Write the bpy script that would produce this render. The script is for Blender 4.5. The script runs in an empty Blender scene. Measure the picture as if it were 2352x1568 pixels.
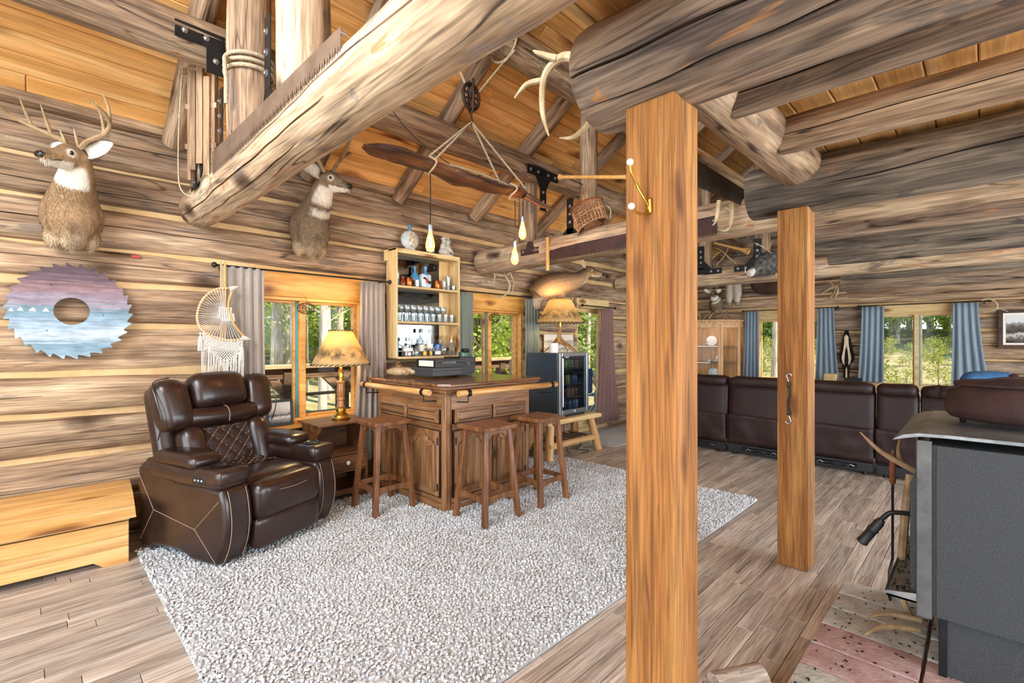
import bpy, bmesh, math, random
from mathutils import Vector as V, Matrix as Mx, noise
random.seed(7)
SC = bpy.context.scene
C = SC.collection
PI = math.pi
def R(d): return math.radians(d)

# ------------------------------------------------------------------ camera, sky, sun, added fill lights, exposure
cam_d = bpy.data.cameras.new('camera'); cam = bpy.data.objects.new('camera', cam_d); C.objects.link(cam)
YAW = math.atan2(1079.0, 1095.0)          # the camera looks between the long wall (+Y) and the far wall (+X)
cam.location = (0, 0, 1.4); cam.rotation_euler = (R(90), 0, YAW - R(90))
cam_d.sensor_width = 36; cam_d.lens = 36*1095/2352; cam_d.clip_start = .02; cam_d.clip_end = 400
SC.camera = cam
SC.view_settings.view_transform = 'Standard'; SC.view_settings.look = 'None'
SC.view_settings.gamma = 1; SC.view_settings.use_curve_mapping = False
SC.view_settings.exposure = 0.85
cy = SC.cycles; cy.max_bounces = 6; cy.diffuse_bounces = 3; cy.glossy_bounces = 2; cy.transmission_bounces = 3; cy.transparent_max_bounces = 12
cy.caustics_reflective = False; cy.caustics_refractive = False; cy.adaptive_threshold = .1; cy.adaptive_min_samples = 16

def lin(h):
    h = h.lstrip('#'); o = []
    for i in (0, 2, 4):
        x = int(h[i:i+2], 16)/255
        o.append(x/12.92 if x <= .04045 else ((x+.055)/1.055)**2.4)
    return (*o, 1)

W = bpy.data.worlds.new('sky'); SC.world = W; W.use_nodes = True
nt = W.node_tree; nt.nodes.clear()
tc = nt.nodes.new('ShaderNodeTexCoord'); sep = nt.nodes.new('ShaderNodeSeparateXYZ')
rp = nt.nodes.new('ShaderNodeValToRGB'); bg = nt.nodes.new('ShaderNodeBackground'); wo = nt.nodes.new('ShaderNodeOutputWorld')
rp.color_ramp.elements[0].position = 0; rp.color_ramp.elements[0].color = lin('#dfe9f0')
rp.color_ramp.elements[1].position = .55; rp.color_ramp.elements[1].color = lin('#6fa8dc')
nt.links.new(tc.outputs['Generated'], sep.inputs[0]); nt.links.new(sep.outputs['Z'], rp.inputs[0])
nt.links.new(rp.outputs[0], bg.inputs[0]); nt.links.new(bg.outputs[0], wo.inputs[0]); bg.inputs[1].default_value = 1.25

def sun(loc, rot, e, col):
    d = bpy.data.lights.new('sun', 'SUN'); d.energy = e; d.angle = R(1.5); d.color = col
    o = bpy.data.objects.new('sun', d); C.objects.link(o); o.rotation_euler = rot; o.location = loc
sun((0, -8, 14), V((-.25, .62, -.8)).to_track_quat('-Z', 'Y').to_euler(), 5.0, (1, .94, .82))
def fill_light(name, loc, direction, sx, sy, power, col=(.95, .97, 1)):
    # added area fill, set at an invented opening behind or beside the camera
    d = bpy.data.lights.new(name, 'AREA'); d.shape = 'RECTANGLE'; d.size = sx; d.size_y = sy; d.energy = power; d.color = col
    o = bpy.data.objects.new(name, d); C.objects.link(o); o.location = loc
    o.rotation_euler = V(direction).to_track_quat('-Z', 'Y').to_euler()
fill_light('daylight_back_window', (-2.28, .9, 1.35), (1, 0, 0), 5.6, 2.2, 115, (.86, .93, 1))
fill_light('daylight_gable_window', (-2.28, .6, 3.85), (1, 0, -.05), 3.4, 1.8, 260, (.86, .93, 1))
fill_light('daylight_side_window', (4.9, -3.28, 1.35), (0, 1, 0), 9.0, 2.0, 330, (.86, .93, 1))

# ------------------------------------------------------------------ mesh builder
class B:
    def __init__(s): s.v = []; s.f = []
    def add(s, vs, fs, m=None):
        o = len(s.v)
        s.v += [tuple(m @ V(p)) if m is not None else tuple(p) for p in vs]
        s.f += [tuple(i+o for i in f) for f in fs]
        return s
    def box(s, c, sz, m=None):
        x, y, z = (q/2 for q in sz)
        vs = [(c[0]+a*x, c[1]+b*y, c[2]+d*z) for a in (-1, 1) for b in (-1, 1) for d in (-1, 1)]
        return s.add(vs, [(0, 1, 3, 2), (4, 6, 7, 5), (0, 4, 5, 1), (2, 3, 7, 6), (0, 2, 6, 4), (1, 5, 7, 3)], m)
    def bx(s, lo, hi, m=None):
        return s.box([(a+b)/2 for a, b in zip(lo, hi)], [b-a for a, b in zip(lo, hi)], m)
    def tube(s, pts, rad, n=8, m=None, closed=False, sq=1.0):
        pts = [V(p) for p in pts]; k = len(pts)
        if not isinstance(rad, (list, tuple)): rad = [rad]*k
        vs = []; t0 = None; u = None
        for i in range(k):
            if closed: t = pts[(i+1) % k]-pts[i-1]
            else: t = pts[min(i+1, k-1)]-pts[max(i-1, 0)]
            t = t.normalized() if t.length > 1e-9 else V((0, 0, 1))
            if u is None:
                u = t.orthogonal().normalized()
            else:
                u = (u - t*u.dot(t))
                u = u.normalized() if u.length > 1e-6 else t.orthogonal().normalized()
            w = t.cross(u)
            for j in range(n):
                a = 2*PI*j/n
                vs.append(pts[i]+(u*math.cos(a)+w*math.sin(a)*sq)*rad[i])
        fs = []
        for i in range(k if closed else k-1):
            for j in range(n):
                a, b = i*n+j, i*n+(j+1) % n; c, d = ((i+1) % k)*n+j, ((i+1) % k)*n+(j+1) % n
                fs.append((a, b, d, c))
        if not closed: fs += [tuple(range(n-1, -1, -1)), tuple((k-1)*n+j for j in range(n))]
        return s.add(vs, fs, m)
    def lathe(s, prof, n=20, m=None, c=(0, 0, 0), caps=True):
        vs = []; k = len(prof)
        for r, z in prof:
            for j in range(n):
                a = 2*PI*j/n; vs.append((c[0]+r*math.cos(a), c[1]+r*math.sin(a), c[2]+z))
        fs = [(i*n+j, i*n+(j+1) % n, (i+1)*n+(j+1) % n, (i+1)*n+j) for i in range(k-1) for j in range(n)]
        if caps: fs += [tuple(range(n-1, -1, -1)), tuple((k-1)*n+j for j in range(n))]
        return s.add(vs, fs, m)
    def prism(s, poly, d0, d1, fn, m=None):
        # poly in (a,b); fn(a,b,d) -> xyz
        n = len(poly)
        vs = [fn(a, b, d0) for a, b in poly]+[fn(a, b, d1) for a, b in poly]
        fs = [tuple(range(n-1, -1, -1)), tuple(range(n, 2*n))]+[(i, (i+1) % n, n+(i+1) % n, n+i) for i in range(n)]
        return s.add(vs, fs, m)
    def rbox(s, c, sz, r, n=4, m=None, fn=None):
        h = [q/2 for q in sz]; r = min(r, min(h)*.999)
        vs = []; fs = []; idx = {}
        t = [-1+2*i/n for i in range(n+1)]
        # denser near the edges so the radius stays round
        t = [math.copysign(abs(q)**.6, q) for q in t]
        def vid(p):
            k = tuple(round(q, 5) for q in p)
            if k not in idx:
                q = [p[i]*h[i] for i in range(3)]
                inn = [max(-(h[i]-r), min(h[i]-r, q[i])) for i in range(3)]
                d = V([q[i]-inn[i] for i in range(3)])
                if d.length > 1e-9: d = d.normalized()*r
                w = V(inn)+d
                if fn: w = V(fn(w))
                idx[k] = len(vs); vs.append((w.x+c[0], w.y+c[1], w.z+c[2]))
            return idx[k]
        for ax in range(3):
            for sg in (-1, 1):
                for i in range(n):
                    for j in range(n):
                        q = []
                        for a, b in ((i, j), (i+1, j), (i+1, j+1), (i, j+1)):
                            p = [0, 0, 0]; p[ax] = sg; p[(ax+1) % 3] = t[a]; p[(ax+2) % 3] = t[b]
                            q.append(vid(p))
                        fs.append(tuple(q) if sg > 0 else tuple(reversed(q)))
        return s.add(vs, fs, m)
    def ell(s, c, rad, n=12, m=None, rot=None):
        vs = []; k = n//2+1
        vs.append((0, 0, -1)); 
        for i in range(1, k):
            th = -PI/2+PI*i/k
            for j in range(n): vs.append((math.cos(th)*math.cos(2*PI*j/n), math.cos(th)*math.sin(2*PI*j/n), math.sin(th)))
        vs.append((0, 0, 1)); fs = []
        for j in range(n):
            fs.append((0, 1+(j+1) % n, 1+j))
            fs.append((len(vs)-1, 1+(k-2)*n+j, 1+(k-2)*n+(j+1) % n))
        for i in range(k-2):
            for j in range(n): fs.append((1+i*n+j, 1+i*n+(j+1) % n, 1+(i+1)*n+(j+1) % n, 1+(i+1)*n+j))
        mm = Mx.Translation(V(c)) @ (rot.to_4x4() if rot is not None else Mx.Identity(4)) @ Mx.Diagonal((*rad, 1))
        return s.add(vs, fs, (m @ mm) if m is not None else mm)
    def mesh(s, name, smooth=False):
        me = bpy.data.meshes.new(name); me.from_pydata(s.v, [], s.f); me.update()
        if smooth:
            for p in me.polygons: p.use_smooth = True
            me.set_sharp_from_angle(angle=R(42))
        return me
    def obj(s, name, mat, parent=None, smooth=False, bev=0, o=None, sub=0, seg=2, kind=None, autos=None):
        q = parent
        while o is None and q is not None:
            if q.get('_w'): o = q.location
            q = q.parent
        if o is not None: s.v = [(p[0]-o[0], p[1]-o[1], p[2]-o[2]) for p in s.v]
        me = s.mesh(name, smooth)
        ob = mk(name, me, mat, parent)
        if bev:
            b = ob.modifiers.new('bevel', 'BEVEL'); b.width = bev; b.segments = seg; b.limit_method = 'ANGLE'; b.angle_limit = R(35)
        if sub:
            b = ob.modifiers.new('sub', 'SUBSURF'); b.levels = sub; b.render_levels = sub
        if kind: ob['kind'] = kind
        return ob
def mk(name, me, mat, parent=None):
    ob = bpy.data.objects.new(name, me); C.objects.link(ob)
    if mat is not None and not me.materials: me.materials.append(mat)
    if parent is not None: ob.parent = parent
    return ob
def tag(o, label, cat, group=None, kind=None):
    o['label'] = label
    if cat: o['category'] = cat
    if group: o['group'] = group
    if kind: o['kind'] = kind
    return o
def thing(name, label, cat, loc=(0, 0, 0), rz=0, group=None, w=False):
    # an Empty at the base of the thing; w=True: its parts are written in world coordinates
    o = bpy.data.objects.new(name, None); C.objects.link(o); o.empty_display_size = .1
    o.location = loc; o.rotation_euler = (0, 0, rz); tag(o, label, cat, group)
    if w: o['_w'] = 1
    return o
def struct(o, label=None):
    o['kind'] = 'structure'
    if label: o['label'] = label
    return o
def dup(root, loc, rz=None, label=None, group=None):
    r = root.copy(); C.objects.link(r); r.location = loc
    if rz is not None: r.rotation_euler = (0, 0, rz)
    if label: r['label'] = label
    if group: r['group'] = group
    for ch in list(root.children):
        c = ch.copy(); C.objects.link(c); c.parent = r
        for g in list(ch.children):
            d = g.copy(); C.objects.link(d); d.parent = c
    return r
def cr(pts, k=4):
    # Catmull-Rom; points may carry a 4th value (radius)
    pts = [tuple(p) for p in pts]; n = len(pts); out = []
    for i in range(n-1):
        p0, p1, p2, p3 = pts[max(i-1, 0)], pts[i], pts[i+1], pts[min(i+2, n-1)]
        for j in range(k):
            t = j/k
            out.append(tuple(.5*((2*b)+(-a+c)*t+(2*a-5*b+4*c-d)*t*t+(-a+3*b-3*c+d)*t**3) for a, b, c, d in zip(p0, p1, p2, p3)))
    out.append(pts[-1]); return out
def rtube(b, pts, n=8, k=4, m=None, sq=1.0):
    q = cr(pts, k); return b.tube([p[:3] for p in q], [max(p[3], .0008) for p in q], n, m, sq=sq)
def frame(x, y, z, o):
    x, y, z, o = V(x), V(y), V(z), V(o)
    return Mx(((x.x, y.x, z.x, o.x), (x.y, y.y, z.y, o.y), (x.z, y.z, z.z, o.z), (0, 0, 0, 1)))
def along(p0, p1, up=(0, 0, 1)):
    x = (V(p1)-V(p0)).normalized(); u = V(up)
    if abs(x.dot(u)) > .95: u = V((0, 1, 0))
    y = u.cross(x).normalized(); z = x.cross(y)
    return frame(x, y, z, p0)
def fuse(b, voxel=.012, it=4, fac=.5):
    me = b.mesh('tmp'); ob = bpy.data.objects.new('tmp', me); C.objects.link(ob)
    r = ob.modifiers.new('r', 'REMESH'); r.mode = 'VOXEL'; r.voxel_size = voxel
    s = ob.modifiers.new('s', 'SMOOTH'); s.factor = fac; s.iterations = it
    dg = bpy.context.evaluated_depsgraph_get(); dg.update()
    out = bpy.data.meshes.new_from_object(ob.evaluated_get(dg))
    bpy.data.objects.remove(ob); bpy.data.meshes.remove(me)
    for p in out.polygons: p.use_smooth = True
    return out
def vcol(me, fn):
    a = me.color_attributes.new('Col', 'FLOAT_COLOR', 'POINT')
    buf = []
    for v in me.vertices: buf += list(fn(v.co, v.normal))
    a.data.foreach_set('color', buf)
    return me

# ------------------------------------------------------------------ materials (procedural)
class N:
    def __init__(s, name, rough=.5, metal=0, spec=.5):
        s.m = bpy.data.materials.new(name); s.m.use_nodes = True; s.t = s.m.node_tree; s.t.nodes.clear()
        s.out = s.n('OutputMaterial'); s.b = s.n('BsdfPrincipled')
        s.l(s.b, 'BSDF', s.out, 0)
        s.b.inputs['Roughness'].default_value = rough; s.b.inputs['Metallic'].default_value = metal
        s.b.inputs['Specular IOR Level'].default_value = spec
    def n(s, t, **k):
        x = s.t.nodes.new('ShaderNode'+t)
        for a, b in k.items(): setattr(x, a, b)
        return x
    def l(s, a, ao, b, bi): s.t.links.new(a.outputs[ao], b.inputs[bi])
    def coords(s, isl=True):
        tc = s.n('TexCoord'); oi = s.n('ObjectInfo'); ge = s.n('NewGeometry')
        ad = s.n('Math', operation='ADD'); s.l(oi, 'Random', ad, 0)
        if isl: s.l(ge, 'Random Per Island', ad, 1)
        else: ad.inputs[1].default_value = 0
        fr = s.n('Math', operation='FRACT'); s.l(ad, 0, fr, 0)
        sc = s.n('VectorMath', operation='SCALE'); sc.inputs[0].default_value = (37.1, 17.7, 53.3); s.l(fr, 0, sc, 'Scale')
        av = s.n('VectorMath', operation='ADD'); s.l(tc, 'Object', av, 0); s.l(sc, 0, av, 1)
        s.rnd = fr; s.vec = av
        return av
    def noise(s, scale3, detail=5, rough=.6, dist=0.0):
        mu = s.n('VectorMath', operation='MULTIPLY'); mu.inputs[1].default_value = scale3; s.l(s.vec, 0, mu, 0)
        nz = s.n('TexNoise'); nz.inputs['Scale'].default_value = 1; nz.inputs['Detail'].default_value = detail
        nz.inputs['Roughness'].default_value = rough; nz.inputs['Distortion'].default_value = dist
        s.l(mu, 0, nz, 'Vector'); return nz
    def ramp(s, src, out, stops):
        r = s.n('ValToRGB'); e = r.color_ramp.elements
        while len(e) < len(stops): e.new(.5)
        for q, (p, c) in zip(e, stops): q.position = p; q.color = c if len(c) == 4 else (*c, 1)
        s.l(src, out, r, 0); return r
    def mix(s, a, b, fac, mode='MIX'):
        x = s.n('Mix', data_type='RGBA', blend_type=mode)
        for sock, v in ((x.inputs[0], fac), (x.inputs[6], a), (x.inputs[7], b)):
            if isinstance(v, tuple) and not hasattr(v[0], 'outputs'): sock.default_value = v
            elif isinstance(v, (int, float)): sock.default_value = v
            else: s.t.links.new(v[0].outputs[v[1]], sock)
        return (x, 2)
    def col(s, src): s.t.links.new(src[0].outputs[src[1]], s.b.inputs['Base Color'])
    def bump(s, src, strength, dist=.01):
        bp = s.n('Bump'); bp.inputs['Strength'].default_value = strength; bp.inputs['Distance'].default_value = dist
        s.t.links.new(src[0].outputs[src[1]], bp.inputs['Height']); s.l(bp, 0, s.b, 'Normal')
def gray(x): return (x, x, x, 1)
def wood(name, c, axis=0, s=1.3, st=9, rough=.6, bump=.3, knots=None, patch=None, crack=0, vary=.25, spec=.3, fine=.35, kd=.08, mid=.5):
    n = N(name, rough, 0, spec); n.coords()
    def sv(a, b):
        q = [b, b, b]; q[axis] = a; return q
    n1 = n.noise(sv(s, s*st), 3, .62, .7)
    rp = n.ramp(n1, 0, [(.28, lin(c[0])), (.5, lin(c[1])), (.72, lin(c[2]))])
    cur = (rp, 0)
    if patch:
        p = n.noise(sv(s*2.0, s*5.5), 4, .74, .5); pr = n.ramp(p, 0, [(patch[1], gray(0)), (patch[1]+.05, gray(.85))])
        cur = n.mix(cur, lin(patch[0]), (pr, 0))
        if len(patch) > 2:
            pr2 = n.ramp(p, 0, [(1-patch[3]-.05, gray(.9)), (1-patch[3], gray(0))])
            cur = n.mix(cur, lin(patch[2]), (pr2, 0))
    n3 = n.noise(sv(s*1.6, s*st*3.2), 2, .65, .4); r3 = n.ramp(n3, 0, [(.32, gray(.38)), (.5, gray(.9)), (.68, gray(1.12))])
    cur = n.mix(cur, (r3, 0), mid, 'MULTIPLY')
    n2 = n.noise(sv(s*4, s*st*11), 1, .65, .0); fr = n.ramp(n2, 0, [(.32, gray(.35)), (.6, gray(1.05))])
    cur = n.mix(cur, (fr, 0), fine, 'MULTIPLY')
    if crack:
        k = n.noise(sv(s*.5, s*st*1.3), 1, .55, .3)
        kr = n.ramp(k, 0, [(.487, gray(0)), (.497, gray(1)), (.503, gray(1)), (.513, gray(0))])
        km = n1; kk = n.ramp(km, 0, [(.42, gray(crack)), (.52, gray(crack*.4))])
        f = n.mix((kr, 0), (kk, 0), 1.0, 'MULTIPLY')
        cur = n.mix(cur, lin('#241a14'), f)
    if knots:
        mu = n.n('VectorMath', operation='MULTIPLY'); mu.inputs[1].default_value = sv(s*1.4, s*3.4); n.l(n.vec, 0, mu, 0)
        wz = n.noise((9, 9, 9), 0); wm = n.n('VectorMath', operation='SCALE'); wm.inputs['Scale'].default_value = .12; n.l(wz, 1, wm, 0)
        ws = n.n('VectorMath', operation='ADD'); n.l(mu, 0, ws, 0); n.l(wm, 0, ws, 1)
        vo = n.n('TexVoronoi'); vo.inputs['Scale'].default_value = 1.0; n.l(ws, 0, vo, 'Vector')
        vr = n.ramp(vo, 'Distance', [(kd*.7, gray(1)), (kd*1.4, gray(.8)), (kd*2.8, gray(0))])
        cur = n.mix(cur, lin(knots), (vr, 0))
    hs = n.n('HueSaturation'); mr = n.n('MapRange'); n.l(n.rnd, 0, mr, 0)
    mr.inputs[3].default_value = 1-vary; mr.inputs[4].default_value = 1+vary
    n.l(mr, 0, hs, 'Value'); n.t.links.new(cur[0].outputs[cur[1]], hs.inputs['Color'])
    n.l(hs, 0, n.b, 'Base Color')
    if bump: n.bump((n3, 0), bump*.8, .012)
    return n.m
def plain(name, c, rough=.5, metal=0, spec=.5, var=None, bump=None, coat=0):
    n = N(name, rough, metal, spec); n.b.inputs['Base Color'].default_value = lin(c)
    if var or bump: n.coords(False)
    if var:
        z = n.noise((var[1],)*3, 5, .65); r = n.ramp(z, 0, [(.33, lin(var[0])), (.66, lin(c))]); n.col((r, 0))
    if bump:
        z = n.noise((bump[0],)*3, 4, .6); n.bump((z, 0), bump[1], bump[2] if len(bump) > 2 else .005)
    if coat: n.b.inputs['Coat Weight'].default_value = coat; n.b.inputs['Coat Roughness'].default_value = .15
    return n.m
def glass(name, tint='#ffffff', gloss=.08, rough=.02, dens=0.0, col='#888888', gk=.5):
    # clear pane: lets light through and mirrors a little
    m = bpy.data.materials.new(name); m.use_nodes = True; t = m.node_tree; t.nodes.clear()
    o = t.nodes.new('ShaderNodeOutputMaterial'); tr = t.nodes.new('ShaderNodeBsdfTransparent'); g = t.nodes.new('ShaderNodeBsdfGlossy')
    tr.inputs[0].default_value = lin(tint); g.inputs['Roughness'].default_value = rough
    mx = t.nodes.new('ShaderNodeMixShader'); lw = t.nodes.new('ShaderNodeLayerWeight'); lw.inputs[0].default_value = .25
    ma = t.nodes.new('ShaderNodeMath'); ma.operation = 'MULTIPLY_ADD'; ma.inputs[1].default_value = gk; ma.inputs[2].default_value = gloss
    t.links.new(lw.outputs['Fresnel'], ma.inputs[0]); t.links.new(ma.outputs[0], mx.inputs[0])
    t.links.new(tr.outputs[0], mx.inputs[1]); t.links.new(g.outputs[0], mx.inputs[2])
    last = mx
    if dens:
        d = t.nodes.new('ShaderNodeBsdfDiffuse'); d.inputs[0].default_value = lin(col); m2 = t.nodes.new('ShaderNodeMixShader'); m2.inputs[0].default_value = dens
        t.links.new(mx.outputs[0], m2.inputs[1]); t.links.new(d.outputs[0], m2.inputs[2]); last = m2
    t.links.new(last.outputs[0], o.inputs[0]); return m
def emit(name, c, s):
    m = bpy.data.materials.new(name); m.use_nodes = True; t = m.node_tree; t.nodes.clear()
    o = t.nodes.new('ShaderNodeOutputMaterial'); e = t.nodes.new('ShaderNodeEmission'); e.inputs[0].default_value = lin(c); e.inputs[1].default_value = s
    t.links.new(e.outputs[0], o.inputs[0]); return m
def furmat(name, amt=.5, sc=60, rough=.85):
    n = N(name, rough, 0, .15); n.coords(False); a = n.n('VertexColor', layer_name='Col')
    z = n.noise((sc, sc, sc*.35), 4, .65); r = n.ramp(z, 0, [(.3, gray(.45)), (.65, gray(1.05))])
    n.col(n.mix((a, 0), (r, 0), amt, 'MULTIPLY')); n.bump((z, 0), .6, .006); return n.m

MT = {}
MT['log'] = wood('weathered_log', ('#6e5340', '#a7896d', '#d2b797'), 0, 1.1, 8, .8, .7, '#3d2a1e', ('#8a7a6d', .60, '#a5693c', .66), .9, .14, fine=.55, mid=.75)
MT['log_dark'] = wood('dark_weathered_log', ('#55463d', '#8d7765', '#bda58a'), 0, 1.1, 8, .8, .7, '#2d211a', ('#6d645d', .57, '#b07a45', .64), .9, .14, fine=.55, mid=.8)
MT['log_char'] = wood('charred_grey_log', ('#3f3731', '#73675b', '#a89884'), 0, 1.1, 8, .8, .7, '#2d211a', ('#5c5651', .57, '#a07040', .66), .9, .16, fine=.55, mid=.8)
MT['log_tie'] = wood('tie_beam_log', ('#92765c', '#c3a686', '#e3ccac'), 0, 1.0, 7, .8, .7, '#473022', ('#94877e', .58, '#bb7f52', .61), .9, .08, fine=.5, mid=.65)
MT['log_wall'] = wood('hewn_wall_log', ('#7e624c', '#b79778', '#ddc19c'), 0, 1.0, 9, .82, .7, '#4a3526', ('#a39284', .60, '#957a5c', .66), .65, .10, fine=.6, mid=.6)
MT['log_grey'] = wood('grey_wall_log', ('#6f5a4b', '#a68e79', '#ceb89d'), 0, 1.0, 9, .82, .7, '#35271f', ('#877b73', .58, '#95683f', .68), .9, .14, fine=.6, mid=.8)
MT['chink'] = plain('chinking', '#d6b688', .9, 0, .1, ('#c2a070', 6), (40, .3))
MT['pine'] = wood('orange_pine_board', ('#d2964f', '#ecb06a', '#f7c887'), 0, .9, 10, .5, .12, '#6a3413', None, 0, .12, fine=.3, kd=.09, mid=.28)
MT['pine_frame'] = wood('orange_pine_frame', ('#c98a3c', '#e2a555', '#efba70'), 0, 1.2, 9, .4, .1, '#7a4015', None, 0, .06, fine=.25, kd=.075, mid=.25)
MT['pine_pale'] = wood('pale_pine', ('#c9a26a', '#e0bf87', '#ecd3a0'), 0, 1.2, 9, .55, .15, '#7d5026', None, 0, .08, fine=.25, kd=.075, mid=.25)
MT['pine_paleZ'] = wood('pale_pine_upright', ('#c9a26a', '#e0bf87', '#ecd3a0'), 2, 1.2, 9, .55, .15, '#7d5026', None, 0, .08, fine=.25, kd=.075, mid=.25)
MT['pine_paleY'] = wood('pale_pine_cross', ('#c9a26a', '#e0bf87', '#ecd3a0'), 1, 1.2, 9, .55, .15, '#7d5026', None, 0, .08, fine=.25, kd=.075, mid=.25)
MT['post'] = wood('sawn_fir_post', ('#8a5420', '#a86f37', '#bd894c'), 2, 1.1, 13, .7, .5, '#5c3212', None, .5, .05, fine=.6, kd=.055, mid=.5)
MT['floor'] = wood('floor_board', ('#a08f80', '#c2b2a2', '#d8ccbf'), 0, 1.5, 10, .4, .15, None, None, .5, .22, .5, fine=.55, mid=.42)
MT['oak'] = wood('dark_oak', ('#6a4328', '#926540', '#b08357'), 2, 1.6, 11, .34, .15, None, None, .1, .08, .5, fine=.5, mid=.45)
MT['oakX'] = wood('dark_oak_level', ('#6a4328', '#926540', '#b08357'), 0, 1.6, 11, .32, .15, None, None, .1, .08, .5, fine=.5, mid=.45)
MT['oakY'] = wood('dark_oak_cross', ('#6a4328', '#926540', '#b08357'), 1, 1.6, 11, .32, .15, None, None, .1, .08, .5, fine=.5, mid=.45)
MT['rail'] = wood('bar_rail_wood', ('#b07a40', '#cf9a5c', '#e0b078'), 2, 1.6, 11, .3, .1, None, None, 0, .05, .5, fine=.3)
MT['stool'] = wood('stool_walnut', ('#57331b', '#7d4f2e', '#99683f'), 2, 1.6, 11, .35, .12, None, None, .1, .06, .5, fine=.4)
MT['chest'] = wood('cedar_chest', ('#cc9450', '#e2ad69', '#eec387'), 0, 1.1, 9, .42, .1, '#6d3a18', None, 0, .08, .4, fine=.3, kd=.09, mid=.3)
MT['cabinet'] = wood('honey_cabinet', ('#b98550', '#d6a571', '#e4bb8b'), 2, 1.4, 10, .4, .1, None, None, 0, .05, .4, fine=.25, mid=.25)
MT['leather'] = plain('dark_brown_leather', '#35211a', .3, 0, .55, ('#22140f', 5), (90, .12, .004), .15)
MT['leather2'] = plain('brown_sofa_leather', '#33211d', .5, 0, .3, ('#241614', 4), (80, .12, .004), .0)
MT['stitch'] = plain('tan_thread', '#9d806a', .8)
MT['iron'] = plain('black_iron', '#1b1b1d', .5, .6, .5, ('#2b2a2a', 12))
MT['bolt'] = plain('steel_bolt', '#a8a9ab', .35, .9)
MT['brass'] = plain('brass', '#c9993f', .25, 1)
MT['steel'] = plain('brushed_steel', '#b9bcc0', .3, .9)
MT['sawblade'] = plain('rusty_saw_steel', '#8a7462', .55, .5, .4, ('#6d5a4b', 7), (30, .15))
MT['sawdark'] = plain('dark_saw_steel', '#2a2725', .5, .6, .4, ('#433a33', 8))
MT['rust'] = plain('rusted_iron', '#4f3832', .8, .2, .3, ('#37292a', 9), (60, .4))
MT['black'] = plain('matte_black', '#141414', .5)
MT['white'] = plain('white_ceramic', '#ece9e4', .25)
MT['cord'] = plain('black_cloth_cord', '#231a16', .8)
MT['rope'] = plain('pale_rope', '#cdbb9d', .9, 0, .1, ('#9a8a72', 90), (150, .8))
MT['bone'] = plain('antler_bone', '#b39a76', .55, 0, .4, ('#8a6b49', 14), (40, .3))
MT['bone_pale'] = plain('pale_antler', '#c9b795', .55, 0, .4, ('#9d8560', 12), (40, .3))
MT['glass'] = glass('window_glass', '#ffffff', .004, gk=.06)
MT['bottle'] = glass('clear_glass', '#f2f6f6', .14, .03, .10, '#dfe6e8')
MT['mirror'] = plain('mirror_glass', '#7d8282', .04, 1)
MT['fur'] = furmat('deer_coat')
MT['eye'] = plain('dark_eye', '#0d0806', .08, 0, .8)
MT['nose'] = plain('black_nose', '#1a1513', .35)
# ------------------------------------------------------------------ logs
def logmesh(L, r0, r1=None, n=14, amp=.05, seed=0, ex=2.0, ky=1.0, kz=1.0, step=.16, bow=0.0, checks=()):
    # checks: drying cracks (angle, depth, wander, from, to); extra columns follow each crack so it stays a narrow slit
    r1 = r0 if r1 is None else r1; k = max(2, int(L/step)); b = B(); vs = []
    cols = [(2*PI*j/n, None, 0) for j in range(n)]
    for ci, c in enumerate(checks):
        cols = [q for q in cols if abs((q[0]-R(c[0])+PI) % (2*PI)-PI) > R(2.6) or q[1] is not None]
        cols += [((R(c[0])+R(d)) % (2*PI), ci, w) for d, w in ((-1.5, 0), (-.45, 1), (.45, 1), (1.5, 0))]
    cols.sort(key=lambda q: q[0]); m = len(cols)
    for i in range(k+1):
        t = i/k; x = t*L; r = r0+(r1-r0)*t
        if i in (0, k): r *= .975
        oy = noise.noise(V((x*.7, seed*3.1, 0)))*r*.16; oz = noise.noise(V((x*.6, seed*5.3, 9)))*r*.16+bow*4*t*(1-t)
        wan = [c[2]*noise.noise(V((x*.9, ci*3.7+.3, seed+.4)))+.05*noise.noise(V((x*5, ci*2.1+.6, 1.3))) for ci, c in enumerate(checks)]
        for a0, ci, wt in cols:
            a = a0
            for cj, c in enumerate(checks):
                dl = (a0-R(c[0])+PI) % (2*PI)-PI; a += wan[cj]*math.exp(-(dl/.45)**2)
            ca, sa = math.cos(a), math.sin(a); q = (abs(ca)**ex+abs(sa)**ex)**(-1/ex)
            w = 1+amp*noise.noise(V((x*1.6, ca*1.3+seed*7.7, sa*1.3)))+amp*.6*noise.noise(V((x*5, ca*2.5+seed, sa*2.5)))
            if wt:
                c = checks[ci]; w -= c[1]/r*max(0, min(1, (x-c[3])/.3, (c[4]-x)/.3))
            vs.append((x, ca*q*r*w*ky+oy, sa*q*r*w*kz+oz))
    n = m
    fs = [(i*n+j, i*n+(j+1) % n, (i+1)*n+(j+1) % n, (i+1)*n+j) for i in range(k) for j in range(n)]
    b.add(vs, fs)
    # slightly domed ends
    for e, xo in ((0, -.012), (k, .012)):
        c = len(b.v); p = [vs[e*n+j] for j in range(n)]
        b.v.append((p[0][0]+xo, sum(q[1] for q in p)/n, sum(q[2] for q in p)/n))
        for j in range(n):
            a, d = e*n+j, e*n+(j+1) % n
            b.f.append((c, d, a) if e == 0 else (c, a, d))
    return b
LS = [0]
def log(name, p0, p1, r0, r1=None, mat='log', parent=None, **k):
    LS[0] += 1
    b = logmesh((V(p1)-V(p0)).length, r0, r1, seed=k.pop('seed', LS[0]), **k)
    me = b.mesh(name, True); ob = mk(name, me, MT[mat], parent)
    m = along(p0, p1)
    if parent is not None and parent.get('_w'): m = Mx.Translation(-V(parent.location)) @ m
    ob.matrix_local = m
    return ob

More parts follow.
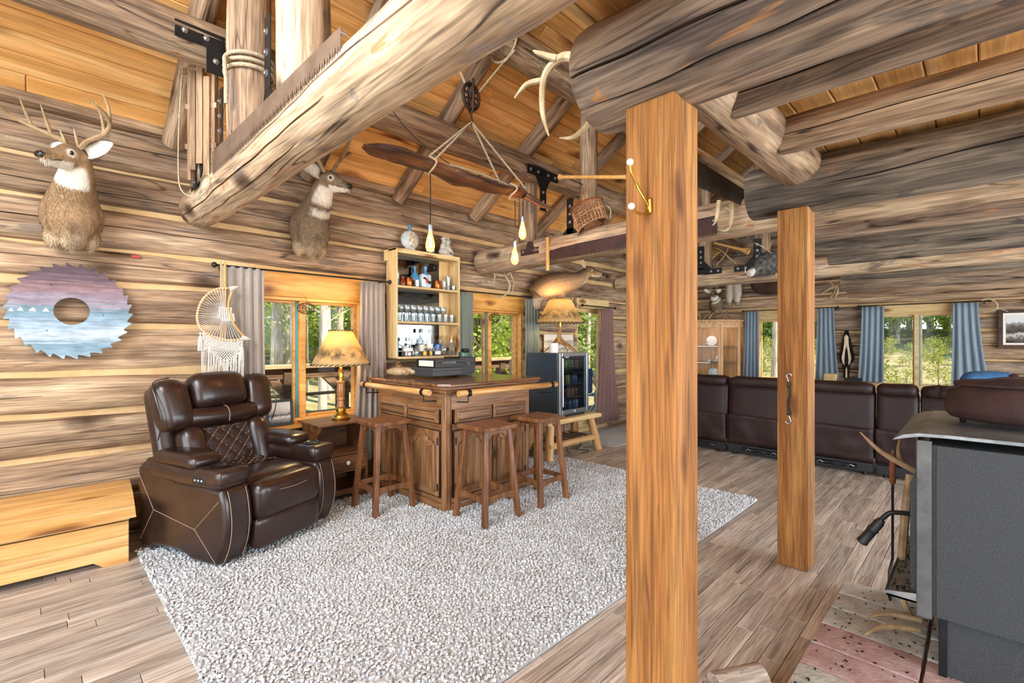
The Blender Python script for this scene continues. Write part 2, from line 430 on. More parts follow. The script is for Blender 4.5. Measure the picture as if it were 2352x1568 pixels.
XB, XF, YR, YL = -2.2, 10.0, -3.2, 4.4      # faces of the four walls
# ------------------------------------------------------------------ floor
fl = struct(B().bx((XB-.3, YR-.3, -.14), (XF+.3, YL+.3, -.016)).obj('floor', MT['black']), 'worn brown hardwood strip floor')
lens = [.42, .55, .68, .8, .95, 1.15]; wv = .083; gap = .0022
rug = (.5, 1.4, 4.5, 4.02)
pm = {}
def plank_mesh(L, w, t, ch, name):
    k = (L, w, t)
    if k not in pm:
        b = B(); x0, x1, y0, y1 = gap/2, L-gap/2, gap/2, w-gap/2
        vs = [(x0, y0, -t), (x1, y0, -t), (x1, y1, -t), (x0, y1, -t), (x0, y0, -ch), (x1, y0, -ch), (x1, y1, -ch), (x0, y1, -ch),
              (x0+ch, y0+ch, 0), (x1-ch, y0+ch, 0), (x1-ch, y1-ch, 0), (x0+ch, y1-ch, 0)]
        fs = [(0, 1, 5, 4), (1, 2, 6, 5), (2, 3, 7, 6), (3, 0, 4, 7), (4, 5, 9, 8), (5, 6, 10, 9), (6, 7, 11, 10), (7, 4, 8, 11), (8, 9, 10, 11), (3, 2, 1, 0)]
        b.add(vs, fs); pm[k] = (b, b.mesh(name))
    return pm[k]
rows = []
y = YR
rr = random.Random(3)
while y < YL-.01:
    x = XB+rr.uniform(-.5, 0)
    while x < XF:
        L = rr.choice(lens); rows.append((x, y, L)); x += L
    y += wv
FX, FY = math.cos(YAW), math.sin(YAW)
def seen(x, y, z=0):
    d = x*FX+y*FY
    if d < .4: return None
    l = x*FY-y*FX; u = 1176+1095*l/d; w = 785-1095*(z-1.4)/d
    return d if -150 < u < 2500 and -150 < w < 1640 else None
vis = []; rest = []
for x, y, L in rows:
    d = seen(x+L/2, y+wv/2)
    if d and not (rug[0] < x and x+L < rug[2] and rug[1]+.05 < y < rug[3]): vis.append((d, x, y, L))
    else: rest.append((x, y, L))
vis.sort(); rest += [q[1:] for q in vis[298:]]
for d, x, y, L in vis[:298]:
    _, me = plank_mesh(L, wv, .015, .0018, 'floor_plank'); ob = mk('floor_plank', me, MT['floor'], fl); ob.location = (x, y, rr.uniform(-.0008, .0006))
b = B()
for x, y, L in rest:
    src, _ = plank_mesh(L, wv, .015, .0018, 'floor_plank'); b.add([(p[0]+x, p[1]+y, p[2]) for p in src.v], src.f)
b.obj('floor_planks_beyond', MT['floor'], fl, kind='stuff')

# ------------------------------------------------------------------ walls of stacked logs
def wallslab(name, axis, d0, d1, a0, a1, z0, z1, holes, mat, label):
    b = B(); cuts = sorted({a0, a1, *[h[0] for h in holes], *[h[1] for h in holes]})
    for p, q in zip(cuts, cuts[1:]):
        hs = sorted([(h[2], h[3]) for h in holes if h[0] <= p+1e-6 and h[1] >= q-1e-6]); z = z0
        for u, v in hs+[(z1, z1)]:
            if u > z+1e-4:
                b.bx((p, d0, z), (q, d1, u)) if axis == 'Y' else b.bx((d0, p, z), (d1, q, u))
            z = v
    return struct(b.obj(name, mat), label)
holesL = [(1.36, 2.36, .62, 2.04), (3.70, 4.70, .62, 2.00), (5.86, 6.74, 0, 2.04)]
wl = wallslab('wall_left', 'Y', 4.45, 4.62, XB-.2, XF+.2, 0, 3.02, holesL, MT['chink'], 'long log wall with beige chinking between the logs')
seamsL = [0, .31, .62, .9, 1.19, 1.52, 1.82, 2.05, 2.35, 2.64, 2.97]
def course(par, axis, plane, a0, a1, z0, z1, holes, mats, rng, half=.155, overl=0):
    segs = [(a0, a1)]
    for h0, h1, u, v in holes:
        if min(v, z1)-max(u, z0) > .3*(z1-z0):
            ns = []
            for p, q in segs:
                if h1 <= p or h0 >= q: ns.append((p, q)); continue
                if h0 > p: ns.append((p, h0))
                if h1 < q: ns.append((h1, q))
            segs = ns
    for p, q in segs:
        if q-p < .05: continue
        g = rng.uniform(-.004, .030); r = (z1-z0-g)/2; zc = (z0+z1)/2+rng.uniform(-.008, .008); tp = rng.uniform(-.014, .014)
        off = rng.uniform(-.012, .012)
        if axis == 'Y': P, Q = (p, plane+half-.02+off, zc), (q, plane+half-.02+off, zc)
        else: P, Q = (plane+half-.02+off, p, zc), (plane+half-.02+off, q, zc)
        log('log', P, Q, r+tp, r-tp, rng.choice(mats), par, ex=3.2, ky=half/r, kz=1.0, amp=.05, n=18, checks=((rng.uniform(165, 195), .02, .12, rng.uniform(-.2, .8), rng.uniform(1.5, q-p)),) if q-p > 2 else ())
rg = random.Random(5)
for z0, z1 in zip(seamsL, seamsL[1:]):
    if z0 < 2: course(wl, 'Y', YL, XB, 3.0 if z0 > 2 else XF, z0, z1, holesL, ['log_wall'], rg)
    else: course(wl, 'Y', YL, XB, XF, z0, z1, holesL, ['log_wall', 'log'], rg)

holesF = [(.2, 1.26, .62, 2.0), (2.02, 3.12, .62, 2.0)]
wf = wallslab('wall_far', 'X', 10.05, 10.22, YR-.2, YL+.2, 0, 2.7, holesF, MT['chink'], 'far log end wall with two curtained windows')
b = B(); b.prism([(YR, 2.7), (YL+.2, 2.7), (.6, 5.6)], 10.05, 10.22, lambda a, c, d: (d, a, c)); b.obj('gable_backing', MT['log_grey'], wf)
zz = [i*.225 for i in range(25)]
for z0, z1 in zip(zz, zz[1:]):
    a1 = YL if z0 < 2.7 else YL-(z1-2.75)/.667; a0 = YR if z0 < 2.7 else .6-(a1-.6)
    if a1-a0 < .6: break
    course(wf, 'X', XF, a0, a1, z0, z1, holesF, ['log_grey', 'log_wall', 'log_grey'], rg, half=.13)
# unseen walls behind and beside the camera; openings invented for the fill lights
wb = wallslab('wall_back', 'X', -2.26, -2.12, YR-.2, YL+.2, 0, 5.6, [(-1.95, 3.75, .22, 2.48), (-1.15, 2.35, 2.9, 4.8)], MT['log_grey'], 'log wall behind the camera with wide window openings')
wr = wallslab('wall_right', 'Y', -3.26, -3.12, XB-.2, XF+.2, 0, 3.1, [(-.6, 8.6, .32, 2.38)], MT['log_grey'], 'log wall with a long window band to the right')

# ------------------------------------------------------------------ roof of pine boards on rafters and purlins
SL = .667; ang = math.atan(SL); cs, sn = math.cos(ang), math.sin(ang)
Z0 = 2.95
def roofz(y): return Z0+(YL-y)*SL
b = B()
for o_, t_ in ((.03, .12),):
    b.prism([(YL+.45, roofz(YL+.45)+o_), (.6, roofz(.6)+o_), (YR-.45, roofz(YL+.45)+o_), (YR-.45, roofz(YL+.45)+o_+t_), (.6, roofz(.6)+o_+t_), (YL+.45, roofz(YL+.45)+o_+t_)], XB-.3, XF+.4, lambda a, c, d: (d, a, c))
cl = struct(b.obj('ceiling', MT['pine']), 'sloped ceiling of orange pine boards')
rs = random.Random(11); bw = .136; s = -.08; bl = [2.4, 3.0, 3.6, 4.2]
gap = .003
rot = Mx.Rotation(-ang, 3, 'X')
while s < (YL-.6)/cs:
    x = XB-rs.uniform(0, 2.5)
    while x < XF:
        L = rs.choice(bl); _, me = plank_mesh(L, bw, .02, .005, 'ceiling_board')
        if x+L > XB:
            # board face looks down into the room
            ob = mk('ceiling_board', me, MT['pine'], cl)
            yy = YL-s*cs; z_ = Z0+s*sn
            ob.matrix_local = frame((1, 0, 0), (0, -cs, sn), (0, -sn, -cs), (x, yy, z_))
        x += L
    s += bw
for i, x in enumerate((-1.4, -.42, .78, 1.8, 2.74, 3.8, 4.92, 5.95, 7.0, 8.0, 9.0)):
    y0, y1 = 4.38, .75; r = .088 if i % 2 else .08; dz = -.06
    q0 = roofz(y0)-.05*cs; q1 = roofz(y1)-.05*cs
    log('rafter', (x, y0, roofz(y0)-.055), (x+rs.uniform(-.04, .04), y1, roofz(y1)-.055), r, r*.92, 'log', cl, amp=.05)
# strip where the boards meet the wall
b = B().bx((XB, 4.33, 2.93), (XF, 4.46, 3.0)); b.obj('plate_board', MT['log_wall'], cl, bev=.02)

# ------------------------------------------------------------------ loft floor over the camera side
LZ = 2.56
b = B().bx((XB, YR, LZ+.021), (XF, .98, LZ+.09)); lf = struct(b.obj('ceiling_loft', MT['black']), 'underside of the loft floor in wide orange boards')
y = 1.0
while y > YR:
    x = XB-rs.uniform(0, 2)
    while x < XF:
        L = rs.choice(bl); _, me = plank_mesh(L, .165, .02, .006, 'loft_board')
        ob = mk('loft_board', me, MT['pine'], lf); ob.matrix_local = frame((1, 0, 0), (0, -1, 0), (0, 0, -1), (x, y, LZ))
        x += L
    y -= .165
B().bx((XB, 1.0, LZ-.01), (XF, 1.03, LZ+.13)).obj('loft_edge_board', MT['pine_pale'], lf, bev=.004)

# ------------------------------------------------------------------ tie beams, posts, purlins, joists
def beam(name, label, p0, p1, r0, r1=None, mat='log', group=None, cat='beam', **k):
    LS[0] += 1
    bb = logmesh((V(p1)-V(p0)).length, r0, r1, seed=LS[0], **k); ob = mk(name, bb.mesh(name, True), MT[mat])
    ob.matrix_local = along(p0, p1); return tag(ob, label, cat, group)
TA, TB, TC = .955, 3.93, 7.05
beam('tie_beam', 'thick pale log tie beam crossing the upper left with a long saw on it', (TA, 4.47, 2.45), (TA-.01, -3.1, 2.41), .14, .148, 'log_tie', amp=.05, n=40, step=.04, checks=((205, .05, .3, .05, 2.6), (182, .04, .2, 1.5, 3.7), (238, .03, .25, .3, 2.2)))
beam('tie_beam', 'log tie beam with round end above the second window and a two man saw on it', (TB, 4.36, 2.37), (TB-.02, -3.1, 2.35), .15, .14, 'log_tie', n=18)
beam('tie_beam', 'farthest log tie beam with black corner brackets', (TC, 4.4, 2.36), (TC, -3.1, 2.34), .135, .13, 'log_tie', n=16)
P1Y, P1Z, P2Y, P2Z = 3.5, 3.27, 2.78, 3.86
beam('purlin', 'lower grey roof purlin running along the ceiling boards', (XB, P1Y, P1Z), (XF, P1Y, P1Z), .135, .125, 'log', n=16)
beam('purlin', 'upper grey roof purlin that carries the rope loop', (XB, P2Y, P2Z-.02), (XF, P2Y, P2Z-.02), .14, .13, 'log', n=16)
def tpost(label, x, y, z0, z1, r, mat='log_tie'): return beam('truss_post', label, (x, y, z0), (x+.01, y, z1), r, r*.95, mat, cat='post', n=14)
tpost('upright truss log wrapped with a pale rope', TA, 3.2, 2.57, 3.75, .125, 'log')
tpost('orange upright truss log right of the rope wrapped one', TA, 2.38, 2.6, 4.25, .13, 'log_tie')
tpost('short truss post under the lower purlin beside the hanging bulbs', TB, 3.62, 2.5, 3.16, .105, 'log')
tpost('slim truss post behind the woven basket', TB+.03, 2.83, 2.5, 3.73, .09, 'log')
tpost('left truss post on the farthest tie beam', TC, 2.93, 2.47, 3.7, .1, 'log')
tpost('right truss post on the farthest tie beam', TC, 2.14, 2.46, 4.3, .1, 'log')
beam('post_beam', 'massive weathered log beam resting on the nearest square post', (1.47, .99, 2.325), (1.47, -3.1, 2.345), .18, .185, 'log_dark', n=40, step=.04, amp=.045, checks=((196, .06, .25, -.5, 4.5), (164, .03, .2, .4, 3), (230, .025, .2, -.1, 1.6)))
beam('post_beam', 'dark charred log beam resting on the farther square post', (3.42, 1.10, 2.375), (3.40, -3.1, 2.375), .168, .175, 'log_char', n=36, step=.05, amp=.045, checks=((190, .03, .3, .4, 3),))
beam('girder', 'short log girder between the two post beams under the joist ends', (1.5, .80, 2.445), (3.62, .80, 2.475), .118, .125, 'log', n=18)
JX = [(2.07, .74, 2.43, .095, 'log_dark'), (2.68, .72, 2.425, .09, 'log'), (4.72, 1.1, 2.37, .12, 'log_dark'), (5.42, 1.15, 2.37, .12, 'log_char'), (6.2, 1.2, 2.36, .12, 'log_char'), (7.8, 1.35, 2.33, .115, 'log_char'),
      (8.6, 1.5, 2.27, .12, 'log_dark'), (9.35, 1.55, 2.22, .12, 'log')]
for i, (x, ye, z, r, mt) in enumerate(JX):
    lab = ('grey cracked loft joist nearest behind the massive beam', 'brown knotty loft joist next to the dark charred beam')[i] if i < 2 else 'peeled log loft joist, %s beyond the second post' % ('', '', 'first', 'second', 'third', 'fourth', 'fifth', 'sixth')[i]
    beam('loft_joist', lab, (x, ye, z), (x+rs.uniform(-.05, .05), -3.1, z+.01), r, r*1.04, mt, 'loft joists beyond the posts' if i > 1 else None, cat='joist', n=28 if i < 2 else 20, step=.06, checks=((200, .03, .3, -.4, 4),) if i < 2 else ())
def sqpost(label, x0, y0, w, h):
    b = B(); k = 8
    b.bx((-w/2, -w/2, 0), (w/2, w/2, h)); o = b.obj('support_post', MT['post'], bev=.008); o.location = (x0+w/2, y0+w/2, 0)
    return tag(o, label, 'post')
sqpost('large square sawn timber post in the foreground', 1.385, .668, .172, 2.17)
sqpost('square sawn timber post with a black bungee cord, by the sofa', 3.315, .75, .17, 2.225)

# ------------------------------------------------------------------ windows and glazed door
def window(n, axis, plane, a0, a1, z0, z1, hz, label, mf='pine_frame', split=.5, sill=True, reveal=.2, thin='#5d7f84', kb=.045):
    T = (lambda a, d, z: (a, plane+d, z)) if axis == 'Y' else (lambda a, d, z: (plane+d, a, z))
    def bx(b, a, c, d0, d1, u, v):
        p, q = T(a, d0, u), T(c, d1, v); return b.bx([min(i, j) for i, j in zip(p, q)], [max(i, j) for i, j in zip(p, q)])
    r0 = .02; rv = reveal; k = kb
    b = B(); bx(b, a0, a0+k, r0, rv, z0, z1); bx(b, a1-k, a1, r0, rv, z0, z1); bx(b, a0+k, a1-k, r0, rv, hz-.03, hz); bx(b, a0+k, a1-k, r0, rv, z0, z0+k)
    w = struct(b.obj('window_%d' % n, MT[mf], bev=.004), label)
    hb = bx(B(), a0, a1, -.005, .03, hz, z1).obj('header_board', MT[mf], w, bev=.004)
    if sill: bx(B(), a0-.03, a1+.03, -.05, .12, z0-.035, z0).obj('window_sill', MT[mf], w, bev=.006)
    m = a0+k+(a1-a0-2*k)*split; hb2 = hz-.03
    bx(B(), m-.028, m+.028, r0+.02, rv-.05, z0+k, hb2).obj('mullion', MT[mf], w, bev=.004)
    bx(B(), m-.045, m-.028, .08, .12, z0+k, hb2).obj('sash_edge', MT['teal'], w, bev=.002)
    for p, q in ((a0+k, m-.045), (m+.028, a1-k)):
        fr = B(); e = .022
        bx(fr, p, p+e, .09, .125, z0+k, hb2); bx(fr, q-e, q, .09, .125, z0+k, hb2); bx(fr, p+e, q-e, .09, .125, z0+k, z0+k+e); bx(fr, p+e, q-e, .09, .125, hb2-e, hb2)
        s_ = fr.obj('sash', MT[mf], w, bev=.003)
        bx(B(), p+e, q-e, .104, .11, z0+k+e, hb2-e).obj('pane', MT['glass'], s_)
    return w
MT['teal'] = plain('teal_sash_strip', '#4f9aa6', .4)
window(1, 'Y', YL, 1.36, 2.36, .66, 2.04, 1.80, 'orange pine sliding window beside the recliner', split=.40)
window(2, 'Y', YL, 3.70, 4.70, .66, 2.0, 1.80, 'sliding pine window between green curtains behind the bar', split=.40)
window(3, 'X', XF, .2, 1.26, .66, 2.0, 1.86, 'far window between blue curtains looking onto the clearing', mf='pine_paleY', split=.52, kb=.03)
window(4, 'X', XF, 2.02, 3.12, .66, 2.0, 1.83, 'far window beside the display cabinet, half hidden by a post', mf='pine_paleY', split=.5, kb=.03)
b = B(); b.bx((5.86, 4.42, 0), (5.93, 4.6, 2.0)); b.bx((6.67, 4.42, 0), (6.74, 4.6, 2.0)); b.bx((5.93, 4.42, 1.92), (6.67, 4.6, 2.0)); b.bx((5.93, 4.42, 0), (6.67, 4.6, .05))
dr = struct(b.obj('door_1', MT['pine_pale'], bev=.004), 'glazed patio door at the end of the log wall')
B().bx((5.86, 4.39, 1.92), (6.74, 4.44, 2.07)).obj('door_header', MT['pine_pale'], dr, bev=.004)
b = B(); b.bx((5.93, 4.5, .05), (6.0, 4.54, 1.92)); b.bx((6.6, 4.5, .05), (6.67, 4.54, 1.92)); b.bx((6.0, 4.5, .05), (6.6, 4.54, .14)); b.bx((6.0, 4.5, 1.86), (6.6, 4.54, 1.92))
dl = b.obj('door_leaf', MT['pine_pale'], dr, bev=.003)
B().bx((6.0, 4.515, .14), (6.6, 4.522, 1.86)).obj('pane', MT['glass'], dl)

# ------------------------------------------------------------------ curtains and rods
def curtain(label, axis, plane, a0, a1, z0, z1, folds, mat, flare=(0, 0), amp=.03, group=None, hem=0):
    T = (lambda a, d, z: (a, plane-d, z)) if axis == 'Y' else (lambda a, d, z: (plane-d, a, z))
    nu, nv = folds*8, 14; vs = []; fs = []; sd = random.random()*50
    for j in range(nv+1):
        t = j/nv; z = z1-(z1-z0)*t
        lo = a0+flare[0]*t**1.6; hi = a1+flare[1]*t**1.6
        for i in range(nu+1):
            u = i/nu; ph = 2*PI*folds*u+.9*noise.noise(V((u*4, t*1.2, sd)))*min(1, t*2)
            A = amp*(.45+.75*min(1, t*1.5))*(.7+.5*noise.noise(V((u*5, sd, 0))))
            vs.append(T(lo+(hi-lo)*u+.25*A*math.cos(ph*2), A*math.sin(ph), z))
    for j in range(nv):
        for i in range(nu): a = j*(nu+1)+i; fs.append((a, a+1, a+nu+2, a+nu+1))
    b = B().add(vs, fs); c0 = T((a0+a1)/2, 0, z0)
    ob = b.obj('curtain', MT[mat], None, True, o=c0); ob.location = c0
    s_ = ob.modifiers.new('thick', 'SOLIDIFY'); s_.thickness = .004
    return tag(ob, label, 'curtain', group)
def fabric(name, c, c2, sc=160, sheen=.3):
    n = N(name, .9, 0, .1); n.coords(False); z = n.noise((sc, sc, sc), 3, .6); z2 = n.noise((2, 2, 1), 3)
    r = n.ramp(z, 0, [(.3, lin(c2)), (.7, lin(c))]); r2 = n.ramp(z2, 0, [(.3, gray(.85)), (.7, gray(1))])
    n.col(n.mix((r, 0), (r2, 0), .6, 'MULTIPLY')); n.bump((z, 0), .3, .002); n.b.inputs['Sheen Weight'].default_value = sheen; return n.m
MT['cur_grey'] = fabric('grey_beige_curtain', '#b3a69a', '#978b82')
MT['cur_green'] = fabric('grey_green_curtain', '#8d9488', '#6f786e')
MT['cur_brown'] = fabric('mauve_brown_curtain', '#94736c', '#725650')
MT['cur_blue'] = fabric('slate_blue_curtain', '#93a3af', '#768895')
curtain('grey beige curtain left of the window by the recliner', 'Y', 4.27, 1.07, 1.38, .25, 2.0, 5, 'cur_grey', (-.02, .02))
curtain('grey beige curtain right of the window, behind the lamp shade', 'Y', 4.27, 2.25, 2.51, .25, 1.98, 5, 'cur_grey', (-.1, .06))
curtain('grey green curtain left of the second window, next to the bottle shelf', 'Y', 4.27, 3.45, 3.68, .25, 1.97, 4, 'cur_green', (-.02, .0))
curtain('grey green curtain right of the second window', 'Y', 4.27, 4.58, 4.86, .25, 1.96, 5, 'cur_green', (-.04, .03))
curtain('mauve brown curtain gathered beside the glazed door', 'Y', 4.24, 6.3, 6.62, .12, 1.92, 5, 'cur_brown', (-.18, .2), .035)
curtain('blue curtain between the display cabinet and the far window', 'X', 9.86, 3.06, 3.30, .3, 1.98, 4, 'cur_blue', (-.03, .06))
curtain('blue curtain at the right edge of the square timber post', 'X', 9.86, 1.83, 2.08, .3, 1.99, 4, 'cur_blue', (-.12, .05))
curtain('blue curtain just right of the skunk pelt', 'X', 9.86, 1.14, 1.44, .3, 1.98, 4, 'cur_blue', (0, .08))
curtain('blue curtain next to the framed painting', 'X', 9.86, .03, .31, .3, 1.98, 4, 'cur_blue', (-.2, .02))
def rod(label, axis, plane, a0, a1, z):
    T = (lambda a, d, z: (a, plane-d, z)) if axis == 'Y' else (lambda a, d, z: (plane-d, a, z))
    t = thing('curtain_rod', label, 'curtain rod', T((a0+a1)/2, 0, z), w=True)
    B().tube([T(a0, 0, z), T(a1, 0, z)], .008, 8).obj('pole', MT['black'], t, True)
    for a in (a0, a1):
        B().ell(T(a, 0, z), (.022, .022, .022), 10).obj('finial', MT['black'], t, True)
    for a in (a0+.06, a1-.06):
        B().tube([T(a, 0, z), T(a, -.1, z), T(a, -.1, z-.03)], .006, 6).obj('rod_bracket', MT['black'], t, True)
rod('black curtain rod above the window by the recliner', 'Y', 4.27, 1.02, 2.57, 2.0)
rod('black curtain rod above the window behind the bar', 'Y', 4.27, 3.43, 4.9, 1.985)
rod('black curtain rod by the glazed door', 'Y', 4.24, 5.8, 6.68, 1.94)
rod('black curtain rod of the far window next to the painting', 'X', 9.86, -.09, 1.48, 1.995)
rod('black curtain rod of the far window beside the cabinet', 'X', 9.86, 1.78, 3.34, 1.995)
# ------------------------------------------------------------------ shag rug
def make_rug():
    t = thing('shag_rug', 'large pale grey shag rug under the bar and recliner', 'rug', (rug[0], rug[1], 0))
    L, D = rug[2]-rug[0], rug[3]-rug[1]
    b = B(); b.rbox((L/2, D/2, .008), (L, D, .016), .007, 4); b.obj('rug_backing', MT['rugbase'], t)
    r = random.Random(21); vs = []; fs = []; s = .0168
    nx, ny = int(L/s), int(D/s)
    for i in range(nx):
        for j in range(ny):
            x = (i+.5+r.uniform(-.5, .5))*s; y = (j+.5+r.uniform(-.5, .5))*s
            wx, wy = x+rug[0], y+rug[1]
            if 2.42 < wx < 3.32 and 3.14 < wy < 4.05: continue
            cl_ = noise.noise(V((wx*2.2, wy*2.2, 0)))*3+noise.noise(V((wx*9, wy*9, 4)))*2.5
            a = cl_*PI*.5+r.uniform(-1.0, 1.0); h = r.uniform(.022, .034); ln = r.uniform(.008, .022); w = r.uniform(.0058, .0085)
            dx, dy = math.cos(a), math.sin(a); o = len(vs)
            px_, py_ = -dy*w, dx*w
            vs += [(x-px_, y-py_, .012), (x+px_, y+py_, .012), (x-dx*w, y-dy*w, .012),
                   (x+dx*ln*.45-px_, y+dy*ln*.45-py_, h*.8), (x+dx*ln*.45+px_, y+dy*ln*.45+py_, h*.8), (x+dx*ln*.3-dx*w, y+dy*ln*.3-dy*w, h*.95),
                   (x+dx*ln*1.1, y+dy*ln*1.1, h*.72)]
            fs += [(o, o+1, o+4, o+3), (o+1, o+2, o+5, o+4), (o+2, o, o+3, o+5), (o+3, o+4, o+6), (o+4, o+5, o+6), (o+5, o+3, o+6)]
    B().add(vs, fs).obj('shag_pile', MT['rugpile'], t, True, kind='stuff')
n = N('shag_pile', .95, 0, .05); n.coords(); z = n.noise((3, 3, 3), 4)
mr = n.ramp(n.rnd, 0, [(0, lin('#b3b4b5')), (.5, lin('#cbcccd')), (1, lin('#dfe0e0'))]); n.col((mr, 0)); MT['rugpile'] = n.m
MT['rugbase'] = plain('rug_backing', '#b4b4b4', .95)
make_rug()

# ------------------------------------------------------------------ cedar chest
def make_chest():
    t = thing('blanket_chest', 'low orange pine chest with a domed plank lid at the left edge', 'chest', (-.35, 4.13, 0), R(-2.5))
    L, D = 1.62, .46
    # local x along the wall, front at -y
    for i, (z0, z1) in enumerate(((.035, .105), (.105, .175), (.175, .262))):
        if i == 0:
            poly = [(-L/2, 0), (-L/2+.12, 0), (-L/2+.17, .04), (L/2-.17, .04), (L/2-.12, 0), (L/2, 0), (L/2, z1-.001), (-L/2, z1-.001)]
            B().prism(poly, -D/2, -D/2+.022, lambda a, c, d: (a, d, c)).obj('front_plank', MT['chest'], t, bev=.002)
        else: B().bx((-L/2, -D/2, z0), (L/2, -D/2+.022, z1-.001)).obj('front_plank', MT['chest'], t, bev=.002)
    for s_ in (-1, 1): B().bx((s_*L/2-(.022 if s_ > 0 else 0), -D/2+.022, 0), (s_*L/2+(.022 if s_ < 0 else 0), D/2, .262)).obj('end_panel', MT['chest'], t, bev=.002)
    B().bx((-L/2+.022, D/2-.02, .03), (L/2-.022, D/2, .262)).obj('back_panel', MT['chest'], t)
    B().bx((-L/2+.02, -D/2+.022, .04), (L/2-.02, D/2-.02, .06)).obj('bottom_board', MT['chest'], t)
    B().bx((-L/2-.004, -D/2+.002, .268), (L/2+.004, D/2, .292)).obj('lid_rail', MT['chest'], t, bev=.002)
    # domed lid of planks
    pr = [(-D/2-.03, .295), (-.16, .35), (-.05, .395), (.07, .42), (.17, .428), (D/2, .425)]
    for (y0, z0), (y1, z1) in zip(pr, pr[1:]):
        B().prism([(y0, z0), (y1-.001, z1), (y1-.001, z1-.03), (y0, z0-.02 if y0 > -D/2 else .283)], -L/2-.035, L/2+.035, lambda a, c, d: (d, a, c)).obj('lid_plank', MT['chest'], t, bev=.002)
    for s_ in (-1, 1):
        B().prism([(-D/2, .29), (-.16, .325), (-.05, .37), (.07, .395), (D/2, .4), (D/2, .29)], s_*L/2-.01, s_*L/2+.01, lambda a, c, d: (d, a, c)).obj('lid_end', MT['chest'], t)
    B().bx((-.02, -D/2-.012, .252), (.02, -D/2, .285)).obj('clasp', MT['steel'], t, bev=.003)
make_chest()

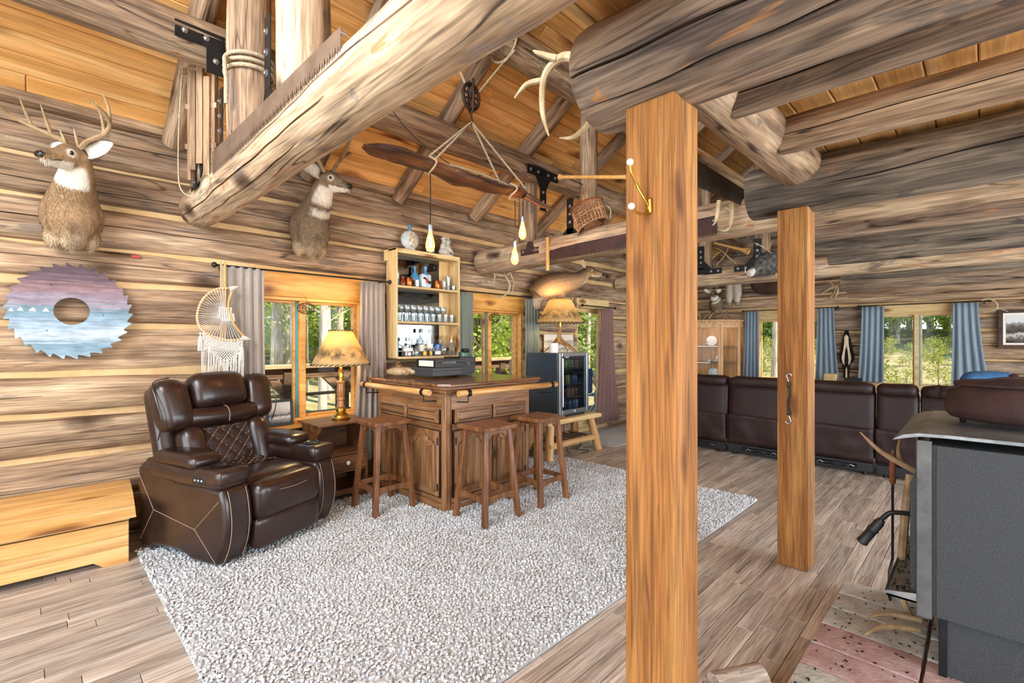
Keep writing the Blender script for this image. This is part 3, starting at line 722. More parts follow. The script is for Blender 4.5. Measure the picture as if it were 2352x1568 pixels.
# ------------------------------------------------------------------ leather recliner
def make_recliner():
    t = thing('recliner', 'dark brown leather power recliner with quilted back and cup holders', 'recliner', (1.09, 3.83, .03), R(22))
    L = MT['leather']; W_, D0, D1 = .93, -.40, .36
    for s_ in (-1, 1):
        # side body: outline in (y,z), bulged front, arched foot line
        poly = [(D1, .0), (D1-.10, .0), (D1-.14, .035), (D1-.36, .04), (D1-.46, .02), (D1-.50, 0), (D0+.02, 0), (D0-.045, .12), (D0-.065, .25), (D0-.05, .38), (D0-.02, .47),
                (.0, .49), (.16, .54), (D1-.02, .575), (D1+.03, .54), (D1+.035, .4), (D1-.01, .3), (D1+.03, .22)]
        x0, x1 = sorted((s_*(W_/2-.19), s_*W_/2))
        sd = B().prism(poly, x0, x1, lambda a, c, d: (d, a, c)).obj('side_panel', L, t, True, bev=.028, seg=3)
        xs = s_*(W_/2+.001)
        for line in ([(D1+.02, .50), (D1-.14, .27), (D0+.22, .20), (D0+.0, .40)], [(D1-.14, .27), (D1+.0, .06)], [(D0+.22, .20), (D0+.03, .02)]):
            B().tube([(xs, a, c) for a, c in line], .002, 5).obj('seam', MT['stitch'], sd)
        for k in (.035, .155):
            B().tube(cr([(s_*(W_/2-k), D0+.0, .02), (s_*(W_/2-k), D0-.047, .12), (s_*(W_/2-k), D0-.067, .25), (s_*(W_/2-k), D0-.053, .38), (s_*(W_/2-k), D0-.03, .455)], 3), .0026, 5).obj('front_stitching', MT['stitch'], sd)
        xc = s_*(W_/2-.095)
        ar = B().rbox((xc, -.05, .515), (.215, .74, .12), .045, 6, fn=lambda w: (w.x, w.y, w.z+.03*max(0, w.y/.3))).obj('armrest', L, t, True)
        B().rbox((xc, .04, .60), (.205, .44, .10), .05, 6, fn=lambda w: (w.x, w.y, w.z+.012*math.cos(w.y*6)-.04*max(0, -w.y-.1))).obj('arm_pad', L, ar, True)
        B().rbox((xc, D0+.10, .535), (.22, .26, .10), .035, 6).obj('cup_console', L, ar, True)
        cp = B(); cp.lathe([(.058, .0), (.062, .008), (.055, .012), (.047, .008), (.045, -.03), (.02, -.032)], 20, c=(xc, D0+.11, .582)).obj('cup_holder', MT['cup'], ar, True)
        B().rbox((s_*(W_/2+.012), D0+.16, .515), (.012, .11, .05), .006, 6).obj('control_panel', MT['black'], ar, True)
        for q in (-.03, 0, .03): B().ell((s_*(W_/2+.019), D0+.16+q, .515), (.004, .009, .009), 8).obj('control_button', MT['steel'], ar, True)
    iw = W_-.38
    ct = B().rbox((0, -.10, .385), (iw, .62, .19), .08, 8, fn=lambda w: (w.x, w.y, w.z+.02*(1-(w.x/.28)**2)-(.02 if w.y > .1 else 0))).obj('seat_cushion', L, t, True)
    B().rbox((0, D0-.02, .34), (iw-.01, .17, .26), .075, 8).obj('seat_front', L, ct, True)
    B().tube(cr([(-iw/2+.02, D0-.085, .40), (0, D0-.112, .385), (iw/2-.02, D0-.085, .40)], 5), .002, 5).obj('seam', MT['stitch'], ct)
    B().rbox((0, D0-.035, .135), (iw-.01, .10, .21), .04, 6).obj('footrest', L, t, True)
    B().bx((-iw/2, D0+.05, .05), (iw/2, D1-.1, .26)).obj('base_frame', MT['black'], t)
    # quilted seat patch and back: small lozenge pillows
    def quilt(par, m, w, h, nx, ny, d, name):
        b = B()
        n1, n2 = nx*4, ny*4
        vs = []
        for j in range(n2+1):
            for i in range(n1+1):
                u = i/n1; v = j/n2; p, q = u*nx+v*ny, u*nx-v*ny
                hgt = d*min(1, 2.2*min(abs(math.sin(PI*p)), abs(math.sin(PI*q))))
                vs.append((w*(u-.5), h*v, hgt))
        fs = [(j*(n1+1)+i, j*(n1+1)+i+1, (j+1)*(n1+1)+i+1, (j+1)*(n1+1)+i) for j in range(n2) for i in range(n1)]
        b.add(vs, fs, m); ob = b.obj(name, L, par, True)
        ln = B()
        def clip(k, sg):
            pts = []
            for i in range(41):
                u = i/40; v = (k-u*nx)/ny if sg > 0 else (u*nx-k)/ny
                if -1e-6 <= v <= 1+1e-6: pts.append(m @ V((w*(u-.5), h*v, .0065)))
            return pts
        for k in range(-ny, nx+ny+1):
            for sg in (1, -1):
                p = clip(k, sg)
                if len(p) > 2: ln.tube([p[0], p[-1]], .0018, 4)
        ln.obj('quilt_stitching', MT['stitch'], ob)
        return ob
    quilt(ct, frame((1, 0, 0), (0, 1, 0), (0, 0, 1), (0, -.13, .492)), .36, .30, 3, 3, .012, 'quilted_patch')
    # backrest leans back
    lean = Mx.Translation(V((0, .17, .42))) @ Mx.Rotation(R(-15), 4, 'X')
    def part(b, name, par=t): return b.obj(name, L, par, True)
    shell = part(B().rbox((0, .09, .31), (.80, .14, .74), .06, 8, lean), 'back_shell')
    bk = part(B().rbox((0, -.01, .16), (.60, .14, .42), .06, 8, lean), 'backrest')
    quilt(bk, lean @ frame((1, 0, 0), (0, 0, 1), (0, -1, 0), (0, -.088, -.02)), .34, .34, 3, 3, .014, 'quilted_panel')
    for s_ in (-1, 1):
        part(B().rbox((s_*.255, -.05, .14), (.17, .17, .44), .08, 8, lean, fn=lambda w: (w.x, w.y-.02*math.cos(w.z*4), w.z)), 'side_bolster', bk)
        part(B().rbox((s_*.325, -.01, .52), (.22, .20, .36), .085, 8, lean, fn=lambda w, s_=s_: (w.x+s_*.02*(w.z/.2), w.y-.03, w.z-abs(w.x)*.1)), 'head_wing', bk)
    rl = part(B().rbox((0, -.075, .40), (.60, .15, .14), .068, 8, lean, fn=lambda w: (w.x, w.y+.12*abs(w.x)**1.5, w.z+.1*abs(w.x)**1.5)), 'neck_roll', bk)
    B().tube([lean @ V(p) for p in cr([(0, -.075, .475), (0, -.135, .455), (0, -.155, .40), (0, -.135, .345)], 3)], .003, 5).obj('seam', MT['stitch'], rl)
    hd = part(B().rbox((0, -.05, .585), (.43, .19, .27), .09, 8, lean, fn=lambda w: (w.x, w.y-.02*math.cos(w.x*7), w.z+.012*math.cos(w.x*7))), 'headrest', bk)
    for s_ in (-1, 1):
        B().tube([lean @ V(p) for p in cr([(s_*.44, -.03, .30), (s_*.445, -.11, .42), (s_*.45, -.10, .55), (s_*.43, -.06, .68), (s_*.3, -.02, .715)], 4)], .004, 5).obj('piping', L, bk, True)
MT['cup'] = plain('dark_cup_plastic', '#0f0f10', .25)
make_recliner()

# ------------------------------------------------------------------ corner bar
def make_bar():
    X0, Y0, X1, Y1 = 2.39, 3.11, 3.37, 4.16
    t = thing('bar_cabinet', 'dark oak home bar with carved doors standing on the shag rug', 'bar', (X0, Y0, .02), w=True)
    t['_w'] = 1
    B().bx((X0+.02, Y0+.02, .09), (X1-.02, Y1, .97)).obj('carcass', MT['oak'], t)
    def fbx(b, F, u0, u1, d0, d1, z0, z1):
        p, q = F(u0, d0, z0), F(u1, d1, z1); return b.bx([min(i, j) for i, j in zip(p, q)], [max(i, j) for i, j in zip(p, q)])
    faces = [(lambda u, d, z: (X0-d, Y0+u, z), Y1-Y0, 'oakY', True), (lambda u, d, z: (X0+u, Y0-d, z), X1-X0, 'oakX', False)]
    for F, W_, lv, flip in faces:
        e = .075; w2 = (W_-e-.06-.02)/2
        fbx(B(), F, .03, W_, 0, .02, .84, .965).obj('frieze', MT[lv], t, bev=.004)
        fbx(B(), F, .03, W_, -.005, .012, .665, .72).obj('rail_band', MT[lv], t, bev=.003)
        fbx(B(), F, .03, W_, .0, .035, .02, .075).obj('plinth', MT[lv], t, bev=.012)
        fbx(B(), F, .03, W_, .0, .022, .075, .115).obj('plinth_moulding', MT[lv], t, bev=.01)
        fbx(B(), F, W_-.05, W_, 0, .018, .1, .97).obj('stile', MT['oak'], t, bev=.004)
        for k in range(2):
            a = e+k*(w2+.02); c = a+w2
            dw = fbx(B(), F, a, c, 0, .028, .725, .845).obj('drawer', MT[lv], t, bev=.006)
            fbx(B(), F, a+.02, c-.02, .026, .036, .745, .825).obj('drawer_panel', MT[lv], dw, bev=.007)
            b = B(); rr_ = .008
            pts = [(a+.03, .755), (c-.03, .755), (c-.03, .815), (a+.03, .815)]
            b.tube([F(u, .0345, z) for u, z in pts], .005, 4, closed=True); b.tube([F(u, .01, z) for u, z in ((a-.004, .722), (c+.004, .722), (c+.004, .848), (a-.004, .848))], .008, 4, closed=True); b.obj('bead', MT['darkgroove'], dw)  # dark tubes drawn as shade round the drawer and its panel
            d_ = fbx(B(), F, a, c, 0, .024, .12, .66).obj('door', MT['oak'], t, bev=.006)
            # sunk field, arched carved head, stepped foot
            m_ = (a+c)/2; hw = w2/2-.06
            arch = [(-1, .0), (-1, .36), (-.86, .385), (-.62, .38), (-.45, .41), (-.2, .45), (.0, .46), (.2, .45), (.45, .41), (.62, .38), (.86, .385), (1, .36), (1, 0)]
            pg = [(m_+hw*p, .175+q) for p, q in arch]
            B().prism(pg, .021, .036, lambda u, z, d: F(u, d, z)).obj('raised_panel', MT['oak'], d_, bev=.004)
            B().tube([F(u, .027, z) for u, z in pg], .012, 8, closed=True).obj('panel_moulding', MT['oak'], d_, True)
            B().tube([F(m_+(u-m_)*1.16, .0205, .40+(z-.40)*1.06) for u, z in pg], .0065, 6, closed=True).obj('groove', MT['darkgroove'], d_)  # dark tube coloured as the shade of a groove round the panel
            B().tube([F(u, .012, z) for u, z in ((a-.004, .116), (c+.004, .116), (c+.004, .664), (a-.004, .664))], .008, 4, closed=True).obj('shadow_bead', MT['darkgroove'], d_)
            cv = [(-1, .39), (-.9, .42), (-.6, .425), (-.42, .46), (-.2, .50), (0, .505), (.2, .50), (.42, .46), (.6, .425), (.9, .42), (1, .39), (.85, .372), (.6, .365), (.4, .395), (.2, .435), (0, .445), (-.2, .435), (-.4, .395), (-.6, .365), (-.85, .372)]
            B().prism([(m_+hw*p, .165+q*.98) for p, q in cv], .022, .050, lambda u, z, d: F(u, d, z)).obj('carved_crest', MT['oakX' if not flip else 'oakY'], d_, bev=.005)
            for i in range(4): fbx(B(), F, m_-hw-.01+i*.006, m_+hw+.01-i*.006, .018, .044-i*.006, .132+i*.012, .145+i*.012).obj('foot_moulding', MT[lv], d_, bev=.004)
            hx = (c-.012) if k == 0 else (a+.012)
            hd = B().rbox(F(hx, .028, .42), (.012, .018, .11) if not flip else (.018, .012, .11), .005, 4).obj('escutcheon', MT['brassdark'], d_, True)
            B().ell(F(hx, .042, .43), (.009, .009, .009), 8).obj('pull', MT['brassdark'], d_, True)
            ox = a+.004 if k == 0 else c-.004
            for z in (.2, .58): B().tube([F(ox, .03, z-.03), F(ox, .03, z+.03)], .006, 6).obj('hinge', MT['iron'], d_, True)
    # moulded corner post
    cp = B(); cp.prism([(-.012, .055), (-.028, .02), (-.018, -.018), (.02, -.028), (.055, -.012), (.05, .05)], .02, .975, lambda a, c, d: (X0+a, Y0+c, d)); cp.obj('corner_post', MT['oak'], t, bev=.004)
    B().tube([(X0-.02, Y0-.02, .1), (X0-.02, Y0-.02, .95)], .008, 8).obj('corner_bead', MT['oak'], t, True)
    # stepped top
    for z0, z1, o_, nm in ((.965, .985, .03, 'cornice'), (.985, 1.01, .055, 'cornice'), (1.01, 1.03, .075, 'cornice')):
        B().bx((X0-o_, Y0-o_, z0), (X1+o_, Y1+.02, z1)).obj(nm, MT['oakX'], t, bev=.006)
    poly = [(X0-.07, Y0-.02), (X0-.02, Y0-.09), (X1+.09, Y0-.09), (X1+.11, Y0-.02), (X1+.11, Y1+.03), (X0-.09, Y1+.03), (X0-.09, Y0+.0)]
    B().prism(poly, 1.03, 1.058, lambda a, c, d: (a, c, d)).obj('bar_top', MT['oakTop'], t, bev=.008, seg=3)
    # foot/hand rails on iron brackets
    for p0, p1, bs, sd in (((X0-.15, Y0+.02, .992), (X0-.15, Y1+.06, .992), [(X0-.15, Y0+.10), (X0-.15, Y1-.02)], (1, 0)), ((X0+.0, Y0-.16, .985), (X1+.24, Y0-.16, .985), [(X0+.10, Y0-.16), (X1+.16, Y0-.16)], (0, 1))):
        rl = B(); m = along(p0, p1); LL = (V(p1)-V(p0)).length; rl.lathe([(.0235, 0), (.026, .004), (.026, LL-.004), (.0235, LL)], 16)
        o_ = rl.obj('hand_rail', MT['rail'], t, True, o=(0, 0, 0)); o_.matrix_local = Mx.Translation(-V(t.location)) @ m @ Mx.Rotation(R(90), 4, 'Y')
        for bx_, by_ in bs:
            b = B(); z = p0[2]
            ax = (0, 1, 0) if sd[0] else (1, 0, 0)
            q0 = V((bx_, by_, z)); b.tube([q0-V(ax)*.018, q0+V(ax)*.018], .03, 14)
            b.tube([q0+V((0, 0, -.028)), q0+V((0, 0, -.075)), q0+V((sd[0]*.155, sd[1]*.165, -.085))], .005, 6)
            b.obj('rail_bracket', MT['iron'], t, True)
MT['darkgroove'] = plain('dark_groove', '#2b180c', .6)  # dark colour standing in for shade in the bar's grooves and gaps
MT['brassdark'] = plain('aged_brass', '#6b5636', .4, .8)
MT['oakTop'] = wood('polished_oak_top', ('#54331b', '#7d5333', '#9a6e48'), 0, 1.4, 11, .16, .06, None, None, 0, .04, .6, fine=.3)
make_bar()

# ------------------------------------------------------------------ three stools
def make_stool(label):
    t = thing('bar_stool', label, 'bar stool', (2.09, 3.57, .02), 0)
    H = .735; m = MT['stool']
    B().rbox((0, 0, H-.019), (.345, .335, .038), .008, 4, fn=lambda w: (w.x, w.y, w.z-.006*math.cos(w.x*8) if w.z > 0 else w.z)).obj('seat', MT['stool'], t)
    for sx in (-1, 1):
        for sy in (-1, 1):
            b = B(); w = .0205; p0 = V((sx*.175, sy*.175, 0)); p1 = V((sx*.118, sy*.113, H-.036))
            vs = [(p.x+a*w, p.y+c*w, p.z) for p in (p0, p1) for a, c in ((-1, -1), (1, -1), (1, 1), (-1, 1))]
            b.add(vs, [(3, 2, 1, 0), (4, 5, 6, 7), (0, 1, 5, 4), (1, 2, 6, 5), (2, 3, 7, 6), (3, 0, 4, 7)]); b.obj('leg', m, t, bev=.005)
    def rail(z0, z1, nm, r, arch):
        for ax in (0, 1):
            for s_ in (-1, 1):
                e = r-.018; N_ = 8
                pts = [(-e, z1), (e, z1), (e, z0)]
                for i in range(N_+1):
                    q = 1-2*i/N_; pts.append((q*e*.78, z0+arch*math.sqrt(max(0, 1-q*q))**.7+(.006 if i in (0, N_) else .0)))
                pts.append((-e, z0))
                fn = (lambda a, c, d: (a, s_*r+d, c)) if ax == 0 else (lambda a, c, d: (s_*r+d, a, c))
                B().prism(pts, -.010, .010, fn).obj(nm, m, t, bev=.002)
    rail(H-.10, H-.037, 'apron', .118, .035); rail(.155, .215, 'stretcher', .16, .022)
    return t
st = make_stool('dark wooden bar stool nearest the end table, left of the bar corner')
dup(st, (2.55, 2.79, .02), R(-1), 'dark wooden bar stool in front of the bar, middle of the three')
dup(st, (3.15, 2.78, .02), R(1), 'dark wooden bar stool at the right end of the bar near the fridge')

# ------------------------------------------------------------------ end table
def make_endtable():
    t = thing('end_table', 'old walnut end table with a drawer and white knob carrying the brass lamp', 'end table', (1.945, 4.16, 0), 0)
    t.location.z = .02
    w, d = .21, .19; m = MT['endt']
    B().rbox((0, 0, .665), (.50, .43, .022), .006, 4).obj('table_top', MT['endt'], t)
    side = [(-d, 0), (-d+.06, .02), (d-.06, .02), (d, 0), (d, .655), (-d+.0, .655), (-d+.03, .6), (-d+.09, .56), (-d+.10, .5), (-d+.06, .45), (-d, .40)]
    for s_ in (-1, 1): B().prism(side, s_*w-.009, s_*w+.009, lambda a, c, e: (e, a, c)).obj('side_panel', m, t, bev=.003)
    B().bx((-w, d-.012, .06), (w, d, .655)).obj('back_panel', m, t)
    B().bx((-w, -d, .385), (w, d-.012, .402)).obj('shelf', m, t, bev=.003)
    B().bx((-w, -d, .235), (w, d-.012, .25)).obj('shelf', m, t, bev=.003)
    B().bx((-w, -d, .07), (w, d-.012, .09)).obj('bottom_shelf', m, t, bev=.003)
    dw = B().bx((-w+.011, -d-.004, .255), (w-.011, -d+.02, .38)).obj('drawer', m, t, bev=.004)
    B().lathe([(.006, 0), (.009, .012), (.017, .018), (.018, .026), (.01, .032), (.002, .033)], 14, Mx.Translation(V((.02, -d-.004, .318))) @ Mx.Rotation(R(90), 4, 'X')).obj('knob', MT['white'], dw, True)
    ap = [(-w, 0), (-w+.05, 0), (-w+.09, .035), (0, .045), (w-.09, .035), (w-.05, 0), (w, 0), (w, .07), (-w, .07)]
    B().prism(ap, -d-.002, -d+.014, lambda a, c, e: (a, e, c)).obj('apron', m, t, bev=.003)
MT['endt'] = wood('walnut_end_table', ('#4e2f18', '#74492a', '#946238'), 0, 1.6, 9, .35, .1, None, None, .1, .1, .5, fine=.35)
make_endtable()

# ------------------------------------------------------------------ lamps
def shade(t, z0, z1, r0, r1, seed, lamp_w, col=(1, .72, .36)):
    b = B(); n = 40; vs = []; k = 10
    for i in range(k+1):
        q = i/k
        for j in range(n):
            a = 2*PI*j/n; r = r0+(r1-r0)*q; vs.append((r*math.cos(a), r*math.sin(a), z0+(z1-z0)*q))
    b.add(vs, [(i*n+j, i*n+(j+1) % n, (i+1)*n+(j+1) % n, (i+1)*n+j) for i in range(k) for j in range(n)])
    s_ = b.obj('lamp_shade', MT['parchment'], t, True)
    md = s_.modifiers.new('thick', 'SOLIDIFY'); md.thickness = .0015
    for z, r in ((z0, r0), (z1, r1)):
        lc = B(); m_ = 34 if r > .15 else 22
        for j in range(m_):
            a = 2*PI*j/m_; a2 = a+2*PI/m_*.7
            lc.tube([((r+.003)*math.cos(a), (r+.003)*math.sin(a), z-.006), ((r+.003)*math.cos(a2), (r+.003)*math.sin(a2), z+.008)], .0035, 5)
        lc.obj('lacing', MT['cord'], s_)
    zb = z0+(z1-z0)*.42
    hp = B(); hp.tube(cr([(.0, .0, z0-.03), (.07, 0, z0+.05), (.075, 0, zb+.06), (.0, 0, z1-.02)], 5), .002, 5); hp.tube(cr([(.0, .0, z0-.03), (-.07, 0, z0+.05), (-.075, 0, zb+.06), (.0, 0, z1-.02)], 5), .002, 5); hp.obj('harp', MT['brass'], t, True)
    sp = B(); 
    for j in range(3): a = 2*PI*j/3; sp.tube([(0, 0, z1-.02), (r1*math.cos(a), r1*math.sin(a), z1-.004)], .002, 5)
    sp.obj('spider', MT['brass'], s_)
    bl_ = B().lathe([(.012, -.04), (.014, -.02), (.028, .01), (.031, .03), (.024, .055), (.006, .066)], 14, c=(0, 0, zb)).obj('bulb', MT['bulbwhite'], t, True)
    B().lathe([(.016, z0-.05), (.018, z0-.03), (.018, zb-.04), (.012, zb-.035)], 12).obj('socket', MT['brass'], t, True)
    d = bpy.data.lights.new('lamp_light', 'POINT'); d.energy = lamp_w; d.color = col; d.shadow_soft_size = .04
    o = bpy.data.objects.new('lamp_light', d); C.objects.link(o); o.parent = t; o.location = (0, 0, zb+.10)
# parchment shade with a faint drawn landscape
n = N('parchment_shade', .8, 0, .2); n.coords(False)
z = n.noise((7, 7, 9), 7, .75, .4); rr2 = n.ramp(z, 0, [(.44, lin('#5a4a35')), (.52, lin('#b49b6e')), (.58, lin('#d9c08c'))])
sx_ = n.n('SeparateXYZ'); tcx = n.n('TexCoord'); n.l(tcx, 'Generated', sx_, 0)
hr = n.ramp(sx_, 'Z', [(.08, gray(0)), (.28, gray(.9)), (.55, gray(.35)), (.72, gray(0))])
mc = n.mix(lin('#d9c08c'), (rr2, 0), (hr, 0)); n.col(mc)
tl = n.n('BsdfTranslucent'); n.t.links.new(mc[0].outputs[mc[1]], tl.inputs[0]); ms = n.n('MixShader'); ms.inputs[0].default_value = .55
n.l(n.b, 0, ms, 1); n.l(tl, 0, ms, 2); n.l(ms, 0, n.out, 0); MT['parchment'] = n.m
MT['bulbwhite'] = emit('lamp_bulb', '#ffdc9a', 14)
MT['lampwood'] = wood('turned_lamp_wood', ('#7d4c22', '#a56c38', '#c18a50'), 2, 2, 8, .25, .05, None, None, 0, .05, .5)
def make_brass_lamp():
    t = thing('table_lamp', 'brass and turned wood table lamp with parchment shade on the end table', 'table lamp', (1.99, 4.14, .697))
    B().lathe([(.078, 0), (.082, .006), (.082, .018), (.07, .024), (.068, .034), (.06, .045), (.045, .06), (.04, .07), (.046, .076), (.046, .10), (.036, .108)], 28).obj('base', MT['brass'], t, True)
    B().lathe([(.032, .108), (.036, .115), (.03, .14), (.028, .17), (.036, .178), (.036, .19), (.03, .198), (.034, .22), (.037, .26), (.033, .30), (.03, .32), (.036, .328), (.036, .34), (.026, .35)], 24).obj('turned_column', MT['lampwood'], t, True)
    B().lathe([(.024, .35), (.02, .36), (.022, .37), (.022, .45), (.014, .46)], 20).obj('brass_neck', MT['brass'], t, True)
    shade(t, .495, .80, .252, .10, 3, 9)
make_brass_lamp()
def make_antler_lamp():
    t = thing('table_lamp', 'antler table lamp with parchment shade on top of the fridge', 'table lamp', (4.80, 3.86, 1.262))
    m = MT['antlerlamp']; b = B()
    rtube(b, [(0, 0, .40, .014), (.0, 0, .3, .018), (-.01, .01, .22, .026), (-.03, 0, .15, .024), (-.1, -.04, .08, .016), (-.2, -.08, .004, .006)], 8)
    b.obj('antler', m, t, True); b = B()
    rtube(b, [(-.01, 0, .2, .022), (.04, -.03, .13, .02), (.12, -.06, .09, .014), (.24, -.08, .004, .005)], 8); rtube(b, [(.04, -.03, .13, .016), (.06, -.10, .06, .01), (.08, -.16, .004, .004)], 8); b.obj('antler', m, t, True); b = B()
    rtube(b, [(-.02, .02, .18, .02), (-.03, .1, .11, .015), (-.08, .2, .004, .006)], 8); rtube(b, [(-.04, -.01, .13, .015), (-.02, -.1, .08, .01), (-.08, -.18, .004, .004)], 8); b.obj('antler', m, t, True)
    shade(t, .375, .68, .30, .14, 8, 9)
MT['antlerlamp'] = plain('warm_antler', '#a87c48', .5, 0, .4, ('#74512b', 10))
make_antler_lamp()
# ------------------------------------------------------------------ framed photo on the sill
def picture(name, label, M4, w, h, fw, depth, frame_mat, mat_mat, art_mat, matw=.0, stand=False):
    t = thing(name, label, 'picture frame', M4.translation[:]); m = Mx.Translation(-M4.translation) @ M4
    # local: x right, y up, z towards the viewer; origin bottom centre
    for a, c, e, f, nm in ((-w/2, w/2, 0, fw, 0), (-w/2, w/2, h-fw, h, 0), (-w/2, -w/2+fw, fw, h-fw, 0), (w/2-fw, w/2, fw, h-fw, 0)):
        B().bx((a, e, 0), (c, f, depth), m).obj('frame_rail', frame_mat, t, bev=.003)
    if matw: B().bx((-w/2+fw, fw, depth*.3), (w/2-fw, h-fw, depth*.5), m).obj('mount', mat_mat, t)
    B().bx((-w/2+fw+matw, fw+matw, depth*.2), (w/2-fw-matw, h-fw-matw, depth*.58), m).obj('artwork', art_mat, t)
    if stand: B().prism([(0, .02), (0, h*.7), (-.07, .0), (-.06, 0)], -.02, .02, lambda a, c, d: (d, c, a), m).obj('strut', MT['black'], t)
    return t
def artmat(name, stops, sx, sy, detail=6, ax=(0, 1), grad=.5):
    n = N(name, .5, 0, .3); n.coords(False); tcx = n.n('TexCoord'); sp = n.n('SeparateXYZ'); n.l(tcx, 'Generated', sp, 0)
    z = n.noise((sx, sx, sy), detail, .65, .3); mm = n.n('Math', operation='MULTIPLY_ADD'); n.l(z, 0, mm, 0); mm.inputs[1].default_value = grad; n.l(sp, 'XYZ'[2], mm, 2)
    r = n.ramp(mm, 0, stops); n.col((r, 0)); return n.m
MT['art_bw'] = artmat('grey_lake_print', [(.25, lin('#3a3a3a')), (.42, lin('#8d8d8d')), (.5, lin('#d9d9d9')), (.62, lin('#3f3f3f')), (.8, lin('#b8b8b8')), (1.1, lin('#d5d5d5'))], 14, 20)
m4 = frame((1, 0, 0), (0, .14, .99), (0, -.99, .14), (1.545, 4.37, .665))
picture('photo_frame', 'small black framed grey landscape print leaning on the window sill', m4, .225, .225, .022, .018, MT['black'], MT['white'], MT['art_bw'])

# ------------------------------------------------------------------ wall shelf with mirror back
SHZ = [1.245, 1.606, 1.968, 2.32]
def make_shelf():
    t = thing('wall_shelf', 'pale pine open wall shelf with mirror back above the bar', 'shelf', (3.0, 4.36, 1.235), w=True)
    X0, X1, Y0, Y1 = 2.58, 3.40, 4.17, 4.355
    for x in (X0, X1-.022): B().bx((x, Y0, 1.235), (x+.022, Y1, 2.34)).obj('side_board', MT['pine_paleZ'], t, bev=.002)
    for i, z in enumerate(SHZ): B().bx((X0+.022, Y0, z-.022), (X1-.022, Y1, z+.0)).obj('shelf_board' if 0 < i < 3 else ('bottom_board' if i == 0 else 'top_board'), MT['pine_pale'], t, bev=.002)
    B().bx((X0, Y0-.002, 2.32), (X1, Y1, 2.342)).obj('top_board', MT['pine_pale'], t, bev=.002)
    for x in (X0-.035, X1): B().bx((x, 4.3, 2.22), (x+.035, 4.345, 2.33)).obj('hanging_cleat', MT['pine_paleZ'], t, bev=.002)
    for z0, z1 in zip(SHZ, SHZ[1:]): B().bx((X0+.022, 4.342, z0), (X1-.022-.14, 4.352, z1-.022)).obj('mirror', MT['mirror'], t)
    B().bx((X1-.162, 4.340, 1.245), (X1-.022, 4.352, 2.3)).obj('back_board', MT['pine_paleZ'], t)
make_shelf()
def lat(name, label, prof, mat, loc, cat, group=None, n=16, parts=()):
    if parts:
        t = thing(name, label, cat, loc, 0, group)
        B().lathe(prof, n).obj('body', MT[mat], t, True)
        for nm, pr, mt in parts: B().lathe(pr, n).obj(nm, MT[mt], t, True)
        return t
    o = B().lathe(prof, n).obj(name, MT[mat], None, True); o.location = loc; return tag(o, label, cat, group)
MT['amber'] = plain('amber_whiskey', '#7a3410', .1, 0, .5)
MT['copper'] = plain('copper', '#b5652f', .3, .9)
MT['blueglass'] = plain('blue_bottle', '#1f4fa0', .15, 0, .6)
MT['greenglass'] = plain('green_glass', '#2f4a34', .12, 0, .6)
MT['cork'] = plain('cork', '#b8925f', .8)
MT['label'] = plain('cream_label', '#e9e2d2', .6)
MT['bluecer'] = plain('blue_ceramic', '#4d87b0', .2)
MT['whitecer'] = plain('mottled_ceramic', '#dfe3e2', .25, 0, .5, ('#9fb6c0', 25))
MT['yellowlab'] = plain('yellow_label', '#e0b62e', .5)
MT['goldfoil'] = plain('gold_foil', '#c8a566', .35, .6)
MT['shellcer'] = plain('shell_ceramic', '#e6ddd0', .3, 0, .5, ('#8fb0c0', 18), (30, .5, .02))
sy = 4.25
# upper shelf
z = SHZ[2]+.001
gl = [(.026, 0), (.028, .004), (.031, .10), (.029, .10), (.026, .006)]
lat('drinking_glass', 'tall clear glass at the left end of the upper shelf', [(.024, 0), (.027, .004), (.03, .15), (.028, .15), (.025, .006)], 'bottle', (2.64, sy, z), 'glass')
lat('decanter', 'small amber jar on the upper shelf beside the tall glass', [(.03, 0), (.034, .01), (.034, .05), (.02, .07), (.018, .09), (.022, .10)], 'amber', (2.70, sy-.01, z), 'jar')
def mug(label, loc, mat='copper'):
    t = thing('mug', label, 'mug', loc); B().lathe([(.036, 0), (.04, .006), (.038, .09), (.036, .094), (.033, .09), (.034, .01)], 18).obj('body', MT[mat], t, True)
    B().tube(cr([(.037, 0, .075), (.06, 0, .078), (.068, 0, .05), (.058, 0, .022), (.037, 0, .02)], 4), .006, 6).obj('handle', MT[mat], t, True)
mug('copper mug left of the painted bottle on the upper shelf', (2.775, sy-.01, z)); mug('copper mug right of the painted bottle on the upper shelf', (3.135, sy-.01, z))
lat('shot_glass', 'small etched glass in front of the blue green bottle', [(.02, 0), (.026, .004), (.03, .07), (.028, .07), (.022, .006)], 'bottle', (2.85, sy-.05, z), 'glass')
lat('stoneware_bottle', 'blue green stoneware bottle behind the painted one', [(.05, 0), (.058, .01), (.058, .10), (.04, .14), (.014, .17), (.014, .20), (.018, .215), (.012, .23)], 'bluecer', (2.885, sy+.045, z), 'bottle')
def painted_bottle():
    t = thing('ceramic_bottle', 'square white ceramic bottle painted with a red and black animal, blue neck', 'bottle', (2.975, sy-.02, z))
    B().rbox((0, 0, .075), (.13, .06, .15), .022, 6).obj('body', MT['whitecer'], t, True)
    B().lathe([(.04, .14), (.016, .17), (.014, .195), (.02, .215), (.018, .23), (.006, .237)], 16).obj('neck', MT['bluecer'], t, True)
    B().ell((.0, -.031, .075), (.02, .003, .028), 10).obj('painted_breast', MT['redpaint'], t, True)
    b = B(); b.ell((-.03, -.031, .10), (.02, .003, .012), 8); b.ell((.03, -.031, .06), (.024, .003, .02), 8); b.obj('painted_animal', MT['nose'], t, True)
MT['redpaint'] = plain('red_glaze', '#a3332a', .3)
painted_bottle()
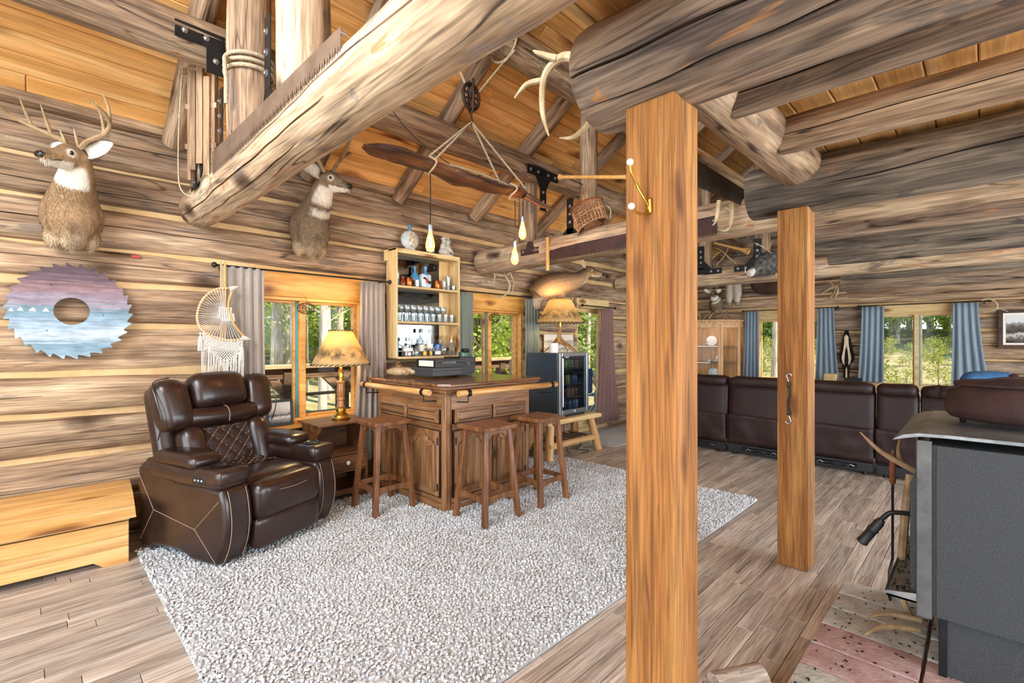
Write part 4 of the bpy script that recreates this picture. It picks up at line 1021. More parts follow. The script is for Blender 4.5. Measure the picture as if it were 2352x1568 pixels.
lat('drinking_glass', 'clear tumbler next to the right copper mug', gl, 'bottle', (3.235, sy, z), 'glass'); lat('drinking_glass', 'tall clear flute glass near the right end of the upper shelf', [(.02, 0), (.022, .004), (.028, .16), (.026, .16), (.02, .006)], 'bottle', (3.295, sy, z), 'glass')
lat('flask', 'small steel cup at the right end of the upper shelf', [(.022, 0), (.024, .003), (.024, .05), (.021, .05), (.021, .006)], 'steel', (3.345, sy-.03, z), 'cup')
# middle shelf: wine glasses over tumblers
z = SHZ[1]+.001
wg = [(.03, 0), (.028, .003), (.004, .008), (.0035, .075), (.012, .085), (.034, .11), (.04, .14), (.036, .175), (.034, .175), (.038, .14), (.03, .11), (.008, .09)]
wp = None
me_w = B().lathe(wg, 16).mesh('wine_glass', True); me_t = B().lathe([(.026, 0), (.029, .004), (.032, .085), (.030, .085), (.026, .008)], 14).mesh('tumbler', True)
ORD = ['first', 'second', 'third', 'fourth', 'fifth', 'sixth', 'seventh', 'eighth', 'ninth']
for i in range(8):
    o = mk('wine_glass', me_w, MT['bottle']); o.location = (2.70+i*.078, sy+.03, z); tag(o, '%s stemmed wine glass from the left in the back row of the middle shelf' % ORD[i], 'glass', 'wine glasses on the middle shelf')
for i in range(9):
    o = mk('tumbler', me_t, MT['bottle']); o.location = (2.64+i*.083, sy-.045, z); tag(o, '%s small tumbler from the left in the front row of the middle shelf' % ORD[i], 'glass', 'tumblers on the middle shelf')
# lower shelf: bottles
z = SHZ[0]+.001
def bottle(label, x, y, prof, cap=None, fill=None, lab=None, mat='bottle', z=z):
    t = thing('liquor_bottle', label, 'bottle', (x, y, z)); B().lathe(prof, 16).obj('glass_body', MT[mat], t, True)
    top = prof[-1][1]
    if cap: B().lathe([(cap[0], top-.012), (cap[0], top+cap[1])], 12).obj('stopper', MT[cap[2]], t, True)
    if fill: B().lathe([(fill[0], .006), (fill[0], fill[1])], 14).obj('spirit', MT[fill[2]], t, True)
    if lab: B().lathe([(lab[0], lab[1]), (lab[0], lab[2])], 16, caps=False).obj('label', MT[lab[3]], t, True)
    return t
dec = [(.05, 0), (.058, .006), (.06, .09), (.045, .115), (.017, .13), (.016, .165), (.019, .17)]
tall = [(.034, 0), (.038, .006), (.038, .16), (.018, .20), (.014, .25), (.016, .262)]
bottle('faceted whiskey decanter with amber spirit on the lower shelf', 2.765, sy, dec, (.022, .025, 'steel'), (.053, .05, 'amber'), (.0605, .055, .085, 'label'))
bottle('slim blue bottle at the left end of the lower shelf', 2.635, sy, [(.02, 0), (.022, .006), (.022, .17), (.018, .18)], None, None, None, 'bluecer')
bottle('tall clear bottle with green cap on the lower shelf', 2.955, sy+.03, tall, (.014, .03, 'greenglass'), None, (.0385, .05, .12, 'label'))
bottle('tall clear bottle with amber spirit beside the green capped one', 3.045, sy, tall, (.014, .028, 'steel'), (.033, .06, 'amber'), (.0385, .08, .13, 'label'))
bottle('small clear flask bottle between the tall bottles', 2.87, sy-.01, [(.025, 0), (.028, .006), (.028, .08), (.012, .1), (.012, .12)], (.013, .015, 'iron'))
bottle('miniature bottle with yellow label near the front edge', 2.945, sy-.055, [(.018, 0), (.02, .004), (.02, .06), (.009, .075), (.009, .095)], (.01, .012, 'goldfoil'), None, (.0205, .008, .05, 'yellowlab'))
bottle('second miniature bottle with narrow yellow label', 3.02, sy-.06, [(.011, 0), (.012, .004), (.012, .06), (.007, .07), (.007, .085)], (.008, .01, 'goldfoil'), None, (.0125, .008, .05, 'yellowlab'))
tag(B().rbox((0, 0, .065), (.11, .05, .13), .008, 4).obj('gift_box', MT['blueglass']), 'shiny blue bottle carton on the lower shelf', 'box').location = (3.155, sy+.04, z)
bottle('squat clear bottle in front of the blue carton', 3.13, sy-.03, [(.035, 0), (.038, .006), (.038, .06), (.016, .085), (.016, .10)], (.018, .02, 'bluecer'), None, (.0385, .015, .05, 'label'))
bottle('round clear bottle with pale cork left of the last one', 3.25, sy+.03, [(.036, 0), (.04, .006), (.044, .08), (.03, .13), (.014, .15), (.014, .19)], (.02, .03, 'cork'))
bottle('round clear bottle with brown cork at the right end of the lower shelf', 3.325, sy-.02, [(.042, 0), (.048, .006), (.052, .07), (.034, .125), (.015, .145), (.015, .185)], (.021, .03, 'cork'), None, (.0525, .05, .085, 'brassdark'))
# on top of the shelf
z = 2.343
def shell_decanter():
    t = thing('ceramic_decanter', 'round shell covered ceramic decanter with blue stopper on the shelf top', 'decanter', (2.80, 4.26, z))
    b = B(); b.ell((0, 0, .115), (.105, .06, .10), 18); b.ell((0, 0, .02), (.06, .05, .02), 14); b.obj('body', MT['shellcer'], t, True)
    B().lathe([(.02, .205), (.016, .23), (.022, .245), (.02, .27), (.006, .28)], 12).obj('stopper', MT['bluecer'], t, True)
    r = random.Random(4)
    for i in range(13):
        a = r.uniform(0, 2*PI); q = r.uniform(.2, .8); x, zz = math.cos(a)*q*.095, .115+math.sin(a)*q*.09
        yy = -.06*math.sqrt(max(0, 1-(x/.105)**2-((zz-.115)/.1)**2))
        B().ell((x, yy, zz), (.016, .008, .016), 8).obj('shell', MT['bone_pale'], t, True)
shell_decanter()
bottle('champagne bottle with gold foil neck standing on the shelf top', 3.075, 4.28, [(.04, 0), (.045, .008), (.045, .15), (.03, .21), (.016, .25), (.015, .29)], None, None, (.0455, .03, .11, 'label'), 'greenglass', z).children[0]
tch = [o for o in C.objects if o.get('label', '').startswith('champagne')][0]
B().lathe([(.031, .205), (.018, .245), (.017, .285), (.021, .29), (.021, .32), (.01, .328)], 14).obj('foil', MT['goldfoil'], tch, True)
def figurine():
    t = thing('figurine', 'pale ceramic figurine of a seated curly haired pair on the shelf top', 'figurine', (3.27, 4.26, z))
    b = B(); b.ell((-.02, 0, .05), (.075, .05, .05), 14); b.ell((-.03, 0, .10), (.045, .035, .06), 12); b.ell((.03, -.01, .09), (.035, .03, .05), 12)
    b.tube([(0, -.02, .1), (.05, -.04, .07), (.08, -.03, .04)], [.018, .015, .012], 8); b.ell((-.02, 0, .17), (.03, .028, .033), 12); b.ell((.03, -.005, .165), (.027, .026, .03), 12)
    me = fuse(b, .006, 3); mk('body', me, MT['figcer'], t)
    r = random.Random(2); h = B()
    for cx, cz in ((-.02, .185), (.03, .18)):
        for i in range(14):
            a = r.uniform(0, 2*PI); e = r.uniform(-.2, 1.4); h.ell((cx+.03*math.cos(a)*math.cos(e), .026*math.sin(a)*math.cos(e), cz+.03*math.sin(e)), (.012, .012, .012), 6)
    h.obj('curls', MT['figcer'], t, True); B().lathe([(.09, 0), (.092, .008), (.085, .018)], 20).obj('base', MT['figcer'], t, True)
MT['figcer'] = plain('greyish_ceramic', '#c9c4b8', .35, 0, .4, ('#a5a295', 20))
figurine()

# ------------------------------------------------------------------ things on the bar top
ZB = 1.059+.02
def carton(label, loc, sz, rz, txt=None, mat='black', lid=True):
    t = thing('boxed_set', label, 'box', loc, rz); w, d, h = sz
    B().bx((-w/2, -d/2, 0), (w/2, d/2, h*.62)).obj('box_base', MT[mat], t, bev=.003)
    B().bx((-w/2-.003, -d/2-.003, h*.62), (w/2+.003, d/2+.003, h)).obj('box_lid', MT[mat], t, bev=.003)
    return t
def print_marks(par, x0, z0, y, marks):
    # worn foil print, too small to read: a row of letter sized strokes
    b = B()
    for dx, w, h in marks:
        b.bx((x0+dx, y-.0006, z0-h/2), (x0+dx+.0022, y+.0006, z0+h/2)); b.bx((x0+dx, y-.0006, z0+h/2-.0022), (x0+dx+w, y+.0006, z0+h/2)); b.bx((x0+dx, y-.0006, z0-h/2), (x0+dx+w*.8, y+.0006, z0-h/2+.0022))
    b.obj('foil_print', MT['silver'], par)
MT['boxgrey'] = plain('dark_grey_card', '#3b3b3d', .5); MT['boxblack'] = plain('black_card', '#201d1d', .45); MT['silver'] = plain('silver_print', '#b9b4a8', .4)
x0, y0 = 2.80, 3.62
carton('dark grey lidded box lying under the black boxed set on the bar', (x0-.03, y0+.13, ZB), (.36, .34, .075), R(3), mat='boxgrey')
t = carton('black boxed set with pale lettering stacked on the grey box', (x0+.0, y0+.12, ZB+.076), (.34, .30, .075), R(2), mat='boxblack')
print_marks(t, -.09, .045, -.1545, [(.0, .009, .014), (.014, .007, .014), (.034, .008, .016), (.046, .009, .016), (.060, .007, .016), (.072, .009, .016), (.092, .010, .018), (.112, .006, .02), (.124, .009, .018), (.138, .010, .018), (.152, .009, .018)])
B().bx((-.1745, -.12, .012), (-.1725, .1, .066)).obj('side_label', MT['label'], t)
t = carton('upright black carton at the right of the boxed sets on the bar', (x0+.31, y0+.20, ZB), (.20, .26, .165), 0, mat='boxblack')
print_marks(t, -.01, .10, -.1345, [(0, .010, .016), (.014, .010, .016), (.028, .010, .016)])
def tail():
    t = thing('fur_tail', 'pale fluffy fur pelt lying on the left end of the bar top', 'fur', (2.47, 3.98, ZB))
    for pts in ([(-.02, .12, .03, .02), (.0, .05, .035, .034), (.0, -.03, .035, .036), (.03, -.12, .03, .02)], [(.06, .12, .03, .02), (.07, .04, .034, .036), (.09, -.04, .034, .036), (.13, -.13, .028, .016)], [(.12, .12, .03, .02), (.16, .03, .033, .033), (.19, -.05, .032, .03), (.24, -.10, .026, .014)]):
        b = B(); rtube(b, pts, 12, 6); r = random.Random(8); q = cr(pts, 14)
        for p in q:
            for k in range(26):
                a = r.uniform(0, 2*PI); d = V((math.cos(a), -.5, math.sin(a)*.8)).normalized(); o = V(p[:3])+V((math.cos(a), 0, math.sin(a)))*p[3]*.92
                if o.z < .006: continue
                e = o+d*r.uniform(.008, .018); e.z = max(e.z, .002); w = V((-d.z, 0, d.x))*.0018; b.add([o-w, o+w, e], [(0, 1, 2)])
        b.obj('fur_tuft', MT['palefur'], t, True)
    b = B(); b.ell((.10, .10, .075), (.03, .02, .025), 10); b.tube([(.07, .1, .06), (.06, .09, .11), (.1, .1, .12)], .008, 6); b.obj('carved_clasp', MT['antlerlamp'], t, True)
MT['palefur'] = plain('pale_fur', '#d6bd97', .95, 0, .05, ('#a98a63', 12))
tail()
def tap():
    t = thing('drink_dispenser', 'green metal dispenser on a dark stand at the back of the bar', 'dispenser', (3.30, 3.98, ZB))
    B().lathe([(.05, 0), (.052, .008), (.02, .014), (.017, .02), (.017, .13)], 18).obj('stand', MT['iron'], t, True)
    B().rbox((0, 0, .17), (.11, .07, .085), .014, 5).obj('housing', MT['greenmetal'], t, True)
    B().rbox((0, -.02, .225), (.075, .06, .04), .01, 4).obj('cap', MT['iron'], t, True)
    B().tube(cr([(.05, 0, .18), (.09, -.01, .17), (.11, -.02, .14)], 4), .008, 8).obj('spout', MT['steel'], t, True)
MT['greenmetal'] = plain('dark_green_enamel', '#4d6b58', .35, .3)
tap()

# ------------------------------------------------------------------ log bench, fridge, candle, print
def make_bench():
    t = thing('log_bench', 'peeled log bench carrying the drinks fridge', 'bench', (4.72, 3.75, 0))
    hs = .48
    B().rbox((0, .0, .445), (1.06, .44, .07), .03, 6, fn=lambda w: (w.x, w.y+.012*math.sin(w.x*9), w.z)).obj('slab_seat', MT['pine_pale'], t, True)
    for sx in (-1, 1):
        for sy_ in (-1, 1):
            b = logmesh(.45, .055, .048, seed=sx+3*sy_, n=14); o = mk('leg', b.mesh('leg', True), MT['benchlog'], t)
            o.matrix_local = along((sx*.5, sy_*.19, .0), (sx*.40, sy_*.13, .42))
    for sy_ in (-1, 1): o = mk('side_pole', logmesh(.98, .042, .04, seed=sy_, n=12).mesh('side_pole', True), MT['benchlog'], t); o.matrix_local = along((-.49, sy_*.175, .17), (.49, sy_*.175, .17))
    for i in range(6): o = mk('rack_slat', logmesh(.34, .018, .017, seed=i, n=8).mesh('rack_slat', True), MT['log_dark'], t); o.matrix_local = along((-.32+i*.13, -.17, .20), (-.32+i*.13, .17, .20))
MT['benchlog'] = wood('peeled_bench_log', ('#b07f49', '#d2a26a', '#e3bd8a'), 0, 1.3, 7, .45, .2, '#6a3f1d', None, 0, .08, .4, fine=.3)
make_bench()
def make_fridge():
    X0, X1, Y0, Y1, Z0_, Z1_ = 4.42, 5.0, 3.56, 4.08, .505, 1.26
    t = thing('drinks_fridge', 'small black drinks fridge with glass door on the log bench', 'fridge', (4.71, 3.82, .481), w=True)
    b = B(); b.bx((X0, Y0+.045, Z0_), (X0+.03, Y1, Z1_)); b.bx((X1-.03, Y0+.045, Z0_), (X1, Y1, Z1_)); b.bx((X0+.03, Y1-.03, Z0_), (X1-.03, Y1, Z1_)); b.bx((X0+.03, Y0+.045, Z1_-.03), (X1-.03, Y1-.03, Z1_)); b.bx((X0+.03, Y0+.045, Z0_), (X1-.03, Y1-.03, Z0_+.05))
    b.obj('cabinet', MT['fridge'], t, bev=.004)
    b = B(); f = .05
    b.bx((X0, Y0, Z0_+.02), (X0+f, Y0+.04, Z1_)); b.bx((X1-f*.8, Y0, Z0_+.02), (X1, Y0+.04, Z1_)); b.bx((X0+f, Y0, Z1_-f*.8), (X1-f*.8, Y0+.04, Z1_)); b.bx((X0+f, Y0, Z0_+.02), (X1-f*.8, Y0+.04, Z0_+.02+f))
    d_ = b.obj('door', MT['steel'], t, bev=.004)
    B().bx((X0+f, Y0+.012, Z0_+.07), (X1-f*.8, Y0+.022, Z1_-f*.8)).obj('pane', MT['fridgeglass'], d_)
    B().tube([(X0+.022, Y0-.03, Z0_+.12), (X0+.022, Y0-.03, Z1_-.06)], .009, 8).obj('handle', MT['steel'], d_, True)
    B().ell(((X0+X1)/2, Y0-.002, Z0_+.045), (.012, .004, .012), 10).obj('badge', MT['white'], d_, True)
    for z in (.70, .87, 1.05): B().bx((X0+.03, Y0+.06, z), (X1-.03, Y1-.04, z+.006)).obj('wire_shelf', MT['steel'], t)
    for x in (X0+.05, X1-.05):
        for y in (Y0+.08, Y1-.05): B().lathe([(.016, 0), (.018, .004), (.014, .024)], 10, c=(x, y, .481)).obj('foot', MT['black'], t, True)
    B().bx((X0+.02, Y0+.05, .487), (X1-.02, Y1-.02, .505)).obj('base_rail', MT['black'], t)
    r = random.Random(12); kinds = {}
    rows_ = [(.56, ['#3a5a6c', '#2f4668', '#5f7488', '#41557a', '#8f9aa6']), (.706, ['#8f4426', '#5e2a1e', '#9a6a48', '#8f4a2c']), (.876, ['#a8983f', '#8f7a35', '#b0a66a', '#3a5678', '#4a6a8a']), (1.056, ['#4f7a38', '#6a8f4c', '#40683c', '#7a463c'])]
    cols = []
    for z, cs_ in rows_:
        for i in range(6):
            c_ = cs_[min(i*len(cs_)//6, len(cs_)-1)]
            if c_ not in kinds:
                kinds[c_] = (B().lathe([(.026, 0), (.031, .006), (.032, .10), (.027, .113), (.024, .115)], 14).mesh('drink_can', True), plain('can_'+c_[1:], c_, .3, .2))
            o = mk('drink_can', kinds[c_][0], kinds[c_][1]); o.location = (X0+.085+i*.072, Y0+.10+r.uniform(-.01, .02), z)
            tag(o, ORD[i]+' drink can from the left on the %s shelf of the glass door fridge' % {.56: 'bottom', .706: 'third', .876: 'second', 1.056: 'top'}[z], 'can', 'cans on the %s fridge shelf' % {.56: 'bottom', .706: 'third', .876: 'second', 1.056: 'top'}[z])
    d = bpy.data.lights.new('fridge_light', 'POINT'); d.energy = .4; d.shadow_soft_size = .03; d.color = (.8, .9, 1)
    o = bpy.data.objects.new('fridge_light', d); C.objects.link(o); o.parent = t; o.location = (0, -.16, .74)
MT['fridge'] = plain('black_fridge_enamel', '#3a4a57', .28, .3, .6)
MT['fridgeglass'] = glass('fridge_door_glass', '#d3dbe0', .05, gk=.25)
make_fridge()
lat('candle', 'white pillar candle on the fridge beside the antler lamp', [(.055, 0), (.057, .004), (.057, .115), (.052, .118), (.045, .112), (.003, .110)], 'white', (4.53, 3.74, 1.262), 'candle', parts=[('wick', [(.002, .110), (.0015, .125)], 'black')])
MT['art_sepia'] = artmat('pencil_hunting_print', [(.3, lin('#8b7a66')), (.45, lin('#d8cbb5')), (.55, lin('#8f7d68')), (.66, lin('#e2d7c4')), (.9, lin('#a8967e')), (1.1, lin('#e6dccb'))], 16, 16)
picture('canvas_print', 'unframed pencil sketch print of riders on the wall behind the antler lamp', frame((1, 0, 0), (0, 0, 1), (0, -1, 0), (5.38, 4.355, 1.2)), .66, .30, .004, .012, MT['label'], MT['label'], MT['art_sepia'])
# loose wire and lamp base on the bench rack, dark basket-like bundle
lat('wire_basket', 'dark coiled bundle lying under the log bench', [(.10, 0), (.13, .02), (.14, .06), (.12, .10), (.05, .115), (.02, .11)], 'log_dark', (4.33, 3.83, 0), 'bundle')
tag(B().tube(cr([(4.9, 3.9, .44), (4.75, 3.7, .02), (4.9, 3.55, .006), (5.05, 3.6, .006), (5.0, 3.75, .006), (5.3, 3.9, .006), (5.7, 4.3, .006)], 6), .005, 6).obj('power_cord', MT['cord'], None, True), 'thin black power cord curling under the bench', 'cord')
tag(B().rbox((6.1, 3.82, .006), (1.3, .72, .012), .005, 4, fn=lambda w: (w.x, w.y, w.z)).obj('door_mat', MT['mat'] if 'mat' in MT else plain('pale_blue_mat', '#c3c6c8', .9, 0, .1, ('#aeb4ba', 60), (120, .6))), 'pale grey doormat in front of the glazed door', 'mat')

# ------------------------------------------------------------------ sectional sofa seen from behind
def sofa_section(label, y0, y1, narrow=False):
    x = 6.12; w = y1-y0-.012; t = thing('sofa_section', label, 'sofa', (x, (y0+y1)/2, 0), 0, None)
    L = MT['leather2']
    # local: back face towards -x
    ln = Mx.Rotation(R(5), 4, 'Y')
    B().rbox((.10, 0, .62), (.16, w, .60), .04, 6, ln, fn=lambda q: (q.x-.012*math.cos(q.y*3), q.y, q.z)).obj('back_panel', L, t, True)
    B().rbox((.13, 0, .90), (.22, w-.005, .13), .06, 6, fn=lambda q: (q.x, q.y, q.z+.008*noise.noise(V((q.y*14, q.x*9, y0))))).obj('top_roll', L, t, True)
    B().tube([(.02, -w/2+.02, .845), (.018, 0, .842), (.02, w/2-.02, .845)], .006, 6).obj('piping', L, t, True)
    b = B(); nu, nv = 14, 8
    vs = [(-.005+.02*(v/nv)+.006*math.sin(u*.9+v*.3)*(v/nv)+.012*noise.noise(V((u*.5, v*.5, y0))), -w/2+w*u/nu, .50-.36*v/nv-.004*math.sin(u*.45)) for v in range(nv+1) for u in range(nu+1)]
    b.add(vs, [(v*(nu+1)+u, v*(nu+1)+u+1, (v+1)*(nu+1)+u+1, (v+1)*(nu+1)+u) for v in range(nv) for u in range(nu)]); o = b.obj('skirt_flap', L, t, True); md = o.modifiers.new('thick', 'SOLIDIFY'); md.thickness = .006
    B().rbox((.50, 0, .30), (.78, w, .32), .05, 5).obj('seat_base', L, t, True)
    B().rbox((.55, 0, .44), (.70, w-.02, .16), .06, 5).obj('seat_cushion', L, t, True)
    B().bx((.03, -w/2+.01, .035), (.07, w/2-.01, .13)).obj('base_frame', MT['black'], t, bev=.004)
    for s_ in (-1, 1): B().lathe([(.025, 0), (.027, .005), (.02, .04)], 10, c=(.08, s_*(w/2-.08), 0)).obj('foot', MT['black'], t, True)
    if not narrow:
        B().tube([(.02, -w*.3, .085), (.02, w*.25, .085)], .022, 10).obj('motor_tube', MT['iron'], t, True)
        B().rbox((.005, -.05, .085), (.05, .09, .05), .008, 4).obj('motor_box', MT['iron'], t)
        b = B()
        for k in range(3): b.tube([(.0, -.2+k*.14, .08), (-.008, -.17+k*.14, .10), (.0, -.14+k*.14, .07)], .004, 5)
        b.obj('motor_wiring', MT['steel'], t, True)
    return t
sofa_section('leather sofa section nearest the display cabinet, half behind the big post', 2.28, 2.96)
sofa_section('leather sofa section left of the bungee post', 1.53, 2.28)
sofa_section('leather sofa section just right of the bungee post', .79, 1.53)
sofa_section('narrow leather console section of the sofa in front of the far window', .44, .79, True)
sofa_section('leather sofa section behind the rusty pot', -.35, .44)
sofa_section('last leather sofa section at the right edge of the picture', -1.1, -.35)
t = thing('rolled_blanket', 'bright blue rolled blanket lying over the sofa back', 'blanket', (6.42, -.05, .93))
B().rbox((0, 0, .09), (.30, .42, .19), .09, 8, fn=lambda w: (w.x, w.y, w.z-.04*(w.y/.2)**2*.5)).obj('roll', MT['bluecloth'] if 'bluecloth' in MT else MT.setdefault('bluecloth', plain('blue_fleece', '#4f7fae', .85, 0, .1, ('#3b6591', 20), (60, .5))), t, True)
for k in range(3): B().tube(cr([(-.148, -.14+k*.07, .08), (-.12, -.13+k*.07, .155), (0, -.12+k*.07, .183), (.12, -.15+k*.07, .175)], 4), .003, 6).obj('fold', MT['navy'] if 'navy' in MT else MT.setdefault('navy', plain('navy_cloth', '#22406f', .85)), t, True)

# ------------------------------------------------------------------ corner display cabinet
def make_cabinet():
    t = thing('display_cabinet', 'honey oak corner display cabinet with glass doors beyond the sofa', 'cabinet', (9.45, 3.85, 0), w=True)
    P = [(9.97, 4.34), (9.30, 4.34), (9.30, 4.12), (9.42, 3.62), (9.62, 3.38), (9.97, 3.38)]
    P = [(9.96, 4.34), (9.22, 4.34), (9.22, 4.14), (9.40, 3.60), (9.72, 3.36), (9.96, 3.36)]
    fn = lambda a, c, d: (a, c, d)
    H = 1.80
    def off(P, e):
        cx = sum(p[0] for p in P)/len(P); cy = sum(p[1] for p in P)/len(P); return [(cx+(x-cx)*e, cy+(y-cy)*e) for x, y in P]
    B().prism(off(P, 1.03), 0, .08, fn).obj('plinth', MT['cabinet'], t, bev=.006)
    B().prism(P, .08, .10, fn).obj('bottom_board', MT['cabinet'], t)
    B().prism(P, H-.06, H-.02, fn).obj('top_board', MT['cabinet'], t, bev=.004)
    B().prism(off(P, 1.05), H-.02, H+.03, fn).obj('cornice', MT['cabinet'], t, bev=.01)
    for z in (.66, .98, 1.30): B().prism(off(P, .95), z, z+.012, fn).obj('shelf', MT['cabinet'] if z == .66 else MT['bottle'], t)
    B().bx((9.94, 3.37, .1), (9.96, 4.33, H-.06)).obj('back_panel', MT['cabinet'], t); B().bx((9.23, 4.32, .1), (9.94, 4.34, H-.06)).obj('back_panel', MT['cabinet'], t)
    for (a, c), (e, f) in zip(P[1:5], P[2:6]):
        p0, p1 = V((a, c, 0)), V((e, f, 0)); m = along(p0, p1); L = (p1-p0).length; k = .05 if L > .3 else .035
        b = B(); b.bx((0, -.012, .1), (k, .012, H-.06), m); b.bx((L-k, -.012, .1), (L, .012, H-.06), m); b.bx((k, -.012, .1), (L-k, .012, .17), m); b.bx((k, -.012, H-.13), (L-k, .012, H-.06), m)
        d = b.obj('door' if L > .5 else 'side_frame', MT['cabinet'], t, bev=.004)
        B().bx((k, -.003, .17), (L-k, .003, H-.13), m).obj('pane', MT['glass'], d)
    d = bpy.data.lights.new('cabinet_light', 'POINT'); d.energy = 1.2; d.shadow_soft_size = .04; d.color = (1, .9, .75)
    o = bpy.data.objects.new('cabinet_light', d); C.objects.link(o); o.parent = t; o.location = (.1, 0, H-.12)
make_cabinet()
def plate(label, x, y, z, r, mat='white'):
    o = B().lathe([(.02, 0), (r*.7, .006), (r, .014), (r, .018), (r*.7, .010), (.01, .006)], 20).obj('display_plate', MT[mat], None, True)
    o.location = (x, y, z+r*.97); o.rotation_euler = (0, R(-78), R(18)); return tag(o, label, 'plate')
plate('white plate standing on the top cabinet shelf', 9.6, 3.85, 1.315, .10); plate('small round plate on the middle cabinet shelf', 9.62, 3.70, .995, .07, 'whitecer')
for i, (x, y, z) in enumerate(((9.5, 3.86, .995), (9.52, 3.76, .995))): lat('tea_cup', ('white cup on the left of the middle cabinet shelf', 'white cup on the right of the middle cabinet shelf')[i], [(.02, 0), (.035, .01), (.045, .05), (.042, .05), (.03, .012)], 'white', (x, y, z), 'cup')
plate('large pale plate standing on the lower cabinet shelf', 9.58, 3.80, .675, .10, 'whitecer')
lat('vase', 'small glass vase on the top cabinet shelf', [(.02, 0), (.03, .02), (.025, .07), (.015, .09), (.02, .11)], 'bottle', (9.52, 3.92, 1.313), 'vase')

# ------------------------------------------------------------------ pelt, painting, small things by the far wall
def pelt():
    t = thing('skunk_pelt', 'black and white skunk pelt hanging on the far wall between blue curtains', 'pelt', (9.965, 1.67, .72))
    def sheet(outline, x, nm, mat, fr=True):
        b = B(); b.prism(outline, x-.012, x, lambda a, c, d: (d, a, c))
        r = random.Random(5)
        if fr:
            n_ = len(outline)
            for i in range(n_):
                p, q = V(outline[i]), V(outline[(i+1) % n_]); e = (q-p); nn = V((e.y, -e.x)).normalized()
                for k in range(int(e.length/.004)+1):
                    o = p+e*r.random(); s_ = nn*r.uniform(.01, .028)+V((0, -.012)); w = e.normalized()*.0025
                    b.add([(x-.006, o.x-w.x, o.y-w.y), (x-.006, o.x+w.x, o.y+w.y), (x-.008+r.uniform(-.006, .004), o.x+s_.x, o.y+s_.y)], [(0, 1, 2)])
        return b.obj(nm, MT[mat], t, True)
    o1 = [(0, .88), (.03, .86), (.035, .80), (.06, .72), (.085, .55), (.105, .42), (.095, .33), (.06, .30), (.05, .2), (.04, .06), (.0, .0), (-.035, .06), (-.045, .2), (-.06, .3), (-.10, .34), (-.11, .44), (-.085, .56), (-.06, .72), (-.035, .80), (-.03, .86)]
    sheet([(-a, c) for a, c in o1][::-1] if False else o1, 0, 'hide', 'blackfur')
    for s_ in (-1, 1):
        st_ = [(s_*.0, .80), (s_*.03, .76), (s_*.03, .66), (s_*.05, .5), (s_*.07, .40), (s_*.055, .31), (s_*.03, .27), (s_*.03, .36), (s_*.02, .5), (s_*.0, .62)]
        sheet(st_ if s_ > 0 else st_[::-1], -.013, 'white_stripe', 'whitefur', False)
    sheet([(-.012, .02), (-.01, .2), (.0, .24), (.01, .2), (.014, .02)][::-1], -.0135, 'tail_stripe', 'whitefur', False)
MT['blackfur'] = plain('black_fur', '#1a1614', .95, 0, .05, ('#2b2622', 40)); MT['whitefur'] = plain('cream_fur', '#e4d3b8', .95, 0, .05, ('#c9b493', 30))
pelt()
MT['frame_wood'] = wood('dark_picture_frame', ('#2b1a12', '#4a2f22', '#5f4030'), 0, 2, 8, .35, .1)
MT['art_cabin'] = artmat('dark_forest_cabin_painting', [(.3, lin('#1f1d1c')), (.45, lin('#6a6158')), (.55, lin('#c9c2ba')), (.64, lin('#34302e')), (.8, lin('#5a5049')), (.95, lin('#9a9690')), (1.15, lin('#d5d5d4'))], 11, 11)
picture('painting', 'dark framed painting of a snowy forest cabin on the far wall', frame((0, -1, 0), (0, 0, 1), (-1, 0, 0), (9.96, -.56, 1.30)), .78, .56, .05, .03, MT['frame_wood'], MT['label'], MT['art_cabin'], .03)
tag(B().rbox((9.5, 1.82, .80), (.10, .18, .12), .01, 4).obj('side_box', MT['pine_pale']), 'small pale box on the ledge behind the sofa', 'box')
tag(B().rbox((9.5, 1.50, .775), (.06, .24, .06), .008, 4).obj('media_box', MT['black']), 'flat black box on the ledge behind the sofa', 'box')
t = thing('console_table', 'low wooden ledge table under the skunk pelt', 'table', (9.55, 1.65, 0)); B().bx((-.2, -.5, .70), (.22, .5, .74)).obj('table_top', MT['cabinet'], t, bev=.005)
for sx in (-.17, .19):
    for sy_ in (-.45, .45): B().bx((sx-.02, sy_-.02, 0), (sx+.02, sy_+.02, .70)).obj('leg', MT['cabinet'], t, bev=.003)
# ------------------------------------------------------------------ hearth pavers
MT['paver_g'] = plain('grey_paver', '#cac8c0', .95, 0, .1, ('#a5a29a', 14), (60, .8, .006)); MT['paver_r'] = plain('red_paver', '#c4a7a2', .95, 0, .1, ('#a5827d', 12), (60, .8, .006))
hr_ = thing('hearth', 'hearth of grey and red concrete pavers in front of the stove', 'hearth', (2.5, .2, 0))
pr_ = [3.26, 3.075, 2.885, 2.69, 2.485, 2.30, 2.11, 1.93]; ty = ['paver_g', 'paver_g', 'paver_g', 'paver_r', 'paver_r', 'paver_g', 'paver_g']
for (a, c), m in zip(zip(pr_, pr_[1:]), ty):
    for y0, y1 in ((.175, .555), (-.21, .17), (-.595, -.215)):
        B().rbox(((a+c)/2-2.5, (y0+y1)/2-.2, .025+random.uniform(-.003, .003)), (a-c-.009, y1-y0-.006, .05), .009, 4, fn=lambda w: (w.x+.002*noise.noise(w*30), w.y+.003*noise.noise(w*25), w.z+.001*noise.noise(w*40))).obj('paver', MT[m], hr_, True)
b = B(); r = random.Random(31); 
for i in range(150):
    x, y = r.uniform(1.95, 3.2), r.uniform(.0, .54); a = r.uniform(0, PI); l = r.uniform(.002, .007)
    b.box((0, 0, 0), (l*2, l, .003), Mx.Translation(V((x-2.5, y-.2, .0525))) @ Mx.Rotation(a, 4, 'Z'))
b.obj('ash_crumbs', MT['black'], hr_, kind='stuff')

